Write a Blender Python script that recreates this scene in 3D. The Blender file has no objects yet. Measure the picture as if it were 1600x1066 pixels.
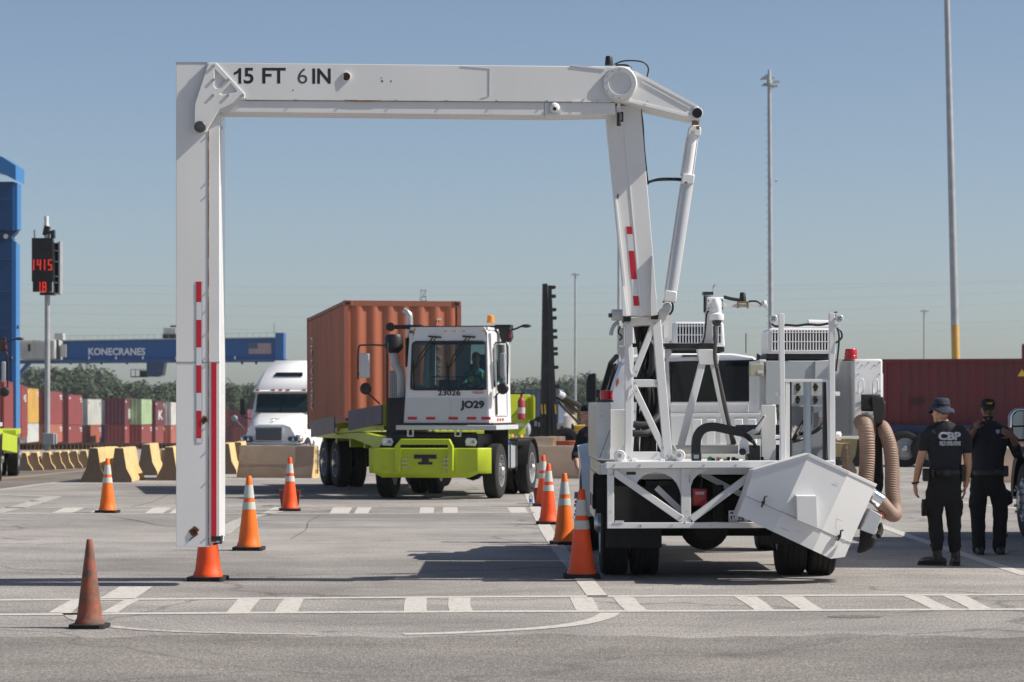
import bpy, bmesh, math, random
from mathutils import Vector, Matrix, noise as mnoise
R = math.radians
random.seed(7)
SC = bpy.context.scene
COL = SC.collection
# ------------------------------------------------------------------ camera
F = 4300.0          # focal length in pixels of a 1600 px wide picture
HZ = 640.0          # horizon row
HC = 1.72           # eye height
cam_d = bpy.data.cameras.new('camera')
cam = bpy.data.objects.new('camera', cam_d)
COL.objects.link(cam)
cam.location = (0, 0, HC)
cam.rotation_euler = (R(90), 0, 0)
cam_d.sensor_width = 36
cam_d.lens = 36 * F / 1600
cam_d.shift_y = (HZ - 533) / 1600
cam_d.clip_start = 0.5
cam_d.clip_end = 9000
cam_d.dof.use_dof = True
cam_d.dof.focus_distance = 28.0
cam_d.dof.aperture_fstop = 4.8
SC.camera = cam
# ------------------------------------------------------------------ light
SUN_EL, SUN_AZ = R(44), R(3.5)     # azimuth: from +X towards the camera
S = Vector((math.cos(SUN_EL)*math.cos(SUN_AZ), -math.cos(SUN_EL)*math.sin(SUN_AZ), math.sin(SUN_EL)))
world = bpy.data.worlds.new('World')
SC.world = world
world.use_nodes = True
nt = world.node_tree
bg = nt.nodes['Background']
sky = nt.nodes.new('ShaderNodeTexSky')
sky.sky_type = 'NISHITA'
sky.sun_disc = False
sky.sun_elevation = SUN_EL
sky.sun_rotation = R(90) + SUN_AZ
sky.air_density = 0.65
sky.dust_density = 1.0
sky.ozone_density = 1.0
sky.altitude = 0
wb = nt.nodes.new('ShaderNodeMix'); wb.data_type = 'RGBA'; wb.blend_type = 'MULTIPLY'; wb.inputs[0].default_value = 1
wb.inputs[7].default_value = (1.0, .985, .965, 1)      # white balance of the sky
nt.links.new(sky.outputs[0], wb.inputs[6])
nt.links.new(wb.outputs[2], bg.inputs[0])
bg.inputs[1].default_value = 0.078
sl = bpy.data.lights.new('sun', 'SUN')
sl.energy = 4.2
sl.angle = R(0.53)
sl.color = (1.0, 0.95, 0.87)
so = bpy.data.objects.new('sun', sl)
so.rotation_euler = S.to_track_quat('Z', 'Y').to_euler()
so.location = (60, -15, 60)
COL.objects.link(so)
SC.view_settings.view_transform = 'Standard'
SC.view_settings.look = 'None'
SC.view_settings.gamma = 1
SC.view_settings.exposure = 0.5

# ------------------------------------------------------------------ materials
def M(name, col, rough=0.5, metal=0.0, var=0.08, scale=2.5, bump=0.0, bscale=60, dirt=None, damt=0.35, dscale=3.0, dlo=0.52, streak=1.0, emit=None, coat=0.0):
    m = bpy.data.materials.new(name)
    m.use_nodes = True
    n, l = m.node_tree.nodes, m.node_tree.links
    b = n['Principled BSDF']
    b.inputs['Roughness'].default_value = rough
    b.inputs['Metallic'].default_value = metal
    if coat: b.inputs['Coat Weight'].default_value = coat
    tc = n.new('ShaderNodeTexCoord')
    mp = n.new('ShaderNodeMapping')
    mp.inputs['Scale'].default_value = (1, 1, streak)
    l.new(tc.outputs['Object'], mp.inputs[0])
    no = n.new('ShaderNodeTexNoise')
    no.inputs['Scale'].default_value = scale
    no.inputs['Detail'].default_value = 5
    l.new(mp.outputs[0], no.inputs['Vector'])
    mr = n.new('ShaderNodeMapRange')
    mr.inputs['From Min'].default_value = 0.25
    mr.inputs['From Max'].default_value = 0.75
    mr.inputs['To Min'].default_value = 1 - var
    mr.inputs['To Max'].default_value = 1 + var
    l.new(no.outputs[0], mr.inputs[0])
    mx = n.new('ShaderNodeMix'); mx.data_type = 'RGBA'; mx.blend_type = 'MULTIPLY'
    mx.inputs[0].default_value = 1
    mx.inputs[6].default_value = (*col, 1)
    l.new(mr.outputs[0], mx.inputs[7])
    out = mx.outputs[2]
    if dirt:
        n2 = n.new('ShaderNodeTexNoise')
        n2.inputs['Scale'].default_value = dscale
        n2.inputs['Detail'].default_value = 8
        n2.inputs['Roughness'].default_value = 0.65
        l.new(mp.outputs[0], n2.inputs['Vector'])
        r2 = n.new('ShaderNodeMapRange')
        r2.inputs['From Min'].default_value = dlo
        r2.inputs['From Max'].default_value = dlo + 0.2
        r2.inputs['To Max'].default_value = damt
        l.new(n2.outputs[0], r2.inputs[0])
        m2 = n.new('ShaderNodeMix'); m2.data_type = 'RGBA'
        m2.inputs[7].default_value = (*dirt, 1)
        l.new(r2.outputs[0], m2.inputs[0]); l.new(out, m2.inputs[6])
        out = m2.outputs[2]
    l.new(out, b.inputs['Base Color'])
    if emit:
        b.inputs['Emission Color'].default_value = (*col, 1)
        b.inputs['Emission Strength'].default_value = emit
    if bump:
        n3 = n.new('ShaderNodeTexNoise')
        n3.inputs['Scale'].default_value = bscale
        n3.inputs['Detail'].default_value = 4
        l.new(tc.outputs['Object'], n3.inputs['Vector'])
        bp = n.new('ShaderNodeBump')
        bp.inputs['Strength'].default_value = bump
        bp.inputs['Distance'].default_value = 0.02
        l.new(n3.outputs[0], bp.inputs['Height'])
        l.new(bp.outputs[0], b.inputs['Normal'])
    return m

def glass(name, tint, refl=0.12, rough=0.02):
    m = bpy.data.materials.new(name); m.use_nodes = True
    n, l = m.node_tree.nodes, m.node_tree.links
    n.remove(n['Principled BSDF'])
    t = n.new('ShaderNodeBsdfTransparent'); t.inputs[0].default_value = (*tint, 1)
    g = n.new('ShaderNodeBsdfGlossy'); g.inputs['Roughness'].default_value = rough
    f = n.new('ShaderNodeFresnel'); f.inputs[0].default_value = 1.5
    ml = n.new('ShaderNodeMath'); ml.operation = 'MULTIPLY'; ml.inputs[1].default_value = refl * 10
    mx = n.new('ShaderNodeMixShader')
    l.new(f.outputs[0], ml.inputs[0]); l.new(ml.outputs[0], mx.inputs[0])
    l.new(t.outputs[0], mx.inputs[1]); l.new(g.outputs[0], mx.inputs[2])
    l.new(mx.outputs[0], n['Material Output'].inputs[0])
    return m

WHITE = M('white_paint', (.70, .70, .69), .42, var=.05, scale=1.6, dirt=(.42, .38, .33), damt=.22, dscale=2.2, dlo=.56, streak=.45)
WHITE2 = M('white_gloss', (.80, .80, .80), .28, var=.02, coat=.2, dirt=(.5, .46, .4), damt=.10)
WSTEEL = M('white_steel', (.68, .69, .69), .45, var=.07, scale=4, dirt=(.3, .22, .16), damt=.28, dscale=6, dlo=.62)
GREYP = M('grey_paint', (.30, .32, .34), .45, var=.06)
LGREY = M('light_grey_paint', (.52, .53, .54), .45, var=.06)
STEEL = M('brushed_steel', (.55, .55, .55), .32, metal=.9, var=.12, scale=8)
GALV = M('galvanised_steel', (.40, .41, .42), .5, metal=.35, var=.15, scale=3)
CHROME = M('chrome', (.75, .76, .78), .1, metal=1, var=.02)
RUBBER = M('black_rubber', (.011, .011, .0115), .85, var=.25, scale=6, bump=.3, bscale=40, dirt=(.07, .063, .056), damt=.22, dscale=4)
BLACK = M('black_plastic', (.012, .012, .013), .5, var=.2)
BLACKM = M('black_metal', (.014, .014, .0155), .5, var=.25, dirt=(.08, .07, .065), damt=.22)
DARK = M('dark_grime', (.012, .0115, .011), .9, var=.3, dirt=(.05, .043, .036), damt=.35)
REDL = M('red_lens', (.48, .012, .022), .2, var=.1, scale=9, coat=.3)
REDT = M('red_tape', (.50, .01, .025), .4, var=.06)
WHTT = M('white_tape', (.62, .64, .66), .3, var=.05)
AMBER = M('amber_lens', (.9, .28, .02), .2, var=.05)
RUST = M('rust', (.17, .075, .03), .9, var=.4, scale=20, dirt=(.5, .46, .42), damt=.7, dscale=8, dlo=.50)
RUSTD = M('dark_rust', (.10, .045, .02), .95, var=.5, scale=30)
INK = M('black_lettering', (.012, .013, .018), .5, var=.1)
INKG = M('grey_lettering', (.06, .065, .075), .5, var=.1)
GLD = M('dark_glass', (.006, .008, .010), .06, var=.05)
GLT = glass('tinted_glass', (.42, .54, .55), .10)
LIME = M('lime_paint', (.44, .54, .02), .4, var=.07, scale=3, dirt=(.12, .12, .05), damt=.3, dscale=4, dlo=.58)
ORANGE = M('orange_pvc', (.90, .088, .008), .5, var=.10, scale=5, dirt=(.20, .06, .03), damt=.35, dscale=9, dlo=.58)
ORANGE2 = M('light_orange_pvc', (.90, .165, .010), .5, var=.10, scale=5, dirt=(.25, .08, .03), damt=.4, dscale=9, dlo=.6)
OLDOR = M('weathered_orange_pvc', (.36, .095, .045), .75, var=.22, scale=7, dirt=(.085, .075, .062), damt=.9, dscale=8, dlo=.40)
REFL = M('reflective_band', (.56, .57, .52), .4, var=.14, scale=14, dirt=(.3, .28, .22), damt=.4, dscale=14)
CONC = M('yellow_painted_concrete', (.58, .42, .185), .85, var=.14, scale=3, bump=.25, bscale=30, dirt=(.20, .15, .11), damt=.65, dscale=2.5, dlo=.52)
CONC2 = M('shade_tan_concrete', (.36, .27, .20), .88, var=.16, scale=2, bump=.25, bscale=30, dirt=(.16, .12, .09), damt=.5, dscale=2)  # yellow barrier fronts lying in shade, the shade put into this tan
YEL = M('yellow_machine_paint', (.62, .36, .03), .45, var=.1, dirt=(.15, .1, .05), damt=.3)
BLUE = M('crane_blue', (.012, .10, .30), .45, var=.06, dirt=(.03, .06, .12), damt=.3)
SKIN = M('skin_light', (.44, .235, .155), .5, var=.08, scale=12)
SKIN2 = M('skin_brown', (.14, .070, .046), .5, var=.08, scale=12)
NAVY = M('navy_cloth', (.006, .0075, .014), .85, var=.2, scale=9, bump=.5, bscale=18)
TROU = M('black_trousers', (.0038, .0042, .006), .88, var=.25, scale=9, bump=.6, bscale=14)
HATC = M('slate_blue_cloth', (.026, .03, .055), .9, var=.25, scale=12, bump=.4, bscale=30)
HOSE = M('tan_hose', (.27, .178, .128), .6, var=.12, scale=6)

# ------------------------------------------------------------------ mesh helper
def P0(px, py, D):
    return Vector(((px - 800) * D / F, D, HC - (py - HZ) * D / F))

P = P0
def PT(px, py, D):
    """same, in the plane of the inspection truck, which is turned a little away at its right"""
    return P0(px, py, 1/(1/D - 1.15e-6*(px - 985)))
class MB:
    def __init__(self):
        self.bm = bmesh.new()
    def face(self, vs):
        try: return self.bm.faces.new(vs)
        except ValueError: return None
    def poly(self, pts):
        return self.face([self.bm.verts.new(p) for p in pts])
    def prism(self, pts, ext):
        ext = Vector(ext)
        a = [self.bm.verts.new(p) for p in pts]
        b = [self.bm.verts.new(Vector(p) + ext) for p in pts]
        self.face(a); self.face(b[::-1])
        k = len(a)
        for i in range(k):
            self.face([a[i], b[i], b[(i+1) % k], a[(i+1) % k]])
        return self
    def box(self, x0, x1, y0, y1, z0, z1):
        return self.prism([(x0,y0,z0),(x1,y0,z0),(x1,y0,z1),(x0,y0,z1)], (0, y1-y0, 0))
    def pp(self, px, D, dep):
        return self.prism([P(x, y, D) for x, y in px], (0, dep, 0))
    def pbox(self, x0, x1, y0, y1, D, dep):
        return self.pp([(x0,y1),(x1,y1),(x1,y0),(x0,y0)], D, dep)
    def pbar(self, x0, y0, x1, y1, w, D, dep):
        dx, dy = x1-x0, y1-y0
        L = math.hypot(dx, dy); nx, ny = -dy/L*w/2, dx/L*w/2
        return self.pp([(x0+nx,y0+ny),(x1+nx,y1+ny),(x1-nx,y1-ny),(x0-nx,y0-ny)], D, dep)
    def bar(self, a, b, w, h=None, up=(0,0,1)):
        a, b = Vector(a), Vector(b); h = h or w
        d = (b-a).normalized(); up = Vector(up)
        s = d.cross(up)
        if s.length < 1e-3: s = d.cross(Vector((1,0,0)))
        s.normalize(); u = s.cross(d).normalized()
        return self.prism([a-s*w/2-u*h/2, a+s*w/2-u*h/2, a+s*w/2+u*h/2, a-s*w/2+u*h/2], b-a)
    def rings(self, rings, cap=True, closed=True):
        vs = [[self.bm.verts.new(p) for p in r] for r in rings]
        k = len(vs[0])
        for i in range(len(vs)-1):
            for j in range(k if closed else k-1):
                self.face([vs[i][j], vs[i][(j+1)%k], vs[i+1][(j+1)%k], vs[i+1][j]])
        if cap:
            self.face(vs[0][::-1]); self.face(vs[-1])
        return self
    def cyl(self, a, b, r0, r1=None, n=20, cap=True):
        r1 = r0 if r1 is None else r1
        a, b = Vector(a), Vector(b); d = (b-a).normalized()
        s = d.orthogonal().normalized(); u = d.cross(s)
        rg = []
        for c, r in ((a, r0), (b, r1)):
            rg.append([c + (s*math.cos(2*math.pi*i/n) + u*math.sin(2*math.pi*i/n))*r for i in range(n)])
        return self.rings(rg, cap)
    def lathe(self, o, axis, prof, n=28, cap=True):
        o, d = Vector(o), Vector(axis).normalized()
        s = d.orthogonal().normalized(); u = d.cross(s)
        return self.rings([[o + d*h + (s*math.cos(2*math.pi*i/n)+u*math.sin(2*math.pi*i/n))*r for i in range(n)] for r, h in prof], cap)
    def tube(self, pts, r, n=8, cap=True):
        pts = [Vector(p) for p in pts]
        rs = r if isinstance(r, (list, tuple)) else [r]*len(pts)
        d0 = (pts[1]-pts[0]).normalized(); s = d0.orthogonal().normalized()
        rg = []
        for i, p in enumerate(pts):
            d = (pts[min(i+1, len(pts)-1)] - pts[max(i-1, 0)]).normalized()
            s = (s - d*s.dot(d)).normalized(); u = d.cross(s)
            rg.append([p + (s*math.cos(2*math.pi*j/n)+u*math.sin(2*math.pi*j/n))*rs[i] for j in range(n)])
        return self.rings(rg, cap)
    def ball(self, c, r, sx=1, sy=1, sz=1, sub=2):
        g = bmesh.ops.create_icosphere(self.bm, subdivisions=sub, radius=r)
        for v in g['verts']:
            v.co = Vector((v.co.x*sx, v.co.y*sy, v.co.z*sz)) + Vector(c)
        return self
    def mesh(self, off=(0,0,0), ang=35):
        bmesh.ops.recalc_face_normals(self.bm, faces=self.bm.faces)
        off = Vector(off)
        for v in self.bm.verts: v.co -= off
        me = bpy.data.meshes.new('m')
        self.bm.to_mesh(me); self.bm.free()
        if ang:
            for p in me.polygons: p.use_smooth = True
            me.set_sharp_from_angle(angle=R(ang))
        return me
    def build(self, name, mat, parent=None, bev=0, ang=35, local=None):
        root = parent
        while root is not None and root.parent is not None: root = root.parent
        off = (0,0,0)
        if root is not None and not root.get('_local'): off = root.location
        me = self.mesh(off, ang)
        me.name = name
        if mat: me.materials.append(mat)
        o = bpy.data.objects.new(name, me); COL.objects.link(o)
        if parent is not None: o.parent = parent
        if bev:
            b = o.modifiers.new('bevel', 'BEVEL'); b.width = bev; b.segments = 2; b.limit_method = 'ANGLE'; b.angle_limit = R(40)
        return o

def spline(pts, k=8):
    pts = [Vector(p) for p in pts]; out = []
    for i in range(len(pts)-1):
        p0, p1, p2, p3 = pts[max(i-1,0)], pts[i], pts[i+1], pts[min(i+2,len(pts)-1)]
        for j in range(k):
            t = j/k
            out.append(.5*((2*p1)+(p2-p0)*t+(2*p0-5*p1+4*p2-p3)*t*t+(3*p1-p0-3*p2+p3)*t**3))
    out.append(pts[-1]); return out

def tag(o, label=None, cat=None, group=None, kind=None):
    if label: o['label'] = label
    if cat: o['category'] = cat
    if group: o['group'] = group
    if kind: o['kind'] = kind
    return o

def thing(name, label, cat, loc=(0,0,0), rotz=0, group=None, local=False):
    o = bpy.data.objects.new(name, None); COL.objects.link(o)
    o.location = loc; o.rotation_euler = (0,0,rotz); o.empty_display_size = .3
    if local: o['_local'] = 1
    return tag(o, label, cat, group)

def copy_tree(o, parent=None):
    c = o.copy(); COL.objects.link(c)
    if parent is not None: c.parent = parent
    for ch in list(o.children): copy_tree(ch, c)
    return c

def text(name, s, mat, parent, org, w, h, right=(1,0,0), up=(0,0,1), bold=0.0, depth=.004, space=1.0):
    """lettering as a thin mesh, lower left corner at org, fitted into w x h"""
    cu = bpy.data.curves.new('t', 'FONT'); cu.body = s; cu.size = 1; cu.offset = bold; cu.extrude = .01; cu.space_character = space
    cu.resolution_u = 3
    o = bpy.data.objects.new('t', cu); COL.objects.link(o)
    dg = bpy.context.evaluated_depsgraph_get()
    me = bpy.data.meshes.new_from_object(o.evaluated_get(dg))
    bpy.data.objects.remove(o); bpy.data.curves.remove(cu)
    xs = [v.co.x for v in me.vertices]; ys = [v.co.y for v in me.vertices]
    x0, x1, y0, y1 = min(xs), max(xs), min(ys), max(ys)
    right, up, org = Vector(right), Vector(up), Vector(org)
    nrm = right.cross(up)
    root = parent
    while root is not None and root.parent is not None: root = root.parent
    off = Vector((0,0,0))
    if root is not None and not root.get('_local'): off = root.location
    for v in me.vertices:
        v.co = org + right*((v.co.x-x0)/(x1-x0)*w) + up*((v.co.y-y0)/(y1-y0)*h) + nrm*((v.co.z+.01)/.02*depth) - off
    me.materials.clear(); me.materials.append(mat); me.name = name
    t = bpy.data.objects.new(name, me); COL.objects.link(t)
    if parent is not None: t.parent = parent
    return t
# ------------------------------------------------------------------ ground
def asphalt(name, base, spot):
    m = bpy.data.materials.new(name); m.use_nodes = True
    n, l = m.node_tree.nodes, m.node_tree.links
    b = n['Principled BSDF']; b.inputs['Roughness'].default_value = .92; b.inputs['Specular IOR Level'].default_value = .25
    tc = n.new('ShaderNodeTexCoord')
    def nz(scale, det=6, rough=.6, sx=1, sy=1):
        mp = n.new('ShaderNodeMapping'); mp.inputs['Scale'].default_value = (sx, sy, 1)
        l.new(tc.outputs['Object'], mp.inputs[0])
        t = n.new('ShaderNodeTexNoise'); t.inputs['Scale'].default_value = scale; t.inputs['Detail'].default_value = det; t.inputs['Roughness'].default_value = rough
        l.new(mp.outputs[0], t.inputs['Vector']); return t.outputs[0]
    def mul(c, f, a0, a1, lo=.3, hi=.7):
        r = n.new('ShaderNodeMapRange'); r.inputs[1].default_value = lo; r.inputs[2].default_value = hi; r.inputs[3].default_value = a0; r.inputs[4].default_value = a1
        l.new(f, r.inputs[0])
        x = n.new('ShaderNodeMix'); x.data_type = 'RGBA'; x.blend_type = 'MULTIPLY'; x.inputs[0].default_value = 1
        if isinstance(c, tuple): x.inputs[6].default_value = (*c, 1)
        else: l.new(c, x.inputs[6])
        l.new(r.outputs[0], x.inputs[7]); return x.outputs[2]
    c = mul(base, nz(.10, 4, .6, .6, 1.0), .86, 1.12)
    c = mul(c, nz(.9, 6, .7, .7, .7), .80, 1.13)
    c = mul(c, nz(.21, 7, .75, .5, .9), .74, 1.10, .36, .56)
    c = mul(c, nz(2.6, 4, .6), .60, 1.0, .26, .34)
    c = mul(c, nz(.33, 5, .6, .5, 1.0), .78, 1.0, .30, .42)
    c = mul(c, nz(44, 3, .8, 1, .2), .74, 1.26, .34, .66)
    c = mul(c, nz(100, 2, .8, 1, .12), .66, 1.34, .36, .64)
    # dark stains and crack lines
    v = n.new('ShaderNodeTexVoronoi'); v.feature = 'DISTANCE_TO_EDGE'; v.inputs['Scale'].default_value = .16
    mp = n.new('ShaderNodeMapping'); l.new(tc.outputs['Object'], mp.inputs[0])
    wn = n.new('ShaderNodeTexNoise'); wn.inputs['Scale'].default_value = .5; wn.inputs['Detail'].default_value = 6
    l.new(tc.outputs['Object'], wn.inputs['Vector'])
    vm = n.new('ShaderNodeVectorMath'); vm.operation = 'SCALE'; vm.inputs['Scale'].default_value = 2.2; l.new(wn.outputs['Color'], vm.inputs[0])
    va = n.new('ShaderNodeVectorMath'); va.operation = 'ADD'; l.new(vm.outputs[0], va.inputs[0]); l.new(mp.outputs[0], va.inputs[1])
    l.new(va.outputs[0], v.inputs['Vector'])
    c = mul(c, v.outputs['Distance'], spot, 1.0, .0, .010)
    l.new(c, b.inputs['Base Color'])
    bp = n.new('ShaderNodeBump'); bp.inputs['Strength'].default_value = .5; bp.inputs['Distance'].default_value = .012
    l.new(nz(60, 3, .8), bp.inputs['Height']); l.new(bp.outputs[0], b.inputs['Normal'])
    return m
ASPH = asphalt('asphalt', (.312, .290, .269), .62)
ASPH2 = asphalt('older_asphalt', (.215, .197, .180), .75)
ASPH3 = asphalt('road_asphalt', (.17, .152, .138), .8)
def worn(name, col, lo=.36):
    m = bpy.data.materials.new(name); m.use_nodes = True
    n, l = m.node_tree.nodes, m.node_tree.links
    b = n['Principled BSDF']; b.inputs['Roughness'].default_value = .8
    tc = n.new('ShaderNodeTexCoord')
    t = n.new('ShaderNodeTexNoise'); t.inputs['Scale'].default_value = 14; t.inputs['Detail'].default_value = 9; t.inputs['Roughness'].default_value = .75
    l.new(tc.outputs['Object'], t.inputs['Vector'])
    r = n.new('ShaderNodeMapRange'); r.inputs[1].default_value = lo; r.inputs[2].default_value = lo + .13
    l.new(t.outputs[0], r.inputs[0])
    x = n.new('ShaderNodeMix'); x.data_type = 'RGBA'; x.inputs[6].default_value = (.27, .25, .225, 1); x.inputs[7].default_value = (*col, 1)
    l.new(r.outputs[0], x.inputs[0]); l.new(x.outputs[2], b.inputs['Base Color'])
    return m
LINE = worn('worn_line_paint', (.54, .505, .46))
LINE2 = worn('faded_line_paint', (.50, .465, .42), .42)
LINEY = worn('worn_yellow_line_paint', (.36, .20, .06), .42)

g = MB()
prof = [(-25, 0), (14, 0), (125, 0), (175, -3.5), (900, -3.5)]
xs = [-480, -200, -60, 60, 200, 480]
vg = [[g.bm.verts.new((x, y, z)) for x in xs] for y, z in prof]
for i in range(len(prof)-1):
    for j in range(len(xs)-1):
        g.face([vg[i][j], vg[i][j+1], vg[i+1][j+1], vg[i+1][j]])
tag(g.build('ground', ASPH), kind='structure')
def gp(px, py, z=.002):
    D = F*HC/(py-HZ)
    return Vector(((px-800)*D/F, D, z))
def sheet(name, polys, mat, z=.002):
    m = MB()
    for p in polys: m.poly([gp(x, y, z) for x, y in p])
    return tag(m.build(name, mat, ang=0), kind='structure')
# darker older strip in front and the road at the left
m = MB()
top = [gp(x, 994 + 2.5*math.sin(x*.013) + 1.5*math.sin(x*.041+1), .002) for x in range(-200, 1850, 40)]
m.poly([Vector((-8, 8, .002)), Vector((9, 8, .002))] + top[::-1])
tag(m.build('asphalt_strip', ASPH2, ang=0), kind='structure')
sheet('road', [[(-700, 812), (0, 766), (130, 748), (240, 737), (330, 732), (330, 721), (-500, 721)]], ASPH3)

def hline(pts, w0):
    """polygon along picture points, w0 = width on the ground in metres"""
    P3 = [gp(x, y, .0042) for x, y in pts]
    a, b = [], []
    for i, p in enumerate(P3):
        d = (P3[min(i+1, len(P3)-1)] - P3[max(i-1, 0)]).normalized()
        s = Vector((-d.y, d.x, 0))*w0/2
        a.append(p+s); b.append(p-s)
    return a, b
def lines(name, paths, mat, w=.12):
    m = MB()
    for pts in paths:
        a, b = hline(pts, w)
        for i in range(len(a)-1): m.poly([a[i], b[i], b[i+1], a[i+1]])
    return tag(m.build(name, mat, ang=0), kind='structure')
def wob(pts, k=6):
    return [(p.x, p.y) for p in spline([Vector((x, y, 0)) for x, y in pts], k)]
lines('crosswalk_edge_line', [wob([(-60, 938.5), (200, 937), (500, 935), (800, 933), (1150, 931.5), (1400, 930.5), (1680, 929.5)]),
                              wob([(-60, 961.5), (200, 959.5), (500, 957.5), (800, 956), (1150, 955), (1400, 953.5), (1680, 952.5)])], LINE, .21)
st = [((75,112),(112,137)), ((158,184),(195,219)), ((354,390),(372,407)), ((429,465),(445,475)), ((631,667),(634,667)), ((702,739),(701,735)),
      ((900,936),(890,925)), ((977,1012),(958,990)), ((1180,1210),(1147,1182)), ((1252,1287),(1220,1254)), ((1457,1492),(1410,1445)), ((1517,1552),(1472,1510))]
def yl(x, o): return o - 6.0*x/1600*1.0
polys = []
for (b0, b1), (t0, t1) in st:
    yb, yt = 958.2 - b0*.0035, 938.0 - t0*.0045
    l = [(b0, yb), (b0*.5+t0*.5 + random.uniform(-2, 3), (yb+yt)/2), (t0, yt)]
    r = [(t1, yt), (b1*.5+t1*.5 + random.uniform(-3, 2), (yb+yt)/2), (b1, yb)]
    polys.append(l + r)
sheet('crosswalk_stripe', polys, LINE, .0034)
lines('lane_line', [[(934, 933), (914, 907), (897, 885), (877, 862), (855, 830), (837, 795), (826, 770)]], LINE, .19)
lines('lane_line', [[(182, 936.5), (213, 917)]], LINE, .32)
lines('curved_line', [wob([(954, 958), (940, 966), (905, 975), (855, 981), (800, 985), (700, 990), (630, 991.5)])], LINE, .17)
lines('curved_line', [wob([(500, 992), (430, 991), (330, 989), (260, 986.5), (200, 982.5), (150, 976), (122, 968), (108, 958)])], LINE2, .13)
lines('crosswalk_edge_line', [wob([(-40, 794), (300, 793), (600, 792), (835, 791)]), wob([(-40, 804), (300, 803.5), (600, 803), (835, 801)])], LINE2, .28)
sheet('crosswalk_stripe', [[(a, 802.5), (a+s, 793), (b+s, 793), (b, 802.5)] for a, b, s in
     ((80,112,22),(138,160,20),(226,254,14),(264,290,14),(410,430,18),(515,545,6),(553,575,6),(655,677,2),(692,715,0),(798,826,-6))], LINE, .0034)
lines('curved_line', [wob([(345, 835), (368, 818), (400, 806), (430, 800), (452, 792)], 5)], LINE2, .25)
lines('chevron_line', [[(-40, 772), (84, 776)], [(-40, 808), (40, 790), (84, 776)], [(-40, 785), (60, 783)]], LINE2, .35)
lines('lane_line', [[(1392, 828), (1420, 838), (1480, 858), (1540, 878), (1605, 899)], [(1425, 780), (1500, 785), (1600, 796)], [(1300, 793), (1392, 828)]], LINE, .16)
lines('road_edge_line', [[(-40, 771), (60, 757.5), (125, 750)]], LINE2, .25)
lines('road_centre_line', [[(-40, 752), (15, 747.5), (80, 740.5), (140, 735)]], LINEY, .3)
# hairline repairs and tyre-worn patches
def blob(cx, cy, rx, ry, sd):
    rn = random.Random(sd)
    return [(cx + rx*math.cos(a*.45)*rn.uniform(.6, 1.2), cy + ry*math.sin(a*.45)*rn.uniform(.6, 1.2)) for a in range(14)]
lines('asphalt_crack', [wob([(166, 806), (210, 813), (255, 822), (300, 826)], 4), wob([(205, 792), (240, 784), (272, 768)], 4), wob([(455, 842), (478, 828), (482, 816), (500, 806)], 4)], ASPH3, .02)
for i, q in enumerate(((584, 1003, 16, 1.2), (1208, 1021, 18, 1.6), (1010, 1003, 12, 1.0))):
    tag(sheet('oil_stain', [blob(*q, i)], ASPH2, .0026), kind='structure')
sheet('oil_stain', [[(1335+14*math.cos(a*.6)*3.2, 964+2.2*math.sin(a*.6)) for a in range(11)]], ASPH2, .0026)

# ------------------------------------------------------------------ cones
def cone(px, py, h, body, label, bands=True, tilt=0, cut=None, pxl=None):
    D = F*HC/(py-HZ) + .17
    loc = Vector(((px-800)*D/F, D, 0))
    o = thing('traffic_cone', label, 'traffic cone', loc, random.uniform(-.12, .12), 'traffic cones standing on the asphalt', local=True)
    k = h/.91
    b = MB()
    s, c = .185*k, .03
    b.prism([(-s,-s+c,0),(-s+c,-s,0),(s-c,-s,0),(s,-s+c,0),(s,s-c,0),(s-c,s,0),(-s+c,s,0),(-s,s-c,0)], (0,0,.045*k))
    b.build('cone_base', RUBBER, o, bev=.006)
    r = lambda z: (.138 - .108*(z-.045)/.865)*k
    p = [(r(.045)+.012, .045*k), (r(.06)+.010, .075*k), (r(.1), .10*k)]
    p += [(r(z), z*k) for z in (.2, .35, .5, .6, .7, .8, .9)] + [(r(.905)-.004, .908*k), (r(.905)-.012, .91*k), (.012, .905*k), (.012, .7*k)]
    bd = MB(); bd.lathe((0,0,0), (0,0,1), p, 32); bd.build('cone_body', body, o)
    if bands:
        for z0, z1 in ((.50, .59), (.64, .80)):
            q = MB(); q.lathe((0,0,0), (0,0,1), [(r(z0)+.0035, z0*k), (r(z1)+.0035, z1*k)], 32, cap=False)
            q.build('reflective_band', REFL, o)
    return o
cone(140, 984, .70, OLDOR, 'old faded reddish cone with no bands and a grey worn patch, nearest of the cones', bands=False)
cone(325, 909, .91, ORANGE, 'bright orange cone under the foot of the white gantry leg')
cone(389, 861, .91, ORANGE2, 'banded orange cone standing just right of the white gantry leg')
cone(453, 799, .91, ORANGE, 'orange cone with a dark red crate right behind it')
cone(168, 802, .91, ORANGE2, 'light orange banded cone in front of the left end of the concrete barriers')
cone(909, 905, .91, ORANGE, 'cone against the truck rear wheel, nearest in the line beside the truck')
cone(882, 852, .91, ORANGE2, 'second cone in the line beside the truck, partly behind the nearest one')
cone(857, 820, .91, ORANGE, 'third cone in the line beside the truck, in front of the farthest one')
cone(849, 792, .91, ORANGE, 'farthest cone in the line beside the truck, by the rear tyre of the yard tractor')
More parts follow.
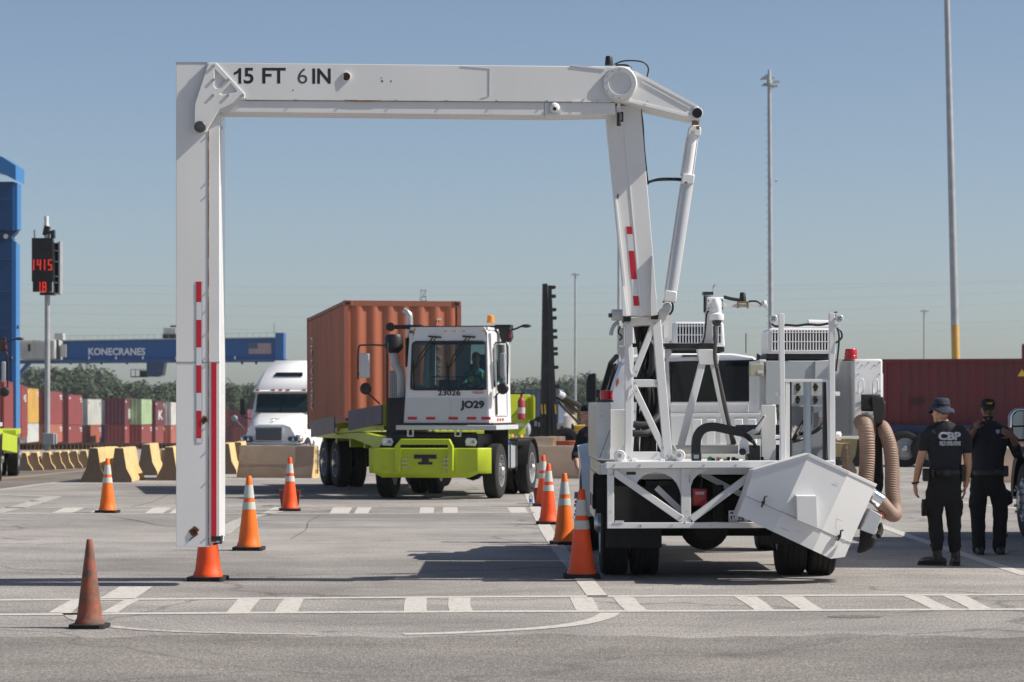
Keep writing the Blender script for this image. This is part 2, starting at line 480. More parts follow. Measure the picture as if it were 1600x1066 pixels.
# dark red crates behind two cones
def crate(px, py, label, w=.19):
    D = F*HC/(py-HZ); x = (px-800)*D/F
    o = thing('plastic_crate', label, 'crate', (x, D, 0), .05, local=True)
    rm = M('dark_red_plastic', (.16, .016, .016), .5, var=.15)
    b = MB(); q = w; 
    b.rings([[(-q*.8,-q*.7,0),(q*.8,-q*.7,0),(q*.8,q*.7,0),(-q*.8,q*.7,0)], [(-q,-q*.85,.29),(q,-q*.85,.29),(q,q*.85,.29),(-q,q*.85,.29)],
             [(-q*.93,-q*.78,.29),(q*.93,-q*.78,.29),(q*.93,q*.78,.29),(-q*.93,q*.78,.29)], [(-q*.75,-q*.62,.05),(q*.75,-q*.62,.05),(q*.75,q*.62,.05),(-q*.75,q*.62,.05)]])
    b.build('tub', rm, o, bev=.008)
    h = MB(); h.tube(spline([(-q,0,.28),(-q-.03,0,.30),(-q-.035,0,.26)], 4), .012); h.build('handle', BLACK, o)
    h = MB(); h.tube(spline([(q,0,.28),(q+.03,0,.30),(q+.035,0,.26)], 4), .012); h.build('handle', BLACK, o)
crate(453, 791, 'dark red plastic crate half hidden behind the cone left of the yard tractor')
crate(846, 787, 'dark red plastic crate behind the farthest cone beside the truck', .15)
# water bottle
D = F*HC/(790-HZ); x = (829.5-800)*D/F
o = thing('water_bottle', 'small clear plastic water bottle with a blue label standing on the asphalt', 'bottle', (x, D, 0), 0, local=True)
b = MB(); b.lathe((0,0,0), (0,0,1), [(.03,0),(.034,.01),(.034,.14),(.03,.17),(.013,.2),(.013,.215)], 16); b.build('bottle_body', glass('clear_plastic', (.8,.86,.9), .2), o)
b = MB(); b.lathe((0,0,0), (0,0,1), [(.0345,.06),(.0345,.115)], 16, cap=False); b.build('label_wrap', M('blue_label', (.05,.18,.5), .5), o)
b = MB(); b.lathe((0,0,0), (0,0,1), [(.015,.212),(.015,.235),(.013,.237)], 12); b.build('cap', WHITE2, o)

# ------------------------------------------------------------------ concrete barriers
CONC3 = M('shaded_end_concrete', (.13, .098, .075), .9, var=.2, scale=3, bump=.2, bscale=30, dirt=(.10, .08, .06), damt=.5)  # shade on the barrier ends, painted in as a darker colour
def barrier(loc, rot, L, label, mat=CONC, group='concrete jersey barriers', seed=0, name='concrete_barrier', loop=True, endmat=None):
    o = thing(name, label, 'barrier', loc, rot, group, local=True)
    rn = random.Random(seed)
    pr = [(.30,0),(.30,.09),(.17,.34),(.10,.80),(.085,.815)]
    pts = [(x, z) for x, z in pr] + [(-x, z) for x, z in pr[::-1]]
    b = MB(); rg = []
    k = 8
    for i in range(k+1):
        y = -L/2 + L*i/k
        rg.append([(x + rn.uniform(-.006,.006), y, max(z,0) + (rn.uniform(-.006,.006) if z > .05 else 0)) for x, z in pts])
    b.rings(rg); b.build('barrier_body', mat, o, bev=.015)
    for sgn in (-1, 1):
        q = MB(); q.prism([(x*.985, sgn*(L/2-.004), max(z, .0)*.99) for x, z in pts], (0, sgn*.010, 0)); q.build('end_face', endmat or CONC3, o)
    if loop:
        for sgn in (-1, 1):
            q = MB()
            for z in (.18, .45, .68):
                q.tube(spline([(-.05, sgn*L/2*.995, z), (-.05, sgn*(L/2+.06), z), (.05, sgn*(L/2+.06), z), (.05, sgn*L/2*.995, z)], 3), .011, 6)
            q.cyl((0, sgn*(L/2+.05), .10), (0, sgn*(L/2+.05), .80), .016, n=8)
            q.build('coupling_pin', RUST, o)
    return o
def bx(px, py): 
    D = F*HC/(py-HZ); return ((px-800)*D/F, D, 0)
def bar_at(px, py, rot, L, label, **kw):
    x, y, _ = bx(px, py)
    # px,py is the middle of the near end
    return barrier((x - math.sin(rot)*L/2, y + math.cos(rot)*L/2, 0), rot, L, label, **kw)
bar_at(146, 754, R(-1), 3, 'weathered yellow barrier at the left end of the front row, dark end forward', seed=1, loop=False)
bar_at(186, 754, R(2), 3, 'barrier with shaded end and stained yellow side, second in the front row', seed=2, loop=False)
bar_at(264, 751, R(2), 3, 'barrier half hidden behind the white gantry leg, shaded end facing forward', seed=3, loop=False)
for i, (px, py, lab) in enumerate(((228, 743, 'clean yellow barrier seen between the front barriers and the gantry leg'), (352, 741, 'yellow barrier just right of the gantry leg, nearer of two'), (371, 737, 'yellow barrier right of the gantry leg, touching the wide tan barrier'))):
    bar_at(px, py, R(3), 3, lab, seed=10+i, loop=False)
x, y, _ = bx(436, 747)
barrier((x-.05, y+.35, 0), R(75), 2.0, 'wide tan barrier seen broadside in front of the white highway truck', mat=CONC2, seed=5, endmat=CONC)  # front carries its shade as tan colour, sunward end stays yellow
x, y, _ = bx(884, 748)
barrier((x-.2, y+.3, 0), R(80), 1.95, 'tan barrier seen broadside between the yard tractor and the scanner truck', mat=CONC2, seed=6, endmat=CONC)  # same split: shade painted into the front, lit end in yellow
bar_at(1322, 740, R(10), 3, 'yellow barrier seen under the grey cabinet of the scanner truck', seed=7)
bar_at(1345, 728, R(10), 3, 'orange yellow barrier behind the hose of the scanner truck', mat=YEL, seed=8, loop=False)
x, y, _ = bx(1572, 754)
barrier((x, y+.3, 0), R(90), 2.4, 'tan barrier behind the officers at the right edge', mat=CONC2, seed=9)
bar_at(1519, 724, R(5), 3, 'yellow barrier glimpsed between the two officers', seed=12)
labs = ['leftmost yellow barrier of the far row, beside the wheel of the left trailer', 'second yellow barrier from the left in the far row', 'third yellow barrier in the far row, left of the sign pole', 'yellow barrier of the far row right under the sign pole', 'yellow barrier of the far row, first right of the sign pole', 'yellow barrier of the far row, second right of the sign pole', 'yellow barrier of the far row, half hidden by the dark barrier end',
        'small yellow barrier of the far row peeping over the barrier with the shaded end', 'small far yellow barrier left of the gantry leg', 'far yellow barrier touching the gantry leg on its left']
for i, px in enumerate((36, 53, 72, 88, 101, 115, 130, 205, 236, 258)):
    o = bar_at(px, 736 - i*.8, R(8), 2.6, labs[i], seed=20+i, group='far row of yellow barriers', loop=False)
    o.scale = (.85, 1, .62)
# ------------------------------------------------------------------ shipping containers
CM = {}
def cmat(name, col):
    if name not in CM:
        CM[name] = M(name, col, .6, var=.10, scale=.5, dirt=tuple(c*.45 + .03 for c in col), damt=.6, dscale=1.3, dlo=.46, streak=.3)
    return CM[name]
C_RED = cmat('container_red', (.22, .040, .036)); C_MAR = cmat('container_maroon', (.115, .022, .03)); C_COR = cmat('container_coral', (.36, .11, .07))
C_YEL = cmat('container_yellow', (.52, .30, .055)); C_WHI = cmat('container_white', (.50, .50, .46)); C_GRE = cmat('container_green', (.30, .40, .22))
C_GRY = cmat('container_grey', (.24, .26, .27)); C_BLU = cmat('container_blue', (.02, .09, .25)); C_BRN = cmat('container_brown', (.49, .145, .072))
C_BRN2 = cmat('container_brown_frame', (.33, .105, .06)); C_BLG = cmat('container_slate_blue', (.08, .11, .16)); C_DKR = cmat('container_dark_red', (.175, .030, .034))
def corr(b, p0, p1, z0, z1, out, pitch=.28, dep=.036):
    """one corrugated wall from p0 to p1 (plan points), recessed towards -out"""
    p0, p1, out = Vector(p0), Vector(p1), Vector(out)
    L = (p1-p0).length; n = max(2, round(L/pitch)); t = (p1-p0)/n
    pts = []
    for i in range(n):
        for f, d in ((0, 1), (.32, 1), (.5, 0), (.82, 0)):
            pts.append(p0 + t*(i+f) - out*dep*d)
    pts.append(p1 - out*dep)
    lo = [b.bm.verts.new((p.x, p.y, z0)) for p in pts]; hi = [b.bm.verts.new((p.x, p.y, z1)) for p in pts]
    for i in range(len(pts)-1): b.face([lo[i], lo[i+1], hi[i+1], hi[i]])
def container(name, label, loc, rot, L=12.19, H=2.59, W=2.44, mat=C_RED, frame=None, group=None, parts=True, doors=False, pitch=.28):
    """origin: middle of the near end at the bottom, length along +y"""
    o = thing(name, label, 'container', loc, rot, group, local=True)
    w = W/2
    b = MB()
    for x in (-w+.008, w-.008): corr(b, (x, .09, 0), (x, L-.09, 0), .13, H-.09, (math.copysign(1, x), 0, 0), pitch)
    for y, s in ((.008, -1), (L-.008, 1)):
        corr(b, (-w+.08, y, 0), (w-.08, y, 0), .13, H-.1, (0, s, 0), pitch if not doors else .6, .03)
    b.box(-w+.03, w-.03, .03, L-.03, H-.07, H-.03); b.box(-w+.03, w-.03, .03, L-.03, .10, .14)
    b.build('corrugated_wall', mat, o)
    fr = MB()
    for x in (-w, w-.085):
        for y in (0, L-.085): fr.box(x, x+.085, y, y+.085, .118, H-.118)
        fr.box(x+.01, x+.075, .1, L-.1, H-.075, H-.005); fr.box(x+.01, x+.075, .1, L-.1, .01, .14)
    for y in (.006, L-.086):
        fr.box(-w+.09, w-.09, y, y+.08, H-.115, H-.005); fr.box(-w+.09, w-.09, y, y+.08, .01, .14)
    fr.build('frame', frame or mat, o)
    if parts:
        for x in (-w-.003, w-.175):
            for y in (-.003, L-.16):
                for z in (0, H-.117):
                    c = MB(); c.box(x, x+.178, y, y+.162, z, z+.118); c.build('corner_casting', frame or mat, o, bev=.01)
    return o
# --- the brown box on the yard trailer
DBX = 55.5
cl = P(537, 640, DBX); rb_ = R(11.4)
cc = Vector((cl.x + 1.22*math.cos(rb_), DBX + 1.22*math.sin(rb_), 1.45))
brown = container('shipping_container', 'brown corrugated container riding behind the white yard tractor', cc, rb_, 6.06, 2.48, 2.40, C_BRN, C_BRN2, pitch=.305)
brown.rotation_euler = (R(-1.6), 0, rb_)
for x in (-1.203, 1.027):
    for z in (.02, 2.37):
        d = MB(); d.box(x+.03, x+.13, -.006, .02, z+.02, z+.085); d.build('casting_hole', DARK, brown)
text('side_lettering', 'LIFTAINER', WHTT, brown, (-1.212, 5.05, 2.0), 1.62, .26, right=(0,0,-1), up=(0,1,0), depth=.01)
text('front_lettering', 'LTIU 730216', WHTT, brown, (.70, -.002, 2.12), 1.6, .09, right=(0,0,-1), up=(1,0,0), depth=.006)
# --- double stacked train at the left
def boxat(px, yt, yb, zt, zb, rot, L, mat, label, name='shipping_container', W=2.44, parts=False, H=None, grp='containers stacked on the train', frame=None):
    s = (yb-yt)/(zt-zb); D = F/s
    X = (px-800)*D/F
    return container(name, label, (X, D, zb), rot, L, zt-zb, W, mat, frame, grp, parts, pitch=.5)
def mark(o, W, H, y0, y1, z0, z1, kind, mat):
    """white shipping marks on the right hand side of a far container"""
    x = W/2 + .012
    if kind == 'K':
        text('side_lettering', 'K', mat, o, (x, y0, z0), y1-y0, z1-z0, right=(0,1,0), up=(0,0,1), bold=.03, depth=.01)
    else:
        text('side_lettering', kind, mat, o, (x, y0, z0), y1-y0, z1-z0, right=(0,1,0), up=(0,0,1), bold=.03, depth=.01)
# the nearest red ones by the left frame edge
RT = math.atan2(6.0, 40)
for i, (d0, lab) in enumerate(((137.5, 'plain red container whose far end touches the yellow container'), (124.9, 'red container with large white lettering at the left frame edge'), (112.3, 'red container just left of the picture edge behind the left tractor'))):
    x = -20.4 - (d0-110)*.15
    o = container('shipping_container', lab, (x-1.22, d0, .2), RT, 12.19, 2.74, 2.44, C_RED, None, 'containers stacked on the train', False, pitch=.4)
    if i < 2: mark(o, 2.44, 2.74, 3.0, 8.5, .55 if i else 1.9, 2.1 if i else 2.3, '1HC' if i else '45', WHTT)
def pair(x0, xm, x1, yt, ymid, yb, up, lo, upl, lol, mk=None, frame=None):
    s = (yb-yt)/5.5; D = F/s; zt = HC - (yt-HZ)/s; zm = HC - (ymid-HZ)/s
    # lit long side runs from xm to x1, near end from x0 to xm
    W = max(.8, (xm-x0)/s); Wd = 2.44
    Xr0 = (xm-800)*D/F
    L = 12.0
    D1 = D + L*.985
    Xr1 = (x1-800)*D1/F
    rot = -math.atan2(Xr1-Xr0, L)
    o1 = container('shipping_container', upl, (Xr0 - Wd/2*math.cos(rot), D, zm+.03), rot, L, zt-zm, Wd, up, frame, 'containers stacked on the train', False, pitch=.5)
    o2 = container('shipping_container', lol, (Xr0 - Wd/2*math.cos(rot), D, zt-5.5), rot, L, zm-zt+5.5, Wd, lo, None, 'containers stacked on the train', False, pitch=.5)
    for oo, hh in ((o1, zt-zm), (o2, zm-zt+5.5)):
        q = MB(); q.box(Wd/2+.01, Wd/2+.02, L-2.2, L-.5, hh-.55, hh-.35); q.box(Wd/2+.01, Wd/2+.02, L-1.6, L-.5, hh-.85, hh-.65); q.box(Wd/2+.01, Wd/2+.02, .5, 1.6, hh-.5, hh-.3); q.build('shipping_mark', WHTT if up is not C_WHI or oo is o2 else GREYP, oo)
    if mk: mark(o1, Wd, zt-zm, 3.5, 9.5, .7, 1.9, mk, WHTT)
    return o1, o2
pair(36, 42, 60, 607, 662, 692, C_YEL, C_WHI, 'yellow container on top, next to the red container at the left', 'white container with dark lettering under the yellow one')
pair(60, 73, 97, 612, 663, 693, C_RED, C_COR, 'red container partly behind the sign pole, upper level', 'coral container right of the sign pole box, lower level')
pair(97, 107, 128, 617, 664, 693, C_RED, C_RED, 'red container first right of the sign pole, upper level', 'red container first right of the sign pole, lower level')
pair(128, 137, 158, 624, 665, 693, C_WHI, C_COR, 'large white container with grey ribbed end on the upper level', 'coral container under the large white one')
o1, o2 = pair(161, 166, 185, 627, 664, 693, C_WHI, C_BLU, 'white container in front of the dark maroon box', 'blue container under the white one in front of the maroon box')
pair(185, 195, 213, 623, 664, 694, C_MAR, C_RED, 'dark maroon container with white K mark, upper level', 'red container under the dark maroon one', 'K')
pair(213, 221, 237, 624, 664, 694, C_GRE, C_RED, 'pale green container on the upper level', 'red container under the pale green one')
pair(237, 243, 257, 627, 665, 694, C_MAR, C_RED, 'maroon container right of the pale green one, white K mark', 'red container under the maroon one right of the green', 'K')
pair(257, 267, 277, 629, 665, 694, C_WHI, C_COR, 'white container against the gantry leg, upper level', 'coral container against the gantry leg, lower level')
for i, (a, b_, c) in enumerate(((343, 348, 358), (359, 362, 371), (372, 375, 384), (385, 387, 395))):
    n = ('first', 'second', 'third', 'fourth')[i]
    pair(a, b_, c, 640, 667, 696, (C_RED, C_MAR, C_RED, C_MAR)[i], (C_RED, C_RED, C_MAR, C_RED)[i], n + ' upper red container right of the gantry leg', n + ' lower red container right of the gantry leg')
pair(278, 281, 300, 634, 666, 695, C_RED, C_MAR, 'red container hidden behind the gantry leg, upper level', 'maroon container hidden behind the gantry leg, lower level')
# wagons / rail fence below the train
o = thing('rail_fence', 'long dark brown fence below the train containers', 'fence', (-48, 150, 0), 0, local=False)
b = MB()
for i in range(60):
    x0 = 30 + i*6.2
    b.pbox(x0, x0+5.5, 694, 712, 117+i*.1, .1)
b.build('slat_panel', M('brown_fence', (.075, .045, .032), .9, var=.4, scale=.6), o)
b = MB(); b.pbox(20, 402, 692.5, 695, 116.8, .25); b.build('top_rail', M('rail_brown', (.14, .10, .08), .8, var=.3), o)
# --- boxes behind the reach stacker
container('shipping_container', 'dark red container just right of the lime trailer plate', P(808, 665, 198), R(-3), 12, 2.35, 3.0, C_DKR, None, 'containers behind the mast machine', False, pitch=.4)
container('shipping_container', 'slate blue container between the dark red one and the black mast', P(843, 662, 190), R(-3), 12, 2.4, 2.6, C_BLG, None, 'containers behind the mast machine', False, pitch=.4)
# --- red box on the blue chassis at the right
D0 = 82.0
rb = thing('shipping_container', 'long dark red container on a blue chassis behind the officers', 'container', P(1500, 640, D0), 0)
a0, a1 = P(1379, 563, 83), P(1640, 556, 81)
b = MB()
corr(b, (a0.x, 83, 0), (a1.x+4, 80.7, 0), 1.25, a0.z-.06, (0, -1, 0), .28, .04)
corr(b, (a0.x, 85.4, 0), (a1.x+4, 83.1, 0), 1.25, a0.z-.06, (0, 1, 0), .28, .04)
b.prism([(a0.x, 83.05, 1.25), (a0.x, 85.35, 1.25), (a0.x, 85.35, a0.z-.06), (a0.x, 83.05, a0.z-.06)], (.05, 0, 0))
b.build('corrugated_wall', C_DKR, rb)
b = MB()
b.bar((a0.x, 83.0, a0.z-.02), (a1.x+4, 80.7, a0.z-.02), .1, .1); b.bar((a0.x, 83.0, 1.2), (a1.x+4, 80.7, 1.2), .1, .14)
b.bar((a0.x, 85.4, a0.z-.02), (a1.x+4, 83.1, a0.z-.02), .1, .1)
b.box(a0.x-.02, a0.x+.12, 82.93, 83.08, 1.2, a0.z); b.box(a0.x-.02, a0.x+.12, 85.3, 85.45, 1.2, a0.z)
b.prism([(a0.x, 83, a0.z), (a1.x+4, 80.7, a0.z), (a1.x+4, 83.1, a0.z), (a0.x, 85.4, a0.z)], (0, 0, -.03))
b.build('frame', C_DKR, rb)
b = MB(); b.pbox(1423, 1440, 622, 633, 82.6, .02); b.build('vent_patch', M('patched_paint', (.055, .02, .02), .7), rb)
b = MB(); b.prism([P(1590, 588, 80.75), P(1604, 588, 80.75), P(1597, 577, 80.75)], (0, .02, 0)); b.build('warning_triangle', M('hazard_yellow', (.7, .45, .03), .5), rb)
ch = thing('container_chassis', 'blue container chassis under the long dark red box', 'trailer', P(1500, 640, D0), 0)
CHB = M('chassis_blue', (.012, .04, .12), .5, var=.2, dirt=(.04,.04,.05), damt=.5)
b = MB(); b.bar(P(1372, 672, 82.9), P(1720, 672, 80.2), .2, .28); b.bar(P(1385, 684, 83.8), P(1720, 684, 81.5), .25, .3)
for px in (1380, 1450, 1500, 1560, 1610): b.pbox(px, px+6, 664, 692, 83, 2.0)
b.build('chassis_frame', CHB, ch)
for px in (1398, 1440, 1480): 
    b = MB(); b.pbox(px, px+12, 668, 673, 82.62, .02); b.build('reflector_plate', M('amber_plate', (.4, .24, .05), .5) if px > 1400 else REDT, ch)
def wheel(parent, c, r, w, axis=(1,0,0), rim=LGREY, name='wheel', dish=.06, hub=True, local=True, treads=True, outs=1):
    """tyre with rim and hub as sub parts; axis points to the visible (outer) side"""
    c, ax = Vector(c), Vector(axis).normalized()*outs
    b = MB()
    pr = [(r*.56, -w/2), (r*.80, -w*.5), (r*.94, -w*.47), (r*.99, -w*.40)]
    k = 4
    for i in range(k):
        x0 = -w*.38 + w*.76*i/k; x1 = -w*.38 + w*.76*(i+1)/k
        pr += [(r, x0+.004), (r, x1-.010), (r*.977, x1-.008), (r*.977, x1-.001)]
    pr += [(r*.99, w*.40), (r*.94, w*.47), (r*.80, w*.5), (r*.60, w*.49), (r*.56, w*.42)]
    b.lathe(c, ax, pr, 40, cap=False)
    t = b.build(name, RUBBER, parent)
    q = MB(); q.lathe(c, ax, [(r*.60, w*.47), (r*.575, w*.49), (r*.55, w*.46), (r*.53, w*.2), (r*.50, w*.5-dish-.05), (r*.28, w*.5-dish-.03), (r*.27, w*.5-dish), (.001, w*.5-dish)], 32, cap=False)
    q.lathe(c, ax, [(r*.575, -w*.45), (.001, -w*.45)], 24, cap=False)
    q.build('rim', rim, t)
    if hub:
        h = MB()
        h.lathe(c, ax, [(r*.19, w*.5-dish), (r*.18, w*.5+.02), (r*.12, w*.5+.05), (.001, w*.5+.055)], 20, cap=False)
        s = ax.orthogonal().normalized(); u = ax.cross(s)
        for i in range(10):
            a = 2*math.pi*i/10; p = c + (s*math.cos(a)+u*math.sin(a))*r*.36
            h.cyl(p + ax*(w*.5-dish-.04), p + ax*(w*.5-dish+.03), r*.035, n=6)
        h.build('hub', STEEL, t)
    return t
for px, dd in ((1413, 82.2), (1452, 82.0)):
    for j in (0, .36):
        c = P(px, 640, dd); wheel(ch, (c.x, dd+j, .54), .54, .28, (0, -1, 0), GALV, hub=(j == 0))
b = MB(); b.tube([P(1386, 700, 82.1)+Vector((.55*math.cos(a)-.1, 0, .55*math.sin(a)-.5)) for a in (.6, .9, 1.3, 1.7, 2.1)], .03); b.build('fender', CHB, ch)
# ------------------------------------------------------------------ cranes
cr = thing('gantry_crane', 'blue gantry crane with a long low girder and white lettering, flag at its right end', 'crane', P(235, 640, 260)*1, 0)
cr.location.z = -3.5
Dk = 260.0
b = MB(); b.pp([(98, 532), (443, 526.5), (443, 561), (98, 564)], Dk, 2.2); b.build('girder', BLUE, cr)
b = MB(); b.pp([(-60, 563), (445, 561), (445, 565), (-60, 568.5)], Dk-.5, 3.2); b.build('walkway', M('walkway_grey_blue', (.03, .09, .2), .6), cr)
b = MB(); b.pp([(96, 533), (430, 528), (430, 526.6), (96, 531.5)], Dk-.4, 2.8); b.build('top_rail', GALV, cr)
b = MB()
for x in range(98, 430, 11):
    yy = 533 - (x-98)*.015
    b.pbox(x, x+.5, yy-8, yy, Dk-.3, .04)
b.pp([(98, 525.2), (430, 520.2), (430, 519.8), (98, 524.8)], Dk-.3, .04)
b.build('handrail', GALV, cr)
b = MB(); b.pbox(27, 86, 531, 561, Dk-1.0, 4); b.build('machine_house', C_WHI, cr, bev=.05)
b = MB()
for x in range(-2, 84, 4): b.pbox(x+.0, x+1.6, 533, 559, Dk-1.06, .07)
b.build('house_rib', M('off_white_rib', (.45, .44, .41), .6), cr)
b = MB(); b.pbox(44, 47.5, 538, 549, Dk-1.1, .05); b.build('warning_panel', DARK, cr)
b = MB(); b.pbox(85, 98, 521, 531, Dk-.4, 1.5); b.pbox(95, 103, 538, 558, Dk-.6, .6); b.build('electric_box', M('pale_box', (.42, .42, .40), .6), cr)
b = MB(); b.pbox(255, 275, 512, 522, Dk+.2, 1.5); b.build('hoist_box', C_WHI, cr, bev=.03)
b = MB(); b.pbox(254, 276, 522, 528.5, Dk+.1, 1.6); b.pbox(266, 275, 508.5, 511, Dk+.3, .8); b.build('hoist_base', BLACKM, cr)
b = MB(); b.pp([(229, 566), (257, 566), (254, 586), (246, 589), (229, 588.5)], Dk-.8, 2.0); b.build('operator_cab', M('cab_blue_grey', (.02, .05, .11), .35), cr)
b = MB()
for x in (204, 211, 218): b.pbox(x, x+.9, 577.5, 589, Dk-.6, .06)
b.pbox(204, 229, 577.2, 578, Dk-.6, .06); b.pbox(204, 229, 588, 589.5, Dk-.8, 1.6); b.pbox(219, 229, 579, 588, Dk-.5, 1)
b.build('cab_platform', BLACKM, cr)
b = MB()
for x in (70, 110, 158, 198, 242, 300, 378, 400): b.pp([(x-2.2, 564), (x+2.2, 564), (x+1, 569.5), (x-1, 569.5)], Dk+.3, .5)
b.build('rail_clip', BLACKM, cr)
for x in (138, 180, 222, 274, 366):
    b = MB(); b.pbox(x, x+2.2, 557, 561.5, Dk-.55, .05); b.build('access_light', WHTT, cr)
b = MB(); b.pbox(430, 443, 520, 563, Dk-.25, 2.7); b.pp([(431, 562), (441, 562), (441, 1), (431, 1)][:2] + [(441, 726), (431, 726)], Dk, 2.2); b.build('leg', BLUE, cr)
b = MB(); b.pbox(428, 429, 505, 520, Dk, .06); b.build('antenna', GALV, cr)
b = MB(); b.pp([(27, 590), (27, 584), (40, 568), (48, 568)], Dk-.2, .8); b.build('brace', BLUE, cr)
text('lettering', 'KONECRANES', WHITE2, cr, P(138, 555.3, Dk-.02), (227-138)*Dk/F, 11.5*Dk/F, bold=.03, depth=.02)
fl = thing('flag', 'stars and stripes panel on the right end of the blue girder', 'flag', P(405, 544, Dk-.06), 0)
fw, fz = 35*Dk/F, 17.5*Dk/F
p0 = P(388.5, 553.5, Dk-.06)
FR = M('flag_red', (.34, .12, .13), .7); FW = M('flag_white', (.48, .47, .48), .7); FB = M('flag_blue', (.06, .09, .19), .7)
b = MB(); b.box(p0.x, p0.x+fw, p0.y, p0.y+.03, p0.z, p0.z+fz); b.build('flag_field', FW, fl)
b = MB()
for i in range(0, 13, 2): b.box(p0.x+.01, p0.x+fw-.01, p0.y-.012, p0.y-.001, p0.z+fz*i/13+.004, p0.z+fz*(i+1)/13-.004)
b.build('flag_stripe', FR, fl)
b = MB(); b.box(p0.x, p0.x+fw*.4, p0.y-.024, p0.y-.013, p0.z+fz*6/13, p0.z+fz); b.build('flag_canton', FB, fl)
b = MB()
for i in range(6):
    for j in range(5): b.box(p0.x+fw*.4*(i+.35)/6, p0.x+fw*.4*(i+.6)/6, p0.y-.034, p0.y-.025, p0.z+fz*(6/13+7/13*(j+.35)/5), p0.z+fz*(6/13+7/13*(j+.65)/5))
b.build('flag_star', FW, fl)
fl['label'] = 'faded American flag panel on the right end of the blue crane girder'
# the near crane leg at the left edge
kl = thing('gantry_crane', 'tall bright blue crane leg cut by the left frame edge', 'crane', (-27, 125, 0), 0)
Dl = 125.0
BLUE2 = M('crane_blue_bright', (.03, .17, .42), .4, var=.05)
BLUE3 = M('crane_blue_deep', (.004, .050, .155), .45, var=.06, dirt=(.02, .04, .08), damt=.3)
b = MB(); b.pbox(-22, 20, 284, 360, Dl, 1.3); b.pbox(-22, 19, 378, 726, Dl, 1.3); b.build('leg', BLUE3, kl)
b = MB(); b.pp([(20.3, 284), (27, 286), (27, 358), (20.3, 361)], Dl+.2, 1.0); b.pp([(19.3, 379), (25, 380), (25, 726), (19.3, 726)], Dl+.2, 1.0); b.build('leg_flange', BLUE2, kl)
b = MB(); b.pp([(-30, 236), (3, 245), (24.5, 259), (24.5, 282), (0, 269), (-30, 262)], Dl-.3, 2.2); b.build('top_beam', BLUE2, kl)
b = MB(); b.pp([(-22, 361), (20, 361), (26, 361.5), (18, 370), (20, 377), (24, 378.5), (-22, 378.5)], Dl+.3, .7); b.build('hinge', BLUE3, kl)
b = MB(); b.cyl(P(9, 369.5, Dl-.1), P(9, 369.5, Dl+.4), .11, n=16); b.build('hinge_pin', GALV, kl)
WB_ = M('weld_blue', (.02, .12, .34), .5)
for yy in (311, 405, 455, 512, 560):
    b = MB(); b.pbox(-22, 19.5, yy, yy+.8, Dl-.03, .06); b.build('weld_seam', WB_, kl)
b = MB(); b.cyl(P(27, 511, Dl+.5), P(29, 511, Dl+.5), .08, n=10); b.cyl(P(16, 560, Dl-.05), P(18, 560, Dl), .1, n=10); b.build('floodlight', BLACK, kl)
# ------------------------------------------------------------------ clock sign on its pole
Dp = 86.0
sg = thing('display_sign', 'black electronic sign with red digits on a grey pole', 'sign', P(74, 640, Dp)*1, 0)
sg.location.z = 0
b = MB(); b.cyl(P(74, 725, Dp), P(74, 350, Dp), .085, n=16); b.build('pole', GALV, sg)
b = MB(); b.pbox(49.5, 82.5, 372, 440, Dp-.45, .25); b.pbox(51, 80, 440, 456, Dp-.43, .22); b.build('panel', M('sign_black', (.008, .008, .011), .35, var=.15), sg, bev=.01)
b = MB(); b.pbox(66, 66.4, 373, 439, Dp-.456, .01); b.pbox(50, 82, 389, 389.5, Dp-.456, .01); b.build('panel_seam', DARK, sg)
b = MB()
for y0, y1 in ((379, 383), (391, 395), (408, 412), (431, 434), (441, 444), (458, 461)): b.pbox(83, 93, y0, y0+1.6, Dp-.1, .5)
b.pbox(91.5, 94, 377, 460.5, Dp-.1, .5); b.pbox(83, 84.5, 377, 460, Dp-.1, .5)
b.build('side_frame', GALV, sg)
b = MB(); b.pbox(84.5, 91.5, 380, 459, Dp+.1, .25); b.pbox(62, 84, 457, 461, Dp-.1, .4); b.build('rear_panel', M('sign_black', (.012, .012, .015), .5), sg)
LED = M('red_led', (.85, .03, .015), .5, emit=.4)
SEG = {'1': 'bc', '4': 'fgbc', '5': 'afgcd', '8': 'abcdefg'}
def digit(mb, ch, x, y, w, h, t, D):
    sl = {'a': (0,0,w,t), 'd': (0,h-t,w,h), 'g': (0,h/2-t/2,w,h/2+t/2), 'f': (0,0,t,h/2), 'e': (0,h/2,t,h), 'b': (w-t,0,w,h/2), 'c': (w-t,h/2,w,h)}
    for i, s in enumerate(SEG[ch]):
        a, c, d, e = sl[s]
        mb.pbox(x+a+.12, x+d-.12, y+c+.12, y+e-.12, D - i*.0015, .02)
for ch, x, y, h, d in (('1', 47.5, 405.5, 17, .475), ('4', 57.8, 405.5, 17, .475), ('1', 64.5, 405.5, 17, .475), ('5', 75, 405.5, 17, .475), ('1', 57.2, 440.5, 16, .455), ('8', 66, 440.5, 16, .455)):
    b = MB(); digit(b, ch, x, y, 6, h, 1.7, Dp-d); b.build('lit_digit', LED, sg)
b = MB(); b.cyl(P(72.5, 372, Dp-.2), P(72.5, 338, Dp-.2), .07, n=12); b.build('antenna', WSTEEL, sg)
b = MB(); b.pbox(52.5, 55, 359, 372, Dp-.3, .05); b.build('antenna', GALV, sg)
b = MB(); b.pp([(66, 367), (69, 352), (77, 354), (75, 362), (84, 359), (84.5, 372), (79, 372), (79, 364), (70, 368)], Dp-.3, .3); b.build('camera_bracket', BLACK, sg)
b = MB(); b.pbox(66.5, 84, 677, 695, Dp-.3, .3); b.pbox(84.5, 88, 678, 694, Dp-.2, .2); b.build('control_box', GREYP, sg, bev=.01)
